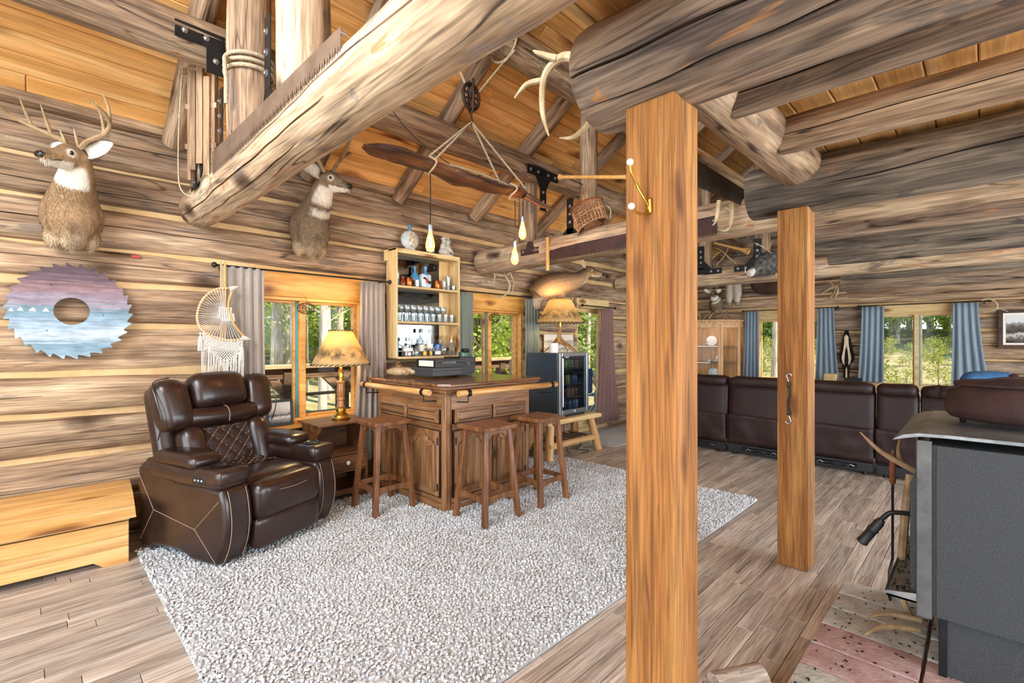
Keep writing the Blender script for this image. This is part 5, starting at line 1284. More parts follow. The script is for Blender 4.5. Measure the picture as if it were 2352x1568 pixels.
# ------------------------------------------------------------------ wood stove
def make_stove():
    t = thing('wood_stove', 'large charcoal steel wood stove at the right edge', 'wood stove', (2.96, -.15, .05), w=True)
    X0, X1, Y0, Y1 = 2.54, 3.38, -.52, .16; m = MT['stove']
    B().bx((X0+.012, Y0, .30), (X1-.012, Y1, .985)).obj('firebox', m, t, bev=.006)
    for x in (X0, X1-.012): B().prism([(Y0, .30), (Y1-.035, .30), (Y1-.06, .985), (Y0, .985)] if False else [(Y0, .30), (Y1-.03, .30), (Y1-.03, .985), (Y0, .985)], x, x+.012, lambda a, c, d: (d, a, c)).obj('side_shield', m, t, bev=.003)
    for x in (X0, X1-.012): B().bx((x, Y1-.018, .285), (x+.014, Y1+.03, 1.0)).obj('front_edge', MT['stoveedge'], t, bev=.003)
    # top plate curves down at the front
    pr = [(Y0-.03, 1.035), (Y1-.06, 1.035), (Y1+.02, 1.032), (Y1+.07, 1.02), (Y1+.10, 1.0), (Y1+.105, .992), (Y1+.06, 1.006), (Y1+.015, 1.017), (Y1-.06, 1.02), (Y0-.03, 1.02)]
    B().prism(pr, X0-.025, X1+.025, lambda a, c, d: (d, a, c)).obj('top_plate', MT['stovetop'], t, bev=.002)
    d = B().prism([(Y1+.03, .34), (Y1+.055, .36), (Y1+.055, .80), (Y1+.02, .92), (Y1, .92), (Y1, .34)], X0+.06, X1-.06, lambda a, c, e: (e, a, c)).obj('door', m, t, bev=.004)
    B().bx((X0+.16, Y1+.05, .44), (X1-.16, Y1+.058, .76)).obj('door_glass', MT['black'], d)
    b = B(); b.tube(cr([(X0+.12, Y1+.05, .66), (X0+.10, Y1+.10, .66), (X0+.09, Y1+.13, .65), (X0+.085, Y1+.16, .61)], 4), .010, 8); b.obj('handle_arm', MT['iron'], d, True)
    hd = B(); hm = along((X0+.085, Y1+.152, .62), (X0+.07, Y1+.225, .50)); hd.lathe([(.014, 0), (.016, .01), (.02, .02), (.02, .05), (.0225, .055), (.0225, .062), (.02, .066), (.0205, .12), (.0225, .125), (.0225, .135), (.015, .14)], 14, hm @ Mx.Rotation(R(90), 4, 'Y')); hd.obj('handle_grip', MT['black'], d, True)
    lp = [(Y1+.0, .325), (Y1+.13, .325), (Y1+.135, .335), (Y1+.135, .345), (Y1+.128, .333), (Y1, .333)]
    l_ = B().prism(lp, X0+.02, X1-.02, lambda a, c, e: (e, a, c)).obj('ash_lip', MT['stovetop'], t)
    for x in (X0+.02, X1-.026): B().prism([(Y1, .325), (Y1+.13, .325), (Y1+.13, .345), (Y1, .37)], x, x+.006, lambda a, c, e: (e, a, c)).obj('lip_side', MT['stovetop'], l_)
    b = B(); r = random.Random(6)
    for i in range(110): b.box((r.uniform(X0+.05, X1-.1), Y1+r.uniform(.02, .12), .3355), (r.uniform(.004, .018), r.uniform(.003, .009), .004))
    b.obj('ash', MT['black'], l_, kind='stuff')
    B().bx((X0+.06, Y0+.05, .05), (X1-.06, Y1-.05, .30)).obj('pedestal', m, t, bev=.004)
    B().bx((X0+.045, Y1-.06, .05), (X0+.06, Y1-.035, .30)).obj('pedestal_edge', MT['iron'], t, bev=.002)
n = N('charcoal_stove_paint', .65, .1, .35); n.coords(False); z = n.noise((260, 260, 260), 2, .6); z2 = n.noise((3, 3, 3), 4)
r1_ = n.ramp(z, 0, [(.35, lin('#35383a')), (.65, lin('#484b4d')), (.8, lin('#6a6d6f'))]); n.col((r1_, 0)); MT['stove'] = n.m
MT['stoveedge'] = plain('worn_stove_edge', '#6a6a69', .5, .4, .5, ('#4d4d4d', 8)); MT['stovetop'] = plain('heat_greyed_steel', '#a6a9a8', .38, .6, .5, ('#6d7072', 5))
make_stove()
def make_pot():
    t = thing('cast_iron_pot', 'rusty round cast iron pot with a bail handle on the stove top', 'pot', (2.97, -.10, 1.036))
    B().lathe([(.17, .022), (.205, .03), (.218, .045), (.224, .06), (.225, .062), (.222, .10), (.208, .15), (.18, .172), (.16, .175)], 36).obj('pot_body', MT['rust'], t, True)
    lid = B().lathe([(.188, .170), (.193, .174), (.193, .184), (.17, .190), (.08, .198), (.02, .202)], 36).obj('lid', MT['rust'], t, True)
    B().rbox((.0, .0, .212), (.07, .03, .026), .01, 4).obj('lid_knob', MT['rust'], lid, True)
    for a in (95, 215, 335): B().lathe([(.010, 0), (.014, .012), (.014, .026)], 10, c=(.16*math.cos(R(a)), .16*math.sin(R(a)), 0)).obj('foot', MT['iron'], t, True)
    B().tube(cr([(-.04, .235, .135), (-.08, .18, .165), (-.11, .06, .205), (-.12, -.02, .212), (-.11, -.1, .205), (-.07, -.2, .165), (-.04, -.235, .135)], 5), .0065, 8).obj('bail_handle', MT['rust'], t, True)
    for s_ in (-1, 1): B().tube([(-.04+.028*math.cos(a), s_*(.235+.006), .135+.024*math.sin(a)) for a in [2*PI*i/14 for i in range(14)]], .008, 6, closed=True).obj('ear', MT['rust'], t, True)
make_pot()
def fire_tool():
    t = thing('fire_shovel', 'fire shovel with leather wrapped grip standing beside the stove front', 'fireplace tool', (3.20, .335, .05))
    B().tube([(0, 0, .20), (0, 0, .62)], .006, 8).obj('shaft', MT['iron'], t, True)
    B().lathe([(.010, .60), (.014, .61), (.015, .68), (.013, .73), (.015, .755), (.008, .76)], 12).obj('grip', MT['leathergrip'], t, True)
    B().tube([(-.02, 0, .765), (.02, 0, .77)], .005, 6).obj('hanger', MT['bone'], t, True)
    b = B(); b.prism([(-.05, .0), (-.07, .05), (-.065, .16), (-.03, .2), (.03, .2), (.065, .16), (.07, .05), (.05, 0)], -.004, .004, lambda a, c, d: (a, d+.35*a*a*6, c)); b.obj('scoop', MT['iron'], t, True)
MT['leathergrip'] = plain('tan_leather_wrap', '#8a4f2c', .6, 0, .4, ('#6a3a1f', 30))
fire_tool()
def antler(par, pts_list, mat='bone', name='antler', n=8):
    b = B()
    for p in pts_list: rtube(b, p, n, 5)
    return b.obj(name, MT[mat], par, True)
t = thing('antler_rack', 'shed antler tool holder fixed beside the stove, tines pointing up', 'antler', (3.05, .25, .05))
antler(t, [[(-.05, -.02, .0, .012), (-.05, .03, .12, .016), (-.04, .02, .45, .018), (-.02, .0, .70, .017)], [(-.02, -.02, .72, .016), (-.04, .05, .76, .014), (-.03, .12, .80, .011), (-.02, .20, .88, .004)], [(-.03, .03, .75, .012), (.03, .05, .79, .009), (.12, .05, .87, .003)]])
t = thing('antler_rack', 'pair of antler tines lying on the hearth under the stove lip', 'antler', (2.72, .30, .05))
antler(t, [[(.1, -.1, .05, .014), (.03, .02, .045, .012), (-.06, .08, .02, .004)]]); antler(t, [[(.2, -.1, .05, .014), (.17, .02, .045, .012), (.12, .09, .02, .004)]])
# firewood piece and bark by the big post
t = thing('firewood_log', 'pale barked firewood log at the bottom edge by the hearth', 'firewood', (1.95, .68, 0))
o = mk('log_body', logmesh(.22, .058, .056, n=20, amp=.06, seed=77).mesh('log_body', True), MT['birch'] if 'birch' in MT else MT.setdefault('birch', wood('barked_firewood', ('#6d5a4c', '#b7a695', '#d9cfc4'), 0, 2.2, 5, .85, .6, '#3b2c24', ('#5a4a40', .6), .6, .05)), t); o.matrix_local = along((-.09, .06, .058), (.10, -.05, .058))
tag(B().prism([(0, 0), (.05, .01), (.09, .05), (.06, .07), (.02, .05)], 0, .012, lambda a, c, d: (1.62+a, .70+d+a*.3, c)).obj('bark_chip', MT['log_dark']), 'brown bark chip leaning at the foot of the big post', 'bark')

# ------------------------------------------------------------------ hook and bungee on the posts
t = thing('coat_hook', 'brass double coat hook with white knobs on the big post', 'hook', (1.385, .752, 1.83))
B().rbox((-.004, 0, 0), (.008, .022, .05), .004, 4).obj('back_plate', MT['brass'], t, True)
b = B(); rtube(b, [(-.008, 0, .0, .004), (-.025, .01, .03, .004), (-.035, .022, .06, .0045), (-.06, .03, .10, .004), (-.065, .03, .122, .004)], 8); b.obj('upper_arm', MT['brass'], t, True)
b = B(); rtube(b, [(-.008, 0, -.015, .004), (-.025, .005, -.03, .004), (-.045, .02, -.025, .004), (-.055, .028, -.012, .004)], 8); b.obj('lower_arm', MT['brass'], t, True)
for p in ((-.066, .03, .130), (-.058, .03, -.006)): B().ell(p, (.011, .011, .011), 14).obj('knob', MT['white'], t, True)
t = thing('bungee_cord', 'black bungee cord with metal hooks hanging on the farther post', 'bungee cord', (3.312, .85, .9))
B().tube(cr([(-.012, 0, .06), (-.012, .004, .12), (-.012, -.004, .18), (-.012, .004, .235)], 4), .006, 8).obj('cord', MT['black'], t, True)
for z, s_ in ((.06, -1), (.235, 1)):
    B().rbox((-.012, 0, z), (.018, .018, .035), .006, 4).obj('end_sleeve', MT['black'], t, True)
    B().tube(cr([(-.012, 0, z+s_*.015), (-.012, s_*.008, z+s_*.04), (-.012, s_*.012, z+s_*.055), (-.012, -s_*.004, z+s_*.068), (-.012, -s_*.018, z+s_*.055)], 4), .003, 6).obj('hook', MT['steel'], t, True)
B().tube([(.004, 0, .312), (-.02, 0, .30)], .003, 6).obj('screw_eye', MT['steel'], t, True)

# ------------------------------------------------------------------ painted circular saw blade
def blade():
    t = thing('saw_blade', 'large toothed circular saw blade painted with a mountain lake sunset', 'saw blade', (.205, 4.325, 1.602))
    n_ = 30; Rr = .318; out = []
    for i in range(n_):
        a = 2*PI*i/n_; w = 2*PI/n_
        for f, r in ((0, Rr*.925), (.45, Rr*.955), (.82, Rr*1.005), (.95, Rr*1.0), (.96, Rr*.94)): out.append((r*math.cos(a+f*w), r*math.sin(a+f*w)))
    k = len(out); inn = []
    for i in range(k):
        a = math.atan2(out[i][1], out[i][0]); r = .088+.004*(i % 2); inn.append((r*math.cos(a), r*math.sin(a)))
    vs = [(x, 0, z) for x, z in out]+[(x, 0, z) for x, z in inn]+[(x, .005, z) for x, z in out]+[(x, .005, z) for x, z in inn]; fs = []
    for i in range(k):
        j = (i+1) % k; fs += [(i, j, k+j, k+i), (2*k+i, 3*k+i, 3*k+j, 2*k+j), (i, 2*k+i, 2*k+j, j), (k+i, k+j, 3*k+j, 3*k+i)]
    B().add(vs, fs).obj('painted_disc', MT['lake'], t)
    for p in ((.16, -.02), (-.1, .17), (-.12, -.13)): B().ell((p[0], -.001, p[1]), (.004, .003, .004), 6).obj('bolt_hole', MT['black'], t)
    for x, z, s_ in ((-.24, .005, .011), (-.185, .005, .013), (-.125, .005, .012), (-.28, .0, .008)): B().prism([(x-s_*1.4, z-.012), (x-s_*.5, z+s_*.4), (x, z+s_), (x+s_*.5, z+s_*.5), (x+s_*1.3, z-.012)], -.001, .0002, lambda a, c, d: (a, d, c)).obj('painted_peak', MT['white'], t)
    b = B(); b.tube([(0, .02, .1), (0, .004, .086)], .004, 6); b.obj('nail', MT['iron'], t)
n = N('painted_lake_sunset', .45, .2, .4); tcx = n.n('TexCoord'); n.coords(False); sp = n.n('SeparateXYZ'); n.l(tcx, 'Object', sp, 0)
z = n.noise((2.2, 2, 60), 5, .7, .3); ma = n.n('Math', operation='MULTIPLY_ADD'); n.l(z, 0, ma, 0); ma.inputs[1].default_value = .30; n.l(sp, 'Z', ma, 2)
mr = n.n('MapRange'); n.l(ma, 0, mr, 0); mr.inputs[1].default_value = -.17; mr.inputs[2].default_value = .47
r1_ = n.ramp(mr, 0, [(0.0, lin('#8ea6b3')), (.14, lin('#6f8b99')), (.24, lin('#b4c0c8')), (.36, lin('#93a6b5')), (.46, lin('#7c95a4')), (.53, lin('#64808b')), (.55, lin('#978c98')), (.66, lin('#857681')), (.74, lin('#8a6a6b')), (.84, lin('#5f4c55')), (1, lin('#4a363d'))])
zz_ = n.noise((9, 9, 30), 5, .7); rr3 = n.ramp(zz_, 0, [(.35, gray(.6)), (.62, gray(1.1))]); n.col(n.mix((r1_, 0), (rr3, 0), .8, 'MULTIPLY')); MT['lake'] = n.m
blade()

# ------------------------------------------------------------------ macrame moon
def macrame():
    t = thing('wall_hanging', 'white macrame crescent moon hanging with tassels beside the curtain', 'wall hanging', (1.03, 4.17, 1.05), w=True)
    O = V((1.06, 4.17, 1.60)); rt = MT['rattan']; wc = MT['macra']
    def P(x, z, y=0): return (O.x+x, O.y+y, O.z+z)
    tipA, tipB = (.06, .215), (.15, -.175)
    outer = cr([(.045, .215), (-.05, .20), (-.13, .13), (-.17, .03), (-.17, -.06), (-.13, -.125), (-.05, -.175), (.05, -.19), (.15, -.175)], 5)
    inner = cr([(.06, .20), (.035, .12), (.035, .04), (.06, -.04), (.1, -.11), (.155, -.17)], 5)
    B().tube([P(*p) for p in outer], .0085, 8).obj('hoop', rt, t, True); B().tube([P(*p) for p in inner], .008, 8).obj('inner_hoop', rt, t, True)
    for x, z0, z1 in ((-.015, -.17, .42), (.012, -.18, .42)): B().tube([P(x, z0, .012), P(x, z1, .012)], .0075, 8).obj('cane', rt, t, True)
    B().tube([P(-.005, .42, .0), P(-.005, .40, .012)], .004, 6).obj('hanging_loop', wc, t)
    c0 = (.01, .02); b = B()
    for i in range(2, len(outer)-2):
        x, z = outer[i]; q = math.atan2(z-c0[1], x-c0[0]); b.tube([P(x, z), P(c0[0]+.045*math.cos(q), c0[1]+.045*math.sin(q))], .0018, 4); b.ell(P(x, z), (.010, .010, .010), 6)
    b.obj('spoke', wc, t)
    # woven centre and tips
    b = B(); 
    for i in range(7):
        for j in range(7):
            u, v = -.045+.0155*i, -.05+.0155*j
            if abs(u+v*.2) < .05-.3*max(0, v-.02): b.ell(P(.018+u+.12*max(0, -v), .015+v), (.008, .005, .009), 6)
    b.obj('knotted_centre', wc, t, True)
    for (x, z), d in ((tipA, (.05, .02)), (tipB, (.055, -.01))):
        m = along(P(x-d[0]*.4, z-d[1]*.4), P(x+d[0], z+d[1])); B().lathe([(.022, 0), (.018, .03), (.004, .065)], 10, m @ Mx.Rotation(R(90), 4, 'Y')).obj('wrapped_tip', wc, t, True)
    # diamond net below the hoop
    b = B(); n_ = 15; xs = [-.135+.0185*i for i in range(n_)]
    def top(x): return -.125-.065*math.sin(max(0, min(1, (x+.15)/.26))*PI/2)
    for i, x in enumerate(xs):
        dep = .24*(1-abs(i-n_/2)/(n_/2)*.75)
        for sg in (-1, 1):
            pts = []; k = int(dep/.012)
            for j in range(k+1): pts.append(P(x+sg*.009*(j % 2), top(x)-j*.012, -.002*sg))
            if len(pts) > 1: b.tube(pts, .0034, 4)
            lo = max(-.135, min(.12, x+sg*.07)); 
            b.tube([P(x, top(x)), P(lo, top(lo)-.075*1.0)], .003, 4)
            b.tube([P(x, top(x)-.06), P(lo, top(lo)-.135)], .003, 4)
    b.obj('knotted_net', wc, t)
    r = random.Random(9)
    b = B()
    for i in range(70):
        x = r.uniform(-.15, .135); z0 = top(x)-.05-.16*(1-abs(x)/.15)*r.uniform(.6, 1); z1 = -.43-.07*abs(x)/.14+r.uniform(-.04, .02)
        b.tube(cr([P(x, z0), P(x+r.uniform(-.006, .006), (z0+z1)/2), P(x+r.uniform(-.012, .012), z1)], 2), .0026, 4)
    b.obj('fringe', wc, t)
    for x, z in ((-.155, -.12), (.125, -.20)):
        b = B(); b.ell(P(x, z-.02), (.008, .008, .010), 8)
        for i in range(14): a = 2*PI*i/14; b.tube([P(x, z-.03), P(x+.012*math.cos(a), z-.06, .01*math.sin(a)), P(x+.016*math.cos(a), z-.15, .012*math.sin(a))], .003, 4)
        b.obj('tassel', wc, t)
MT['rattan'] = plain('rattan_cane', '#d3a564', .5, 0, .3, ('#b98a4a', 20)); MT['macra'] = plain('white_cotton_cord', '#cfcac0', .95, 0, .05, None, (200, .5))
macrame()

# ------------------------------------------------------------------ deer
def tufts(t, me, hc, prob=.75, ln=.016):
    # short lying hairs that roughen the outline of the coat
    r = random.Random(1); vs = []; fs = []; cl_ = []; att = me.color_attributes['Col'].data
    for v in me.vertices:
        if r.random() > prob or (v.co-hc).length < .17: continue
        for q in range(2):
            p = v.co+V((r.uniform(-1, 1), r.uniform(-1, 1), r.uniform(-1, 1)))*.005; l = ln*r.uniform(.6, 1.3); e = p+v.normal*l*.45+V((0, 0, -l*.8)); w = v.normal.cross(V((0, 0, 1))); w = (w.normalized() if w.length > .01 else V((1, 0, 0)))*.0022
            o = len(vs); vs += [tuple(p-w), tuple(p+w), tuple(e)]; fs.append((o, o+1, o+2)); c = att[v.index].color; k = r.uniform(.75, 1.2); cl_ += [(c[0]*k, c[1]*k, c[2]*k, 1)]*3
    b = B().add(vs, fs); m2 = b.mesh('coat_hair'); a = m2.color_attributes.new('Col', 'FLOAT_COLOR', 'POINT'); a.data.foreach_set('color', [x for c in cl_ for x in c])
    o = mk('coat_hair', m2, MT['fur'], t); o['kind'] = 'stuff'
def deer(label, loc, rz, hc, hd, antlers, sc=1.0, tone=0, neck=None, chest=True, ears=1.0, name='deer_mount', earang=0):
    # local frame: wall behind at y=0, +y out of the wall; hc head centre, hd muzzle direction
    t = thing(name, label, 'deer mount', loc, rz); t.scale = (sc,)*3
    hc = V(hc); d = V(hd).normalized(); side = d.cross(V((0, 0, 1))).normalized(); up = side.cross(d).normalized()
    b = B()
    if chest:
        b.ell((0, .07, -.02), (.165, .11, .19), 16); b.ell((0, .14, -.04), (.135, .10, .16), 14)
        for s_ in (-1, 1): b.ell((s_*.09, .07, -.16), (.055, .06, .08), 10)
        b.ell((0, .13, -.17), (.075, .08, .09), 10)
        nb = V((0, .10, .06))
    else: nb = V(neck[0])
    nk = hc-d*.045-up*.02
    mid = nb.lerp(nk, .55)+V((0, .0, -.01)) if neck is None or chest else V(neck[1])
    q = cr([(*nb, .138 if chest else neck[2]), (*mid, .102 if chest else neck[3]), (*(nk+up*.005), .070), (*(nk+d*.03+up*.012), .06)], 6)
    b.tube([p[:3] for p in q], [p[3] for p in q], 16)
    rot = Mx((side, d, up)).transposed()
    b.ell(hc+up*.012, (.066, .092, .072), 14, rot=rot)                      # skull
    b.ell(hc+d*.045-up*.016, (.055, .085, .056), 12, rot=rot)                    # cheeks
    q = [(hc+d*.04+up*.004, .056), (hc+d*.095-up*.004, .048), (hc+d*.145-up*.013, .042), (hc+d*.172-up*.017, .039)]
    b.tube([p for p, r in q], [r for p, r in q], 14); b.ell(hc+d*.176-up*.018, (.037, .026, .034), 10, rot=rot)
    q = [(hc+d*.02-up*.047, .038), (hc+d*.09-up*.047, .030), (hc+d*.155-up*.043, .025)]
    b.tube([p for p, r in q], [r for p, r in q], 10)
    for s_ in (-1, 1): b.ell(hc+side*s_*.046+d*.045+up*.032, (.018, .03, .014), 8, rot=rot)
    me = fuse(b, .0105, 5)
    base = [lin('#a58664'), lin('#8e7860'), lin('#b08a62')][tone]; dark = lin('#5c4836'); white = lin('#efe6d6'); belly = lin('#cbb392')
    def lerp(a, c, f): f = max(0, min(1, f)); return tuple(x+(y-x)*f for x, y in zip(a, c))
    def colf(p, nrm):
        h = p-hc; fx, fs_, fu = h.dot(d), h.dot(side), h.dot(up)
        c = base
        if fx > -.09 and h.length < .30:
            c = lerp(c, dark, .55*max(0, min(1, (fu-.012)/.04))*(1 if fx < .15 else .5))          # dark forehead and bridge
            if fu < -.035 and fx > .03: c = lerp(c, white, .85)                              # chin and jaw
            c = lerp(c, dark, .7*max(0, min(1, (fx-.13)/.03))*(1 if fu > -.01 else 0))
            e = (h-(side*math.copysign(.052, fs_)+d*.045+up*.018)).length
            c = lerp(c, white, .7*max(0, min(1, (.031-e)/.008)))                                             # pale eye ring
        # throat patch on the front of the neck
        a = p-nk; axis = (nk-nb); tt = (p-nb).dot(axis)/axis.length_squared
        fwd = V((d.x, d.y, 0)).normalized() if abs(d.z) < .9 else V((0, 1, 0))
        rad = (p-nb)-axis*tt
        wv_ = noise.noise(p*25)*.03
        def sm(x, a, e): x = max(0, min(1, (x-a)/(e-a))); return x*x*(3-2*x)
        if fx < .07: c = lerp(c, white, .95*sm(tt+wv_, .5, .58)*(1-sm(tt+wv_, .94, 1.02))*sm(rad.dot((fwd-up*.5).normalized())+wv_*.4, .005, .035))
        if tone == 1: c = lerp(c, white, .9*sm(tt+wv_, .2, .27)*(1-sm(tt+wv_, .38, .45))*sm(rad.dot(fwd)+wv_*.3, .02, .06))
        if chest: c = lerp(c, belly, sm(-p.z+wv_, .10, .22)*.9)
        if chest: c = lerp(c, dark, .5*(1-sm(abs(p.x)+wv_*.3, .01, .05))*sm(-p.z, .06, .12)*sm(p.y, .12, .17))
        return (*c[:3], 1)
    vcol(me, colf); mk('body', me, MT['fur'], t); tufts(t, me, hc)
    for s_ in (-1, 1):
        o = hc+side*s_*.053+d*.046+up*.020
        B().ell(o, (.0135, .0135, .0135), 12).obj('eye', MT['eye'], t, True)
        # cupped ear
        eo = hc+side*s_*.05-d*.055+up*.035; ed = (side*s_*1.0+up*(.42+earang)-d*.25).normalized(); en = (d*.8+up*.3+side*s_*.2); en = (en-ed*en.dot(ed)).normalized(); ew = ed.cross(en)
        L_ = .175*ears; vs = []; nu, nv = 7, 9
        for j in range(nv+1):
            v = j/nv; w = .052*ears*math.sin(PI*min(1, (.12+.88*v))**.8)*(1 if v < .98 else .3)+.004
            for i in range(nu+1):
                u = 2*i/nu-1; vs.append(tuple(eo+ed*L_*v+ew*u*w-en*(.034*(1-u*u)*math.sin(PI*min(1, .2+.8*v)))))
        b = B().add(vs, [(j*(nu+1)+i, j*(nu+1)+i+1, (j+1)*(nu+1)+i+1, (j+1)*(nu+1)+i) for j in range(nv) for i in range(nu)])
        me2 = b.mesh('ear', True)
        def ecol(p, nrm):
            w = p-eo; e_ = abs(w.dot(ew))/(.045*ears); tip = w.dot(ed)/L_
            return (*(lerp(white, dark, max((e_-.75)*2.5, (tip-.82)*4, .05)))[:3], 1)
        vcol(me2, ecol); o2 = mk('ear', me2, MT['fur'], t); md = o2.modifiers.new('thick', 'SOLIDIFY'); md.thickness = .006
    b = B(); b.ell(hc+d*.195-up*.010, (.031, .016, .021), 10, rot=rot); b.obj('nose', MT['nose'], t, True)
    b = B(); m0 = hc+d*.192-up*.040
    for s_ in (-1, 1): b.tube(cr([m0, hc+d*.15+side*s_*.034-up*.036, hc+d*.10+side*s_*.04-up*.03], 3), .0026, 5)
    b.obj('mouth_line', MT['nose'], t)
    for s_, path in antlers:
        b = B()
        for p in path:
            rtube(b, [(*(hc+side*s_*a+d*e+up*(.055+c)), r) for a, e, c, r in p], 8, 5)
        b.obj('antler', MT['bone'], t, True)
    return t
# (side, forward, up, radius) relative to the brow
big = [[(.03, -.03, 0, .017), (.07, -.06, .05, .015), (.16, -.08, .09, .014), (.25, -.04, .14, .012), (.29, .05, .19, .010), (.27, .13, .24, .004)],
       [(.035, -.03, .01, .010), (.04, -.02, .06, .008), (.045, -.01, .11, .003)],
       [(.17, -.08, .09, .011), (.18, -.07, .18, .009), (.175, -.05, .27, .003)],
       [(.25, -.04, .14, .010), (.265, -.03, .23, .008), (.26, -.01, .30, .003)]]
big2 = [[(a*1.02, e, c*1.04, r) for a, e, c, r in p] for p in big]
deer('big white throated whitetail deer mount with heavy antlers over the saw blade', (.205, 4.36, 2.25), R(180), (.02, .33, .29), (.70, .64, -.2), [(1, big), (-1, big2)], 1.0, 0)
MS = 1.5
mul = [[(.03, -.02, 0, .014), (.07, -.05, .06, .013), (.13, -.07, .13, .011)], [(.13, -.07, .13, .010), (.20, -.06, .20, .009), (.22, -.03, .29, .003)], [(.13, -.07, .13, .010), (.12, -.03, .22, .008), (.10, 0, .33, .003)], [(.2, -.06, .2, .008), (.26, -.05, .25, .003)]]
deer('mule deer mount with dark forked antlers above the window', (1.77, 4.36, 2.42), R(180), (-.05, .34, .33), (-.42, .88, -.25), [(q_, [[(a*MS, e*MS, c*MS, r*1.15) for a, e, c, r in p] for p in mul]) for q_ in (1, -1)], 1.08, 1, ears=1.2, earang=-.22)
far = [[(.03, -.02, 0, .012), (.08, -.04, .07, .010), (.12, 0, .16, .004)], [(.06, -.03, .04, .008), (.05, 0, .12, .003)]]
deer('small antlered deer mount in the dim corner above the display cabinet', (9.83, 3.84, 2.16), R(100), (0, .30, .22), (-.5, .85, -.1), [(1, far), (-1, far)], .85, 1)

# reclining half mount over the glazed door wall
def fawn():
    t = thing('deer_mount', 'long bodied doe half mount stretching out over the second window curtain', 'deer mount', (4.95, 4.34, 2.08))
    hc = V((.66, -.36, .315)); d = V((.22, -.93, -.2)).normalized(); side = d.cross(V((0, 0, 1))).normalized(); up = side.cross(d).normalized(); b = B()
    q = cr([(-.16, -.06, -.06, .13), (-.02, -.14, .06, .165), (.22, -.22, .12, .16), (.45, -.29, .18, .115), (*(hc-d*.05-up*.02), .07), (*(hc+up*.01), .062)], 6)
    b.tube([p[:3] for p in q], [p[3] for p in q], 18)
    b.ell((-.15, -.08, -.14), (.08, .09, .12), 12); b.ell((.16, -.22, .02), (.12, .10, .12), 12); b.ell((.32, -.26, .05), (.08, .06, .07), 10)
    rot = Mx((side, d, up)).transposed(); b.ell(hc+up*.012, (.06, .09, .066), 14, rot=rot)
    q = [(hc+d*.05, .05), (hc+d*.11-up*.006, .04), (hc+d*.17-up*.014, .033), (hc+d*.2-up*.018, .03)]; b.tube([p for p, r in q], [r for p, r in q], 14)
    q = [(hc+d*.02-up*.045, .03), (hc+d*.17-up*.04, .018)]; b.tube([p for p, r in q], [r for p, r in q], 10)
    me = fuse(b, .011, 5); base = lin('#b38d68'); dark = lin('#4a3d33'); white = lin('#eadfce')
    def colf(p, n_):
        f = max(0, min(1, (n_.z-.05)*1.3)); c = tuple(x+(y-x)*f*.85 for x, y in zip(base, dark)); h = p-hc
        if h.length < .26 and h.dot(up) < -.045 and h.dot(d) > .06: c = white
        if h.length < .13 and h.dot(up) > -.02: c = tuple(.45*x+.55*y for x, y in zip(c, dark))
        if .48 < p.x < .64 and n_.dot(V((.6, -.5, -.6))) > .8 and h.dot(up) < -.07: c = white
        if p.z < -.1 and n_.z < .2: c = tuple(.5*x+.5*y for x, y in zip(c, white))
        return (*c[:3], 1)
    vcol(me, colf); mk('body', me, MT['fur'], t)
    for s_ in (-1, 1):
        B().ell(hc+side*s_*.048+d*.046+up*.02, (.019,)*3, 10).obj('eye_ring', MT['earfur'], t, True)
        B().ell(hc+side*s_*.055+d*.046+up*.02, (.0135,)*3, 12).obj('eye', MT['eye'], t, True)
        eo = hc+side*s_*.045-d*.05+up*.04; ed = (side*s_*.9+up*.75-d*.3).normalized(); ew = ed.cross(d).normalized()
        b = B(); b.prism([(-.008, 0), (-.045, .06), (-.04, .12), (0, .17), (.04, .12), (.045, .06), (.008, 0)], -.004, .004, lambda a, c, e: tuple(eo+ew*a+ed*c+d*e)); o = b.obj('ear', MT['earfur'], t, bev=.003)
    B().ell(hc+d*.218-up*.012, (.022, .022, .017), 10).obj('nose', MT['nose'], t, True)
MT['earfur'] = plain('pale_ear_fur', '#c9a98a', .9, 0, .1)
fawn()
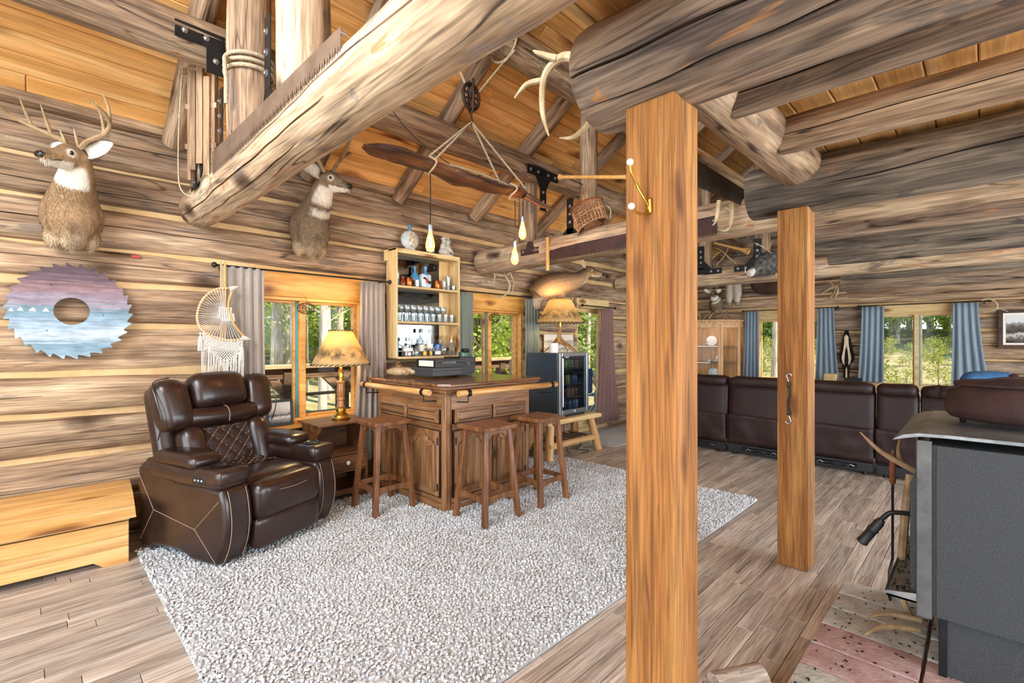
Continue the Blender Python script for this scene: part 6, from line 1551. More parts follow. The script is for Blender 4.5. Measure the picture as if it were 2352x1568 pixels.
# ------------------------------------------------------------------ old crosscut saws on the beams
def crosscut(label, M4, L, h0, h1, mat, pitch=.03, deep=.03, handle=False, style=0, loc=None):
    # local x along the blade, z up, teeth point down; M4 places the lower left corner
    t = thing('crosscut_saw', label, 'saw', M4.translation[:]); m = Mx.Translation(-M4.translation) @ M4
    n_ = int(L/pitch); top = []; bot = []
    for i in range(n_):
        x = i*pitch; hh = h0+(h1-h0)*x/L
        if style == 0: bot += [(x, deep), (x+pitch*.35, 0), (x+pitch*.5, deep*.9), (x+pitch*.75, .004), (x+pitch*.95, deep)]
        else:
            bot += [(x+pitch*.05, deep), (x+pitch*.08, 0), (x+pitch*.38, 0), (x+pitch*.42, deep), (x+pitch*.52, deep), (x+pitch*.55, .005), (x+pitch*.85, .005), (x+pitch*.9, deep)]
    vs = []; fs = []
    y0, y1 = -.0015, .0015
    for x, z in bot: vs += [(x, y0, z), (x, y1, z), (x, y0, h0+(h1-h0)*min(1, x/L)), (x, y1, h0+(h1-h0)*min(1, x/L))]
    k = len(bot)
    for i in range(k-1):
        a = 4*i; c = a+4
        fs += [(a, c, c+2, a+2), (a+1, a+3, c+3, c+1), (a, a+1, c+1, c), (a+2, c+2, c+3, a+3)]
    fs += [(0, 2, 3, 1), (4*k-4, 4*k-3, 4*k-1, 4*k-2)]
    B().add(vs, fs, m).obj('blade', MT[mat], t)
    B().tube([V((L-.03, -.006, h1*.75)), V((L-.03, .02, h1*.75))], .006, 8, m).obj('rivet', MT['bolt'], t)
    if handle:
        b = B(); b.prism([(0, .0), (.04, -.01), (.10, -.015), (.15, .0), (.16, .03), (.12, .025), (.12, .1), (.15, .14), (.12, .15), (.08, .12), (.02, .11)], -.014, .014, lambda a, c, e: (L-.02+a, e, c+.02), m); b.obj('handle', MT['sawwood'], t, bev=.005)
    return t
MT['sawwood'] = wood('grey_handle_wood', ('#6f675e', '#9a9087', '#b9afa4'), 0, 3, 6, .7, .2)
# local x runs towards the camera (-Y), faces -X
crosscut('long rusty crosscut saw lying along the thick tie beam', frame((0, -1, 0), (1, 0, 0), (0, 0, 1), (.806, 3.42, 2.432)) @ Mx.Rotation(R(-.8), 4, 'Y'), 1.78, .15, .10, 'sawblade', .046, .042)
crosscut('dark one man saw with a wooden handle hanging behind the tie beam', frame((0, -1, 0), (1, 0, 0), (0, 0, 1), (1.105, 2.92, 2.40)), 1.12, .06, .12, 'sawdark', .03, .04, True)
crosscut('rusty two man saw fixed on the tie beam above the second window', frame((0, -1, 0), (1, 0, 0), (0, 0, 1), (3.772, 3.17, 2.235)), 1.7, .12, .15, 'rust', .05, .028, False, 1)
crosscut('black saw blade hanging under a pole between the two posts', frame((1, 0, 0), (0, 1, 0), (0, 0, 1), (2.45, 1.30, 2.36)) @ Mx.Rotation(R(-3), 4, 'Y'), 1.46, .2, .13, 'sawdark', .04, .06, False, 1)
beam('pole', 'thin peeled pole above the black saw blade', (2.2, 1.33, 2.60), (4.0, 1.33, 2.62), .05, .045, 'log_tie', cat='pole')

# ------------------------------------------------------------------ black steel brackets with bolts
def bracket(label, o, ex, ez, plates, bolts, group=None, dark='iron'):
    # plates: polygons in the (ex, ez) plane; bolts: points in that plane; normal faces the room
    ex, ez = V(ex), V(ez); nn = ex.cross(ez).normalized(); o = V(o)
    t = thing('steel_bracket', label, 'bracket', o[:], 0, group)
    fn = lambda a, c, d: tuple(ex*a+ez*c+nn*d)
    for p in plates: B().prism(p, 0, .008, fn).obj('plate', MT[dark], t, bev=.002)
    for a, c in bolts:
        b = B(); m = frame(ex, nn.cross(ex), nn, ex*a+ez*c+nn*.008); b.lathe([(.019, 0), (.019, .003), (.012, .0035), (.012, .012), (.009, .014)], 6, m); b.obj('bolt', MT['bolt'], t)
    return t
Yd, Zd = (0, -1, 0), (0, 0, 1)
def strip(w, h): return [(-w/2, 0), (w/2, 0), (w/2, h), (-w/2, h)]
bracket('flat black plate with two bolts on the lower purlin at the upper left', (.70, P1Y-.137, P1Z-.03), (1, 0, 0), (0, 0, 1), [[(-.10, -.05), (.16, -.05), (.16, .05), (-.10, .05)], [(.06, -.2), (.16, -.2), (.16, -.05), (.06, -.05)]], [(-.05, 0), (.06, 0), (.11, -.12)])
bracket('vertical black strip with three bolts on the rope wrapped truss log', (TA-.126, 3.30, 2.60), Yd, Zd, [strip(.06, .34), [(-.03, 0), (.03, 0), (.07, -.06), (-.05, -.06)]], [(0, .08), (0, .17), (0, .26)])
bracket('tall black strip with three bolts on the orange truss log', (TA-.135, 2.47, 2.62), Yd, Zd, [strip(.07, .36), [(-.035, 0), (.035, 0), (.10, -.06), (-.06, -.06)]], [(0, .08), (0, .18), (0, .28)])
bracket('black strap bracket at the wall end of the thick tie beam', (.80, 3.80, 2.53), Yd, Zd, [[(-.05, -.06), (.02, -.06), (.10, .30), (.05, .30)], [(-.11, -.09), (.04, -.09), (.03, -.02), (-.09, -.02)]], [(-.06, -.055), (.0, -.05), (.045, .14), (.06, .21)])
bracket('T shaped black bracket under the lower purlin behind the driftwood lamp', (TB-.05, P1Y-.14+.27, P1Z-.07), (1, 0, 0), (0, 0, 1), [[(-.25, -.05), (.25, -.05), (.25, .05), (-.25, .05)], [(-.12, -.05), (.12, -.05), (.05, -.17), (.05, -.4), (-.05, -.4), (-.05, -.17)]], [(-.2, 0), (-.08, 0), (.08, 0), (.2, 0), (0, -.2), (0, -.3)]).location.y = P1Y-.14
bracket('black bracket below the woven basket on the tie beam', (TB-.10, 2.95, 2.48), Yd, Zd, [strip(.08, .36), [(-.04, .06), (.04, .06), (.12, -.02), (-.12, -.02)]], [(0, .12), (0, .2), (0, .28)])
bracket('brown bolt plate on the round end of the tie beam', (TB-.155, 3.45, 2.37), Yd, Zd, [[(-.13, -.04), (.13, -.04), (.13, .03), (-.13, .03)], [(-.06, .03), (.06, .03), (.03, .1), (-.03, .1)]], [(-.09, 0), (.09, 0)], dark='rust')
for y, s_ in ((2.93, -1), (2.16, 1)):
    bracket('black corner bracket on the %s post of the farthest truss' % ('left' if s_ < 0 else 'right'), (TC-.137, y, 2.45), Yd, Zd, [strip(.1, .34), [(-.05, -.07), (.05, -.07), (.05, .02), (-.05, .02)], [(-.05, -.08), (-.05 if s_ > 0 else .28, -.08), (-.05 if s_ > 0 else .28, 0), (.05 if s_ < 0 else -.28, 0), (.05 if s_ < 0 else -.28, -.08)] if False else ([(.05, -.08), (.30, -.08), (.30, 0), (.05, 0)] if s_ < 0 else [(-.30, -.08), (-.05, -.08), (-.05, 0), (-.30, 0)]), ([(.05, 0), (.16, 0), (.05, .12)] if s_ < 0 else [(-.05, 0), (-.05, .12), (-.16, 0)])], [(0, .1), (0, .18), (0, .26)]+([(.15, -.04), (.25, -.04)] if s_ < 0 else [(-.15, -.04), (-.25, -.04)]))
# ropes
t = thing('rope_wrap', 'pale rope wound round the upright truss log', 'rope', (TA, 3.2, 3.0))
b = B(); b.tube([(.135*math.cos(a*.2), .135*math.sin(a*.2), .0+a*.0012) for a in range(0, 95)], .011, 8); b.obj('coil', MT['rope'], t, True)
B().tube(cr([(-.135, -.06, .05), (-.16, -.09, .03), (-.155, -.10, -.1), (-.15, -.08, -.22)], 4), .011, 8).obj('loose_end', MT['rope'], t, True)
tag(B().tube([(TA+.1, 2.2, 3.15), (1.6, 2.6, 3.75), (2.0, P2Y, P2Z+.02)], .009, 6).obj('rope', MT['rope'], None, True), 'taut pale rope running up from the orange truss log', 'rope')
# wooden sled hung upright with its draw string
def sled():
    t = thing('wooden_sled', 'old wooden runner sled hung upright beside the rope wrapped log', 'sled', (.80, 3.62, 2.45))
    m = frame((.62, -.78, 0), (-.78, -.62, 0), (0, 0, 1), (0, 0, 0)); w = MT['sledwood']
    for x in (-.085, .085): B().bx((x-.012, -.02, .0), (x+.012, .02, .72), m).obj('runner', w, t, bev=.004)
    for x, z0, z1 in ((-.05, .06, .70), (.0, .10, .74), (.05, .02, .66)): B().bx((x-.022, .022, z0), (x+.022, .034, z1), m).obj('deck_slat', w, t, bev=.002)
    for z in (.20, .46): B().bx((-.11, .0, z), (.11, .022, z+.035), m).obj('cross_bar', w, t, bev=.003)
    for z in (.16, .42): B().prism([(-.03, z), (.02, z+.02), (-.02, z-.14)], -.012, .0, lambda a, c, d: (a, d, c), m).obj('iron_stay', MT['iron'], t)
    B().bx((-.15, -.01, .70), (.17, .015, .735), m).obj('handle_bar', w, t, bev=.003)
    B().tube(cr([(-.10, .06, .73), (-.11, .10, .4), (-.11, .13, .1), (-.10, .10, -.06), (-.05, -.02, -.12), (.0, -.12, -.08), (.0, -.14, .02), (.0, -.13, .1)], 5), .004, 6).obj('draw_string', MT['rope'], t, True)
MT['sledwood'] = wood('old_sled_wood', ('#6a4f3b', '#9b7b5e', '#bd9c78'), 2, 2, 8, .6, .3)
sled()
tag(B().bx((.545-.02, 4.372, 2.005), (.545+.03, 4.41, 2.025)).obj('red_tag', MT['redpaint'], None, bev=.003), 'tiny red tag stuck on the chinking above the saw blade', 'tag')

# ------------------------------------------------------------------ driftwood pendant lamp
def pendant():
    t = thing('driftwood_lamp', 'driftwood plank lamp hung by ropes from an iron pulley with bare bulbs', 'pendant lamp', (2.35, 2.75, 2.55), w=True)
    Y = 2.75; vs = []; n_ = 40; k = 12
    prof = [(0, .018), (.05, .05), (.15, .062), (.3, .05), (.45, .07), (.6, .06), (.8, .05), (.93, .025), (1, .006)]
    def pr(u):
        for (a, c), (e, f) in zip(prof, prof[1:]):
            if u <= e: return c+(f-c)*(u-a)/(e-a)
        return .006
    for i in range(n_+1):
        u = i/n_; x = 1.47+1.68*u; r = pr(u); zc = 2.62+.012*math.sin(u*9)+.01*noise.noise(V((u*8, 1, 2)))
        for j in range(k):
            a = 2*PI*j/k; w = 1+.35*noise.noise(V((x*4, math.cos(a)*1.5, math.sin(a)*1.5)))
            vs.append((x, Y+math.cos(a)*r*1.6*w, zc+math.sin(a)*r*.62*w))
    fs = [(i*k+j, i*k+(j+1) % k, (i+1)*k+(j+1) % k, (i+1)*k+j) for i in range(n_) for j in range(k)]+[tuple(range(k-1, -1, -1)), tuple(n_*k+j for j in range(k))]
    B().add(vs, fs).obj('driftwood_plank', MT['drift'], t, True)
    b = B(); rtube(b, [(2.9, Y-.04, 2.62, .03), (3.05, Y-.07, 2.57, .025), (3.18, Y-.09, 2.555, .012), (3.24, Y-.1, 2.55, .003)], 8); b.obj('split_tip', MT['drift'], t, True)
    hk = (2.355, Y, 3.06)
    for x, dy in ((1.93, -.05), (2.02, .05), (2.72, .05), (2.90, -.05)):
        B().tube([hk, (x, Y+dy, 2.67)], .0075, 8).obj('sling_rope', MT['rope'], t, True)
    for x0, x1 in ((1.93, 2.03), (2.72, 2.92)): B().tube(cr([(x0, Y-.05, 2.67), (x0+.02, Y-.11, 2.62), (x0+.03, Y, 2.57), (x1, Y+.1, 2.62), (x1, Y+.05, 2.67)], 4), .0075, 6).obj('rope_lashing', MT['rope'], t, True)
    B().tube(cr([(2.0, Y+.03, 2.66), (2.2, Y+.0, 2.685), (2.5, Y-.02, 2.68), (2.8, Y, 2.67)], 5), .007, 6).obj('rope_run', MT['rope'], t, True)
    # iron pulley
    m = frame((1, 0, 0), (0, 0, 1), (0, -1, 0), (2.35, Y, 3.25))
    wh = B(); wh.tube([(.078*math.cos(a), .095*math.sin(a), 0) for a in [2*PI*i/28 for i in range(28)]], .013, 8, m, closed=True)
    for i in range(9): a = 2*PI*i/9; wh.tube([(0, 0, 0), (.074*math.cos(a), .09*math.sin(a), 0)], .007, 6, m)
    wh.lathe([(.02, -.02), (.022, -.015), (.022, .015), (.02, .02)], 12, m); wh.obj('pulley_wheel', MT['pulley'], t, True)
    for s_ in (-1, 1):
        b = B(); b.tube(cr([(0, .13, s_*.02), (s_*.0+.0, .1, s_*.024), (0, 0, s_*.026), (0, -.1, s_*.02), (0, -.12, 0)], 4), .010, 6, m); b.obj('pulley_cheek', MT['pulley'], t, True)
    b = B(); b.tube(cr([(0, -.11, 0), (0, -.15, 0), (.012, -.175, 0), (.0, -.2, 0), (-.015, -.19, 0)], 4), .008, 8, m); b.obj('pulley_hook', MT['pulley'], t, True)
    B().tube([(2.29, Y, 3.33), (2.13, Y+.03, 3.62), (2.02, Y+.1, 3.80)], .0085, 8).obj('hanging_rope', MT['rope'], t, True); B().tube([(2.42, Y, 3.30), (2.70, Y, 3.66), (2.70, P2Y-.15, 3.70)], .0085, 8).obj('hanging_rope', MT['rope'], t, True)
    B().tube([(2.72, P2Y+.155*math.cos(a), P2Z-.02+.155*math.sin(a)) for a in [2*PI*i/20 for i in range(20)]], .009, 8, closed=True).obj('rope_loop', MT['rope'], t, True)
    B().tube(cr([(2.0, Y+.6, 3.28), (2.1, Y+.4, 3.0), (2.35, Y+.1, 2.7), (2.45, Y, 2.68)], 5), .004, 6).obj('supply_cord', MT['cord'], t, True)
    for x, zb, dy in ((1.975, 2.10, 0), (2.916, 2.33, 0), (2.855, 2.115, .03)):
        top = 2.58; ct = zb+.12
        B().tube(cr([(x, Y+dy, top), (x+.003, Y+dy, (top+ct)/2), (x, Y+dy, ct)], 4), .004, 6).obj('cord', MT['cord'], t, True)
        sk = B().lathe([(.008, .065), (.016, .07), (.018, .09), (.018, .115), (.008, .125)], 14, c=(x, Y+dy, zb)).obj('socket', MT['steel'], t, True)
        B().lathe([(.010, .07), (.014, .055), (.024, .02), (.032, -.02), (.031, -.045), (.02, -.066), (.004, -.074)], 18, c=(x, Y+dy, zb)).obj('bulb', MT['edison'], t, True)
        b = B()
        for q in range(6): a = 2*PI*q/6; b.tube([(x+.006*math.cos(a), Y+dy+.006*math.sin(a), zb+.035), (x+.012*math.cos(a), Y+dy+.012*math.sin(a), zb-.04)], .0014, 5)
        b.obj('filament', MT['filament'], t)
        d = bpy.data.lights.new('bulb_light', 'POINT'); d.energy = 5; d.color = (1, .66, .3); d.shadow_soft_size = .03
        o = bpy.data.objects.new('bulb_light', d); C.objects.link(o); o.parent = t; o.location = V((x, Y+dy, zb-.005))-t.location
MT['drift'] = wood('dark_driftwood', ('#2e1c13', '#5a3a28', '#8c6346'), 0, 1.5, 6, .6, .7, None, ('#b08a66', .66), .5, .05)
MT['pulley'] = plain('brown_iron', '#4a3a2e', .6, .5, .4, ('#33271f', 15)); MT['filament'] = emit('glowing_filament', '#ffc36a', 80)
m = bpy.data.materials.new('amber_bulb_glass'); m.use_nodes = True; tt = m.node_tree; tt.nodes.clear(); o_ = tt.nodes.new('ShaderNodeOutputMaterial'); e_ = tt.nodes.new('ShaderNodeEmission'); e_.inputs[0].default_value = lin('#ffb75a'); e_.inputs[1].default_value = 5; tr_ = tt.nodes.new('ShaderNodeBsdfTransparent'); tr_.inputs[0].default_value = lin('#ffd08a'); mx_ = tt.nodes.new('ShaderNodeMixShader'); mx_.inputs[0].default_value = .45
tt.links.new(tr_.outputs[0], mx_.inputs[1]); tt.links.new(e_.outputs[0], mx_.inputs[2]); tt.links.new(mx_.outputs[0], o_.inputs[0]); MT['edison'] = m
pendant()

# ------------------------------------------------------------------ loose antlers, basket, poles, horn
def shed(label, loc, paths, mat='bone_pale', cat='antler', name='shed_antler', rz=0):
    t = thing(name, label, cat, loc, rz); antler(t, paths, mat, 'main_beam'); return t
shed('large pale antler hooked on the end of the massive beam', (1.5, 1.04, 2.32), [[(.05, -.02, .03, .026), (.10, .10, .16, .026), (.14, .20, .29, .022), (.15, .30, .33, .020), (.15, .38, .28, .017), (.16, .40, .14, .012), (.17, .37, .02, .004)], [(.14, .3, .33, .017), (.10, .36, .36, .012), (.1, .40, .39, .005)], [(.15, .38, .27, .014), (.12, .46, .27, .012), (.1, .52, .22, .004)]])
shed('smaller antler tine under the end of the massive beam', (1.5, 1.04, 2.15), [[(.0, -.03, .15, .014), (.09, .10, .125, .013), (.1, .18, .105, .009), (.1, .25, .123, .003)]])
shed('pair of antlers hanging below the black saw blade', (3.45, 1.3, 2.36), [[(-.08, 0, .02, .016), (-.08, .01, -.06, .015), (-.10, .02, -.13, .008), (-.14, .02, -.16, .003)], [(.2, .02, .06, .018), (.2, .02, -.02, .017), (.19, .03, -.11, .013), (.12, .04, -.15, .008), (-.0, .04, -.16, .003)], [(.19, .02, .0, .014), (.1, .03, .01, .010), (.0, .03, -.03, .003)]])
shed('pale antler hung over the curtain rod beside the painting', (9.82, -.03, 1.99), [[(0, .03, .02, .016), (-.02, -.05, .03, .016), (-.02, -.12, -.04, .014), (-.02, -.12, -.12, .010), (-.02, -.03, -.16, .006), (-.02, .05, -.18, .003)], [(-.02, -.12, -.11, .011), (-.02, -.2, -.14, .006), (-.02, -.24, -.17, .003)]])
shed('dark forked antlers below the joist ends right of the bungee post', (8.55, 1.49, 2.27), [[(0, .0, .0, .03), (0, .06, -.03, .03), (0, .14, -.06, .02), (0, .24, -.12, .014), (0, .32, -.16, .004)], [(0, .06, -.04, .025), (0, .10, -.13, .018), (0, .16, -.22, .012), (0, .2, -.26, .004)], [(0, .05, -.05, .02), (-.02, .06, -.15, .014), (-.02, .11, -.25, .004)], [(0, .1, -.04, .02), (0, .16, .03, .014), (0, .28, .05, .004)]], 'bone')
shed('rack of antlers hung over the second window curtain rod', (4.1, 4.28, 2.22), [[(.15, -.05, .04, .012), (.05, -.06, .0, .016), (-.12, -.07, .0, .014), (-.25, -.06, .03, .012), (-.33, -.05, .02, .004)], [(.05, -.06, .0, .014), (.12, -.08, -.1, .012), (.08, -.08, -.22, .010), (-.06, -.07, -.28, .008), (-.2, -.06, -.26, .003)], [(.15, -.05, .05, .012), (.2, -.07, -.08, .010), (.16, -.07, -.24, .003)], [(-.12, -.07, 0, .010), (-.15, -.08, -.14, .004)], [(.05, -.06, 0, .01), (.03, -.05, .08, .004)]], 'bone_pale')
t = thing('antler_pile', 'tangled heap of dark antlers on top of the display cabinet', 'antlers', (9.55, 3.85, 1.835))
r = random.Random(17)
for i in range(9):
    a = r.uniform(0, 2*PI); x, y = r.uniform(-.15, .2), r.uniform(-.30, .28); L_ = r.uniform(.12, .22); dx, dy = math.cos(a), math.sin(a)
    antler(t, [[(x, y, .012, .013), (x+dx*L_*.4, y+dy*L_*.4, .09, .012), (x+dx*L_, y+dy*L_, .17, .004)], [(x+dx*L_*.4, y+dy*L_*.4, .09, .010), (x+dx*L_*.3-dy*.05, y+dy*L_*.3+dx*.05, .17, .003)]], 'bone' if i % 3 else 'bone_pale')
def basket():
    t = thing('woven_basket', 'brown woven splint basket lying on the tie beam', 'basket', (TB-.12, 2.70, 2.61), R(0)); m = Mx.Rotation(R(-20), 4, 'X')
    vs = []; n_ = 24; ht = 7
    b = B()
    for j in range(ht):
        z = -.10+j*.033; k = 1+.06*j/ht
        b.tube([(.10*k*math.cos(a)*(1+.02*(i % 2)), .155*k*math.sin(a)*(1+.02*(i % 2)), z) for i, a in enumerate([2*PI*q/32 for q in range(32)])], .011, 5, m, closed=True)
    b.obj('weft', MT['splint'], t)
    b = B()
    for i in range(26): a = 2*PI*i/26; b.box((.104*math.cos(a), .16*math.sin(a), 0), (.012, .016, .23), m @ Mx.Translation(V((.002*math.cos(a), .002*math.sin(a), 0))))
    b.obj('stakes', MT['splint'], t)
    B().tube([(.112*math.cos(a), .172*math.sin(a), .118+.02*math.sin(a)) for a in [2*PI*q/28 for q in range(28)]], .012, 6, m, closed=True).obj('rim', MT['leathergrip'], t, True)
    B().lathe([(.0, -.11), (.09, -.11), (.09, -.10)], 20, m).obj('bottom', MT['splint'], t)
    B().tube(cr([(.1, -.1, .1), (.13, -.16, .02), (.11, -.14, -.09)], 4), .006, 6, m).obj('strap', MT['rope'], t, True)
MT['splint'] = wood('ash_splint', ('#6b4a30', '#9c7350', '#bd9570'), 1, 3, 6, .7, .3)
basket()
t = thing('wooden_pole', 'slim pale wooden bat lying level in front of the slim truss post', 'pole', (3.62, 2.55, 2.9))
m = along((-.0, .37, .095), (.0, -.6, -.14)); q = [(.03, 0), (.032, .01), (.02, .03), (.017, .06), (.017, .5), (.02, .99), (.012, 1.0)]
B().lathe(q, 14, m @ Mx.Rotation(R(90), 4, 'Y')).obj('shaft', MT['rattan'], t, True); B().tube([(.02, .30, .08), (.30, .28, .06)], .005, 6).obj('peg', MT['iron'], t)
t = thing('wooden_stick', 'short pale upright stick hanging on the tie beam', 'stick', (3.76, 3.19, 2.13)); B().lathe([(.018, 0), (.02, .01), (.02, .33), (.016, .345)], 12).obj('shaft', MT['rattan'], t, True); B().tube([(0, 0, .22), (.1, 0, .22)], .004, 6).obj('peg', MT['iron'], t)
t = thing('horn', 'long pale wooden horn in the farthest truss opening', 'horn', (6.75, 2.45, 2.72))
m = along((0, .22, .06), (-.1, -.25, -.13)); B().lathe([(.012, 0), (.016, .2), (.022, .42), (.045, .53), (.042, .53), (.018, .42)], 16, m @ Mx.Rotation(R(90), 4, 'Y'), caps=False).obj('tube', MT['rattan'], t, True); B().tube([(.2, .1, .03), (0, .1, .01)], .004, 6).obj('peg', MT['iron'], t)
antl = shed('thin crossed antlers standing on the farthest tie beam', (6.95, 2.6, 2.5), [[(0, .12, -.0, .008), (0, .02, .1, .010), (0, -.06, .25, .008)], [(0, -.16, -.02, .012), (0, -.06, .08, .014), (0, .05, .2, .010), (0, .16, .26, .004)]], 'bone')

# shaggy head and other trophies beyond the posts
def shaggy():
    t = thing('boar_mount', 'shaggy grey boar head mount on the farthest truss', 'animal mount', (6.86, 2.02, 2.38))
    b = B(); q = cr([(.12, -.06, .08, .16), (-.02, 0, .05, .15), (-.14, .06, -.02, .10), (-.24, .11, -.08, .06), (-.30, .14, -.10, .045)], 6); b.tube([p[:3] for p in q], [p[3] for p in q], 16); me = fuse(b, .014, 4)
    def colf(p, n_):
        k = noise.noise(p*22)+.5*noise.noise(p*60); c = (.09+.09*k,)*3
        if p.x < -.27: c = (.55, .52, .48)
        return (c[0]*1.05, c[1], c[2]*.92, 1)
    vcol(me, colf); mk('body', me, MT['fur'], t)
    b = B(); r = random.Random(3)
    for v in me.vertices:
        if r.random() < .55 and v.co.x > -.27:
            p = v.co; e = p+v.normal*r.uniform(.01, .03)+V((.02, -.005, -.015)); w = V((r.uniform(-1, 1), r.uniform(-1, 1), r.uniform(-1, 1))).normalized()*.003; b.add([p-w, p+w, e], [(0, 1, 2)])
    b.obj('bristles', MT['greyfur'], t, kind='stuff')
    for s_ in (-1, 1):
        B().prism([(-.03, 0), (.03, 0), (0, .1)], -.006, .006, lambda a, c, d: (-.02+d+c*.3, s_*.09+a, .13+c)).obj('ear', MT['greyfur'], t)
        B().tube(cr([(-.26, .12+s_*.035, -.10), (-.28, .13+s_*.05, -.07), (-.27, .13+s_*.055, -.03)], 3), [.007]*3+[.005]*3+[.002], 6).obj('tusk', MT['white'], t, True)
        B().ell((-.13, .05+s_*.085, .03), (.012,)*3, 8).obj('eye', MT['eye'], t, True)
MT['greyfur'] = plain('grey_bristle', '#6d6a66', .95, 0, .05, ('#3a3836', 30))
shaggy()
shed('pale twigs tangled above the boar head', (6.8, 2.0, 2.6), [[(0, -.05, -.05, .008), (-.05, .06, .05, .007), (-.1, .14, .1, .003)], [(0, 0, .0, .006), (-.05, -.08, .1, .003)], [(-.03, .04, .03, .006), (-.1, .0, .12, .003)]], 'bone_pale')
def hide():
    t = thing('hide_mount', 'tan animal legs hanging on the far wall left of the window', 'animal mount', (9.85, 3.52, 2.12))
    b = B()
    for y, r in ((.06, .075), (-.09, .085)): rtube(b, [(.0, y*.7, .45, .10), (-.03, y, .25, r), (-.05, y, .10, r*.75), (-.04, y*1.05, .0, r*.5)], 12)
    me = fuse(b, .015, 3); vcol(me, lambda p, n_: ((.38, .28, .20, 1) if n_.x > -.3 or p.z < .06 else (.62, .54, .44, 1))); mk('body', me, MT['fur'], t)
hide()
def rump():
    t = thing('fur_mount', 'dark brown rounded bear fur hanging on the far wall over the window', 'animal mount', (9.86, 2.85, 2.28))
    b = B(); b.ell((-.05, 0, .22), (.16, .34, .22), 16); b.ell((-.1, -.1, .16), (.14, .2, .16), 14); b.ell((-.08, .15, .28), (.14, .2, .17), 14); me = fuse(b, .02, 3)
    vcol(me, lambda p, n_: (.09+.04*noise.noise(p*20), .055, .04, 1)); mk('body', me, MT['fur'], t)
rump()
# wire ornaments in the window heads
for i, (x, lab) in enumerate(((1.765, 'round wire ornament hanging at the top of the window by the recliner'), (4.115, 'round wire ornament hanging at the top of the window behind the bar'))):
    t = thing('wire_ornament', lab, 'ornament', (x, 4.36, 1.70)); b = B()
    for k in range(8):
        a = PI*k/8; b.tube([(.075*math.cos(q)*math.cos(a), .075*math.cos(q)*math.sin(a), .05*math.sin(q)) for q in [2*PI*s/20 for s in range(20)]], .0016, 4, closed=True)
    for z in (-.025, 0, .025): w = .075*math.sqrt(1-(z/.05)**2*.9); b.tube([(w*math.cos(q), w*math.sin(q), z) for q in [2*PI*s/24 for s in range(24)]], .0016, 4, closed=True)
    b.obj('cage', MT['pulley'], t); B().tube([(0, 0, .05), (0, 0, .11)], .0015, 4).obj('thread', MT['cord'], t)
# ------------------------------------------------------------------ outdoors: ground, deck, trees
MT['ground'] = plain('dry_grass_ground', '#b8a07a', 1, 0, .05, ('#8b8350', 1.3), (3, .6, .05))
MT['bark'] = wood('pale_trunk', ('#a08c74', '#d8c6aa', '#f2e7d2'), 2, 1.2, 5, .9, .5)
MT['deck'] = wood('deck_timber', ('#5d4430', '#82634a', '#a38463'), 0, 1.5, 8, .8, .3)
def leafmat(name, c, c2, tr=.35):
    n = N(name, .7, 0, .2); n.coords(); r = n.ramp(n.rnd, 0, [(0, lin(c)), (1, lin(c2))]); n.col((r, 0))
    tl = n.n('BsdfTranslucent'); n.l(r, 0, tl, 0); ms = n.n('MixShader'); ms.inputs[0].default_value = tr; n.l(n.b, 0, ms, 1); n.l(tl, 0, ms, 2); n.l(ms, 0, n.out, 0); return n.m
MT['needle'] = leafmat('conifer_needles', '#77924a', '#bcc472'); MT['leafy'] = leafmat('spring_leaves', '#93ad3f', '#d3dc72'); MT['bush'] = leafmat('bush_leaves', '#87963d', '#c8c065')
def gmesh():
    vs = []; fs = []; n_ = 60
    xs = [-30+1.7*i for i in range(n_+1)]; ys = [-40+1.7*i for i in range(n_+1)]
    for x in xs:
        for y in ys:
            d = max(0, x-11.5, y-9); z = -.55+.105*min(d, 26)+(.12*noise.noise(V((x*.4, y*.4, 0))) if d > .5 else 0)
            vs.append((x, y, z))
    fs = [(i*(n_+1)+j, (i+1)*(n_+1)+j, (i+1)*(n_+1)+j+1, i*(n_+1)+j+1) for i in range(n_) for j in range(n_)]
    return vs, fs
struct(B().add(*gmesh()).obj('ground', MT['ground'], None, True), 'dry grassy ground outside the house')
def gz(x, y): d = max(0, x-11.5, y-9); return -.55+.105*min(d, 26)
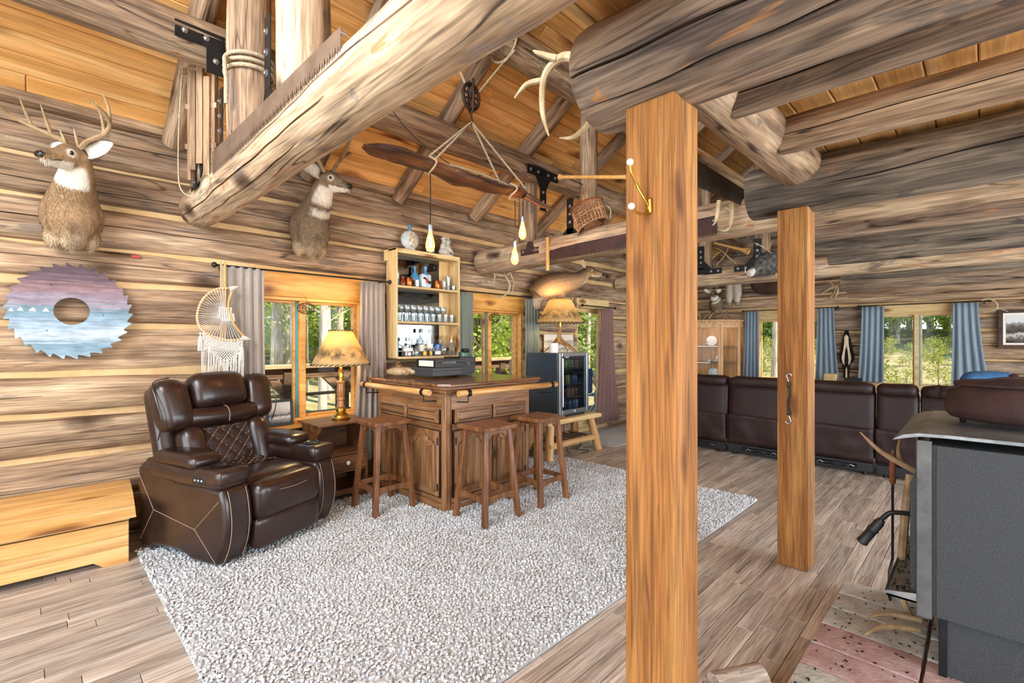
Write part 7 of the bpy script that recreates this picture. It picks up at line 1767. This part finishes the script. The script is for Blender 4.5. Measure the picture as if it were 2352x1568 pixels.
def tree_meshes(kind, seed):
    r = random.Random(seed); tb = B(); lb = B()
    if kind == 'conifer':
        H = r.uniform(10, 13); tb.tube([(0, 0, -.4), (.03, 0, H*.5), (0, .02, H)], [.15, .10, .015], 9)
        z = 1.2
        while z < H-.3:
            L_ = (1-z/H)**.7*2.0+.15
            for k in range(6):
                a = r.uniform(0, 2*PI); l = L_*r.uniform(.7, 1.05); e = V((math.cos(a), math.sin(a), -.22)); p0 = V((0, 0, z)); p1 = p0+e*l
                tb.tube([p0, p1], [.014, .004], 4)
                for q in range(int(24*l)+6):
                    f = r.uniform(.12, 1); c = p0.lerp(p1, f)+V((r.uniform(-1, 1), r.uniform(-1, 1), r.uniform(-.6, .3)))*.13*(1.15-f*.5); s_ = r.uniform(.05, .12)
                    d1 = V((r.uniform(-1, 1), r.uniform(-1, 1), r.uniform(-.5, .5))).normalized()*s_; d2 = d1.orthogonal().normalized()*s_*.38
                    lb.add([c-d2, c+d1, c+d2, c-d1*.6], [(0, 1, 2, 3)])
            z += r.uniform(.22, .36)
    elif kind == 'birch':
        H = r.uniform(9, 12); tb.tube([(0, 0, -.4), (.1, .05, H*.4), (.0, .1, H)], [.11, .085, .02], 9)
        for k in range(26):
            z = r.uniform(2.0, H-.4); a = r.uniform(0, 2*PI); l = r.uniform(.5, 1.6); p0 = V((.05, .04, z)); p1 = p0+V((math.cos(a)*l, math.sin(a)*l, r.uniform(-.2, .7)*l)); tb.tube([p0, p0.lerp(p1, .5)+V((0, 0, .08)), p1], [.022, .013, .004], 5)
            for q in range(int(46*l)):
                f = r.uniform(.25, 1.05); c = p0.lerp(p1, f)+V((r.gauss(0, .16), r.gauss(0, .16), r.gauss(0, .16))); s_ = r.uniform(.025, .055)
                d1 = V((r.uniform(-1, 1), r.uniform(-1, 1), r.uniform(-1, 1))).normalized()*s_; d2 = d1.orthogonal().normalized()*s_*.7; lb.add([c-d2, c+d1, c+d2, c-d1], [(0, 1, 2, 3)])
    else:
        H = 4.5 if kind == 'leafy' else 1.0; rad = 2.0 if kind == 'leafy' else .55
        tb.tube([(0, 0, -.3), (.05, 0, H*.5), (0, 0, H*.8)], [.09 if kind == 'leafy' else .02, .06 if kind == 'leafy' else .015, .01], 7)
        for k in range(46 if kind == 'leafy' else 14):
            a = r.uniform(0, 2*PI); q = math.sqrt(r.random()); z = H*r.uniform(.12, 1); w = rad*math.sin(PI*min(1, .15+.85*z/H))*q; cc = V((math.cos(a)*w, math.sin(a)*w, z)); tb.tube([(0, 0, z*.5), cc], [.02 if kind == 'leafy' else .006, .004], 4)
            for i in range(90 if kind == 'leafy' else 45):
                c = cc+V((r.gauss(0, .3), r.gauss(0, .3), r.gauss(0, .25)))*(1 if kind == 'leafy' else .35); s_ = r.uniform(.05, .10)*(1 if kind == 'leafy' else .5)
                d1 = V((r.uniform(-1, 1), r.uniform(-1, 1), r.uniform(-1, 1))).normalized()*s_; d2 = d1.orthogonal().normalized()*s_*.6; lb.add([c-d2, c+d1, c+d2, c-d1], [(0, 1, 2, 3)])
    return tb.mesh('trunk', True), lb.mesh('foliage')
KIT = {k: [tree_meshes(k.split('_')[0], i*7+len(k)) for i in range(n_)] for k, n_ in (('conifer', 3), ('birch', 2), ('leafy', 2), ('bush', 1))}
LM = {'conifer': 'needle', 'birch': 'leafy', 'leafy': 'leafy', 'bush': 'bush'}
TN = {'conifer': 'conifer_tree', 'birch': 'birch_tree', 'leafy': 'leafy_tree', 'bush': 'bush'}
rt_ = random.Random(44)
def tree(kind, x, y, label, group, s=1.0):
    tm, lm = rt_.choice(KIT[kind]); t = thing(TN[kind], label, 'tree' if kind != 'bush' else 'bush', (x, y, gz(x, y)), rt_.uniform(0, 6), group); t.scale = (s, s, s*rt_.uniform(.9, 1.1))
    mk('trunk', tm, MT['bark'], t); mk('foliage', lm, MT[LM[kind]], t)
# forest beyond the long wall: seen as a fan through the two windows and the door
for i in range(46):
    f = rt_.uniform(0, 1); ang_ = R(rt_.uniform(27, 78)); d = rt_.uniform(12, 27)
    x, y = d*math.cos(ang_)*1.15, max(10.5, d*math.sin(ang_)+3)
    k = rt_.choice(['conifer', 'conifer', 'conifer', 'birch', 'birch'])
    tree(k, x, y, {'conifer': 'dark green conifer of the forest beyond the long wall windows', 'birch': 'pale trunked slender tree of the forest beyond the long wall windows'}[k], {'conifer': 'conifers beyond the long wall', 'birch': 'slender trees beyond the long wall'}[k])
for lo, hi, ct in ((61, 72, 9), (43, 50, 5), (32, 37, 4)):
    for i in range(ct):
        ang_ = R(lo+(hi-lo)*(i+rt_.uniform(.2, .8))/ct); y = rt_.uniform(10.5, 15); tree('birch', y/math.tan(ang_), y, 'pale trunked slender tree of the forest beyond the long wall windows', 'slender trees beyond the long wall')
for i in range(16):
    ang_ = R(rt_.uniform(30, 75)); d = rt_.uniform(13, 22); tree('leafy', d*math.cos(ang_)*1.1, max(12, d*math.sin(ang_)+3), 'yellow green leafy tree among the forest beyond the long wall windows', 'leafy trees beyond the long wall', rt_.uniform(.8, 1.2))
# clearing and trees beyond the far wall
for i in range(22):
    y = -4+.62*i+rt_.uniform(-.5, .5); x = rt_.uniform(26, 34); tree('leafy', x, y*2.2, 'bright green leafy tree across the clearing beyond the far windows', 'leafy trees across the clearing', rt_.uniform(.9, 1.4))
for i in range(20):
    x = rt_.uniform(29, 38); tree('conifer', x, -7+1.5*i+rt_.uniform(-.6, .6), 'conifer behind the leafy trees across the clearing', 'conifers across the clearing', rt_.uniform(.8, 1.1))
for i in range(20):
    tree('leafy', rt_.uniform(35, 41), -14+2.0*i+rt_.uniform(-.5, .5), 'bright green leafy tree across the clearing beyond the far windows', 'leafy trees across the clearing', rt_.uniform(1.5, 2.0))
for x, y in ((17, 5.6), (19, 6.4), (22, 3.0), (18, 5.1)): tree('birch', x, y, 'pale trunked tree standing in the clearing by the far windows', 'slender trees in the clearing')
for i in range(34): x = rt_.uniform(15, 26); tree('bush', x, rt_.uniform(-.5, .36)*x*.5+rt_.uniform(-1, 4), 'low scrub bush on the dry clearing outside the far windows', 'scrub bushes in the clearing', rt_.uniform(.5, 1.0))
# deck with railing outside the long wall
dk = struct(B().bx((-1.5, 4.72, -.35), (9.5, 6.55, -.14)).obj('floor_deck', MT['deck']), 'timber deck along the outside of the long wall')
for i in range(13): B().bx((-1.5, 4.73+.14*i, -.14), (9.5, 4.73+.14*i+.132, -.10)).obj('deck_board', MT['deck'], dk)
t = thing('deck_railing', 'brown timber deck railing outside the windows', 'railing', (3.5, 6.4, -.1), w=True)
B().bx((-1.0, 6.30, 1.05), (8.6, 6.52, 1.10)).obj('cap_rail', MT['deckpale'] if 'deckpale' in MT else MT.setdefault('deckpale', wood('sunlit_rail', ('#9a7a55', '#c2a074', '#d8bc90'), 0, 1.5, 8, .7, .2)), t, bev=.005)  # paler timber for the cap rail and lower rails
B().bx((-1.0, 6.36, .92), (8.6, 6.42, 1.05)).obj('upper_rail', MT['deck'], t)
for x in (-.6, 1.0, 2.36, 3.1, 4.6, 6.2, 7.8): B().bx((x-.07, 6.34, -.1), (x+.07, 6.48, 1.05)).obj('post', MT['deck'], t, bev=.005)
for z in (.45, .70): B().tube([(-1.0, 6.4, z), (8.6, 6.4, z)], .022, 8).obj('lower_rail', MT['deckpale'], t, True)
for x in (2.36, 3.1):
    for s_ in (-1, 1): B().prism([(x+s_*.07, .7), (x+s_*.07, .85), (x+s_*.28, 1.05), (x+s_*.42, 1.05)], 6.37, 6.45, lambda a, c, d: (a, d, c)).obj('knee_brace', MT['deck'], t)
t = thing('folding_chair', 'blue and red folding camp chair on the deck behind the door glass', 'chair', (8.15, 5.55, -.1), R(20))
b = B(); b.rbox((0, .18, .68), (.50, .04, .52), .02, 5, fn=lambda w: (w.x, w.y+.06*math.cos(w.x*4), w.z)); b.obj('backrest', MT['bluecloth'], t, True)
B().rbox((0, -.04, .42), (.50, .42, .03), .015, 5).obj('seat', MT['bluecloth'], t, True); B().rbox((0, -.24, .36), (.48, .02, .14), .01, 4).obj('seat_front', MT['redpaint'], t, True)
for a, c in (((-.25, -.24, 0), (.25, .2, .9)), ((.25, -.24, 0), (-.25, .2, .9)), ((-.26, .2, 0), (-.26, -.22, .62)), ((.26, .2, 0), (.26, -.22, .62))): B().tube([a, c], .011, 8).obj('leg', MT['steel'], t, True)
for o in C.objects:
    if '_w' in o: del o['_w']
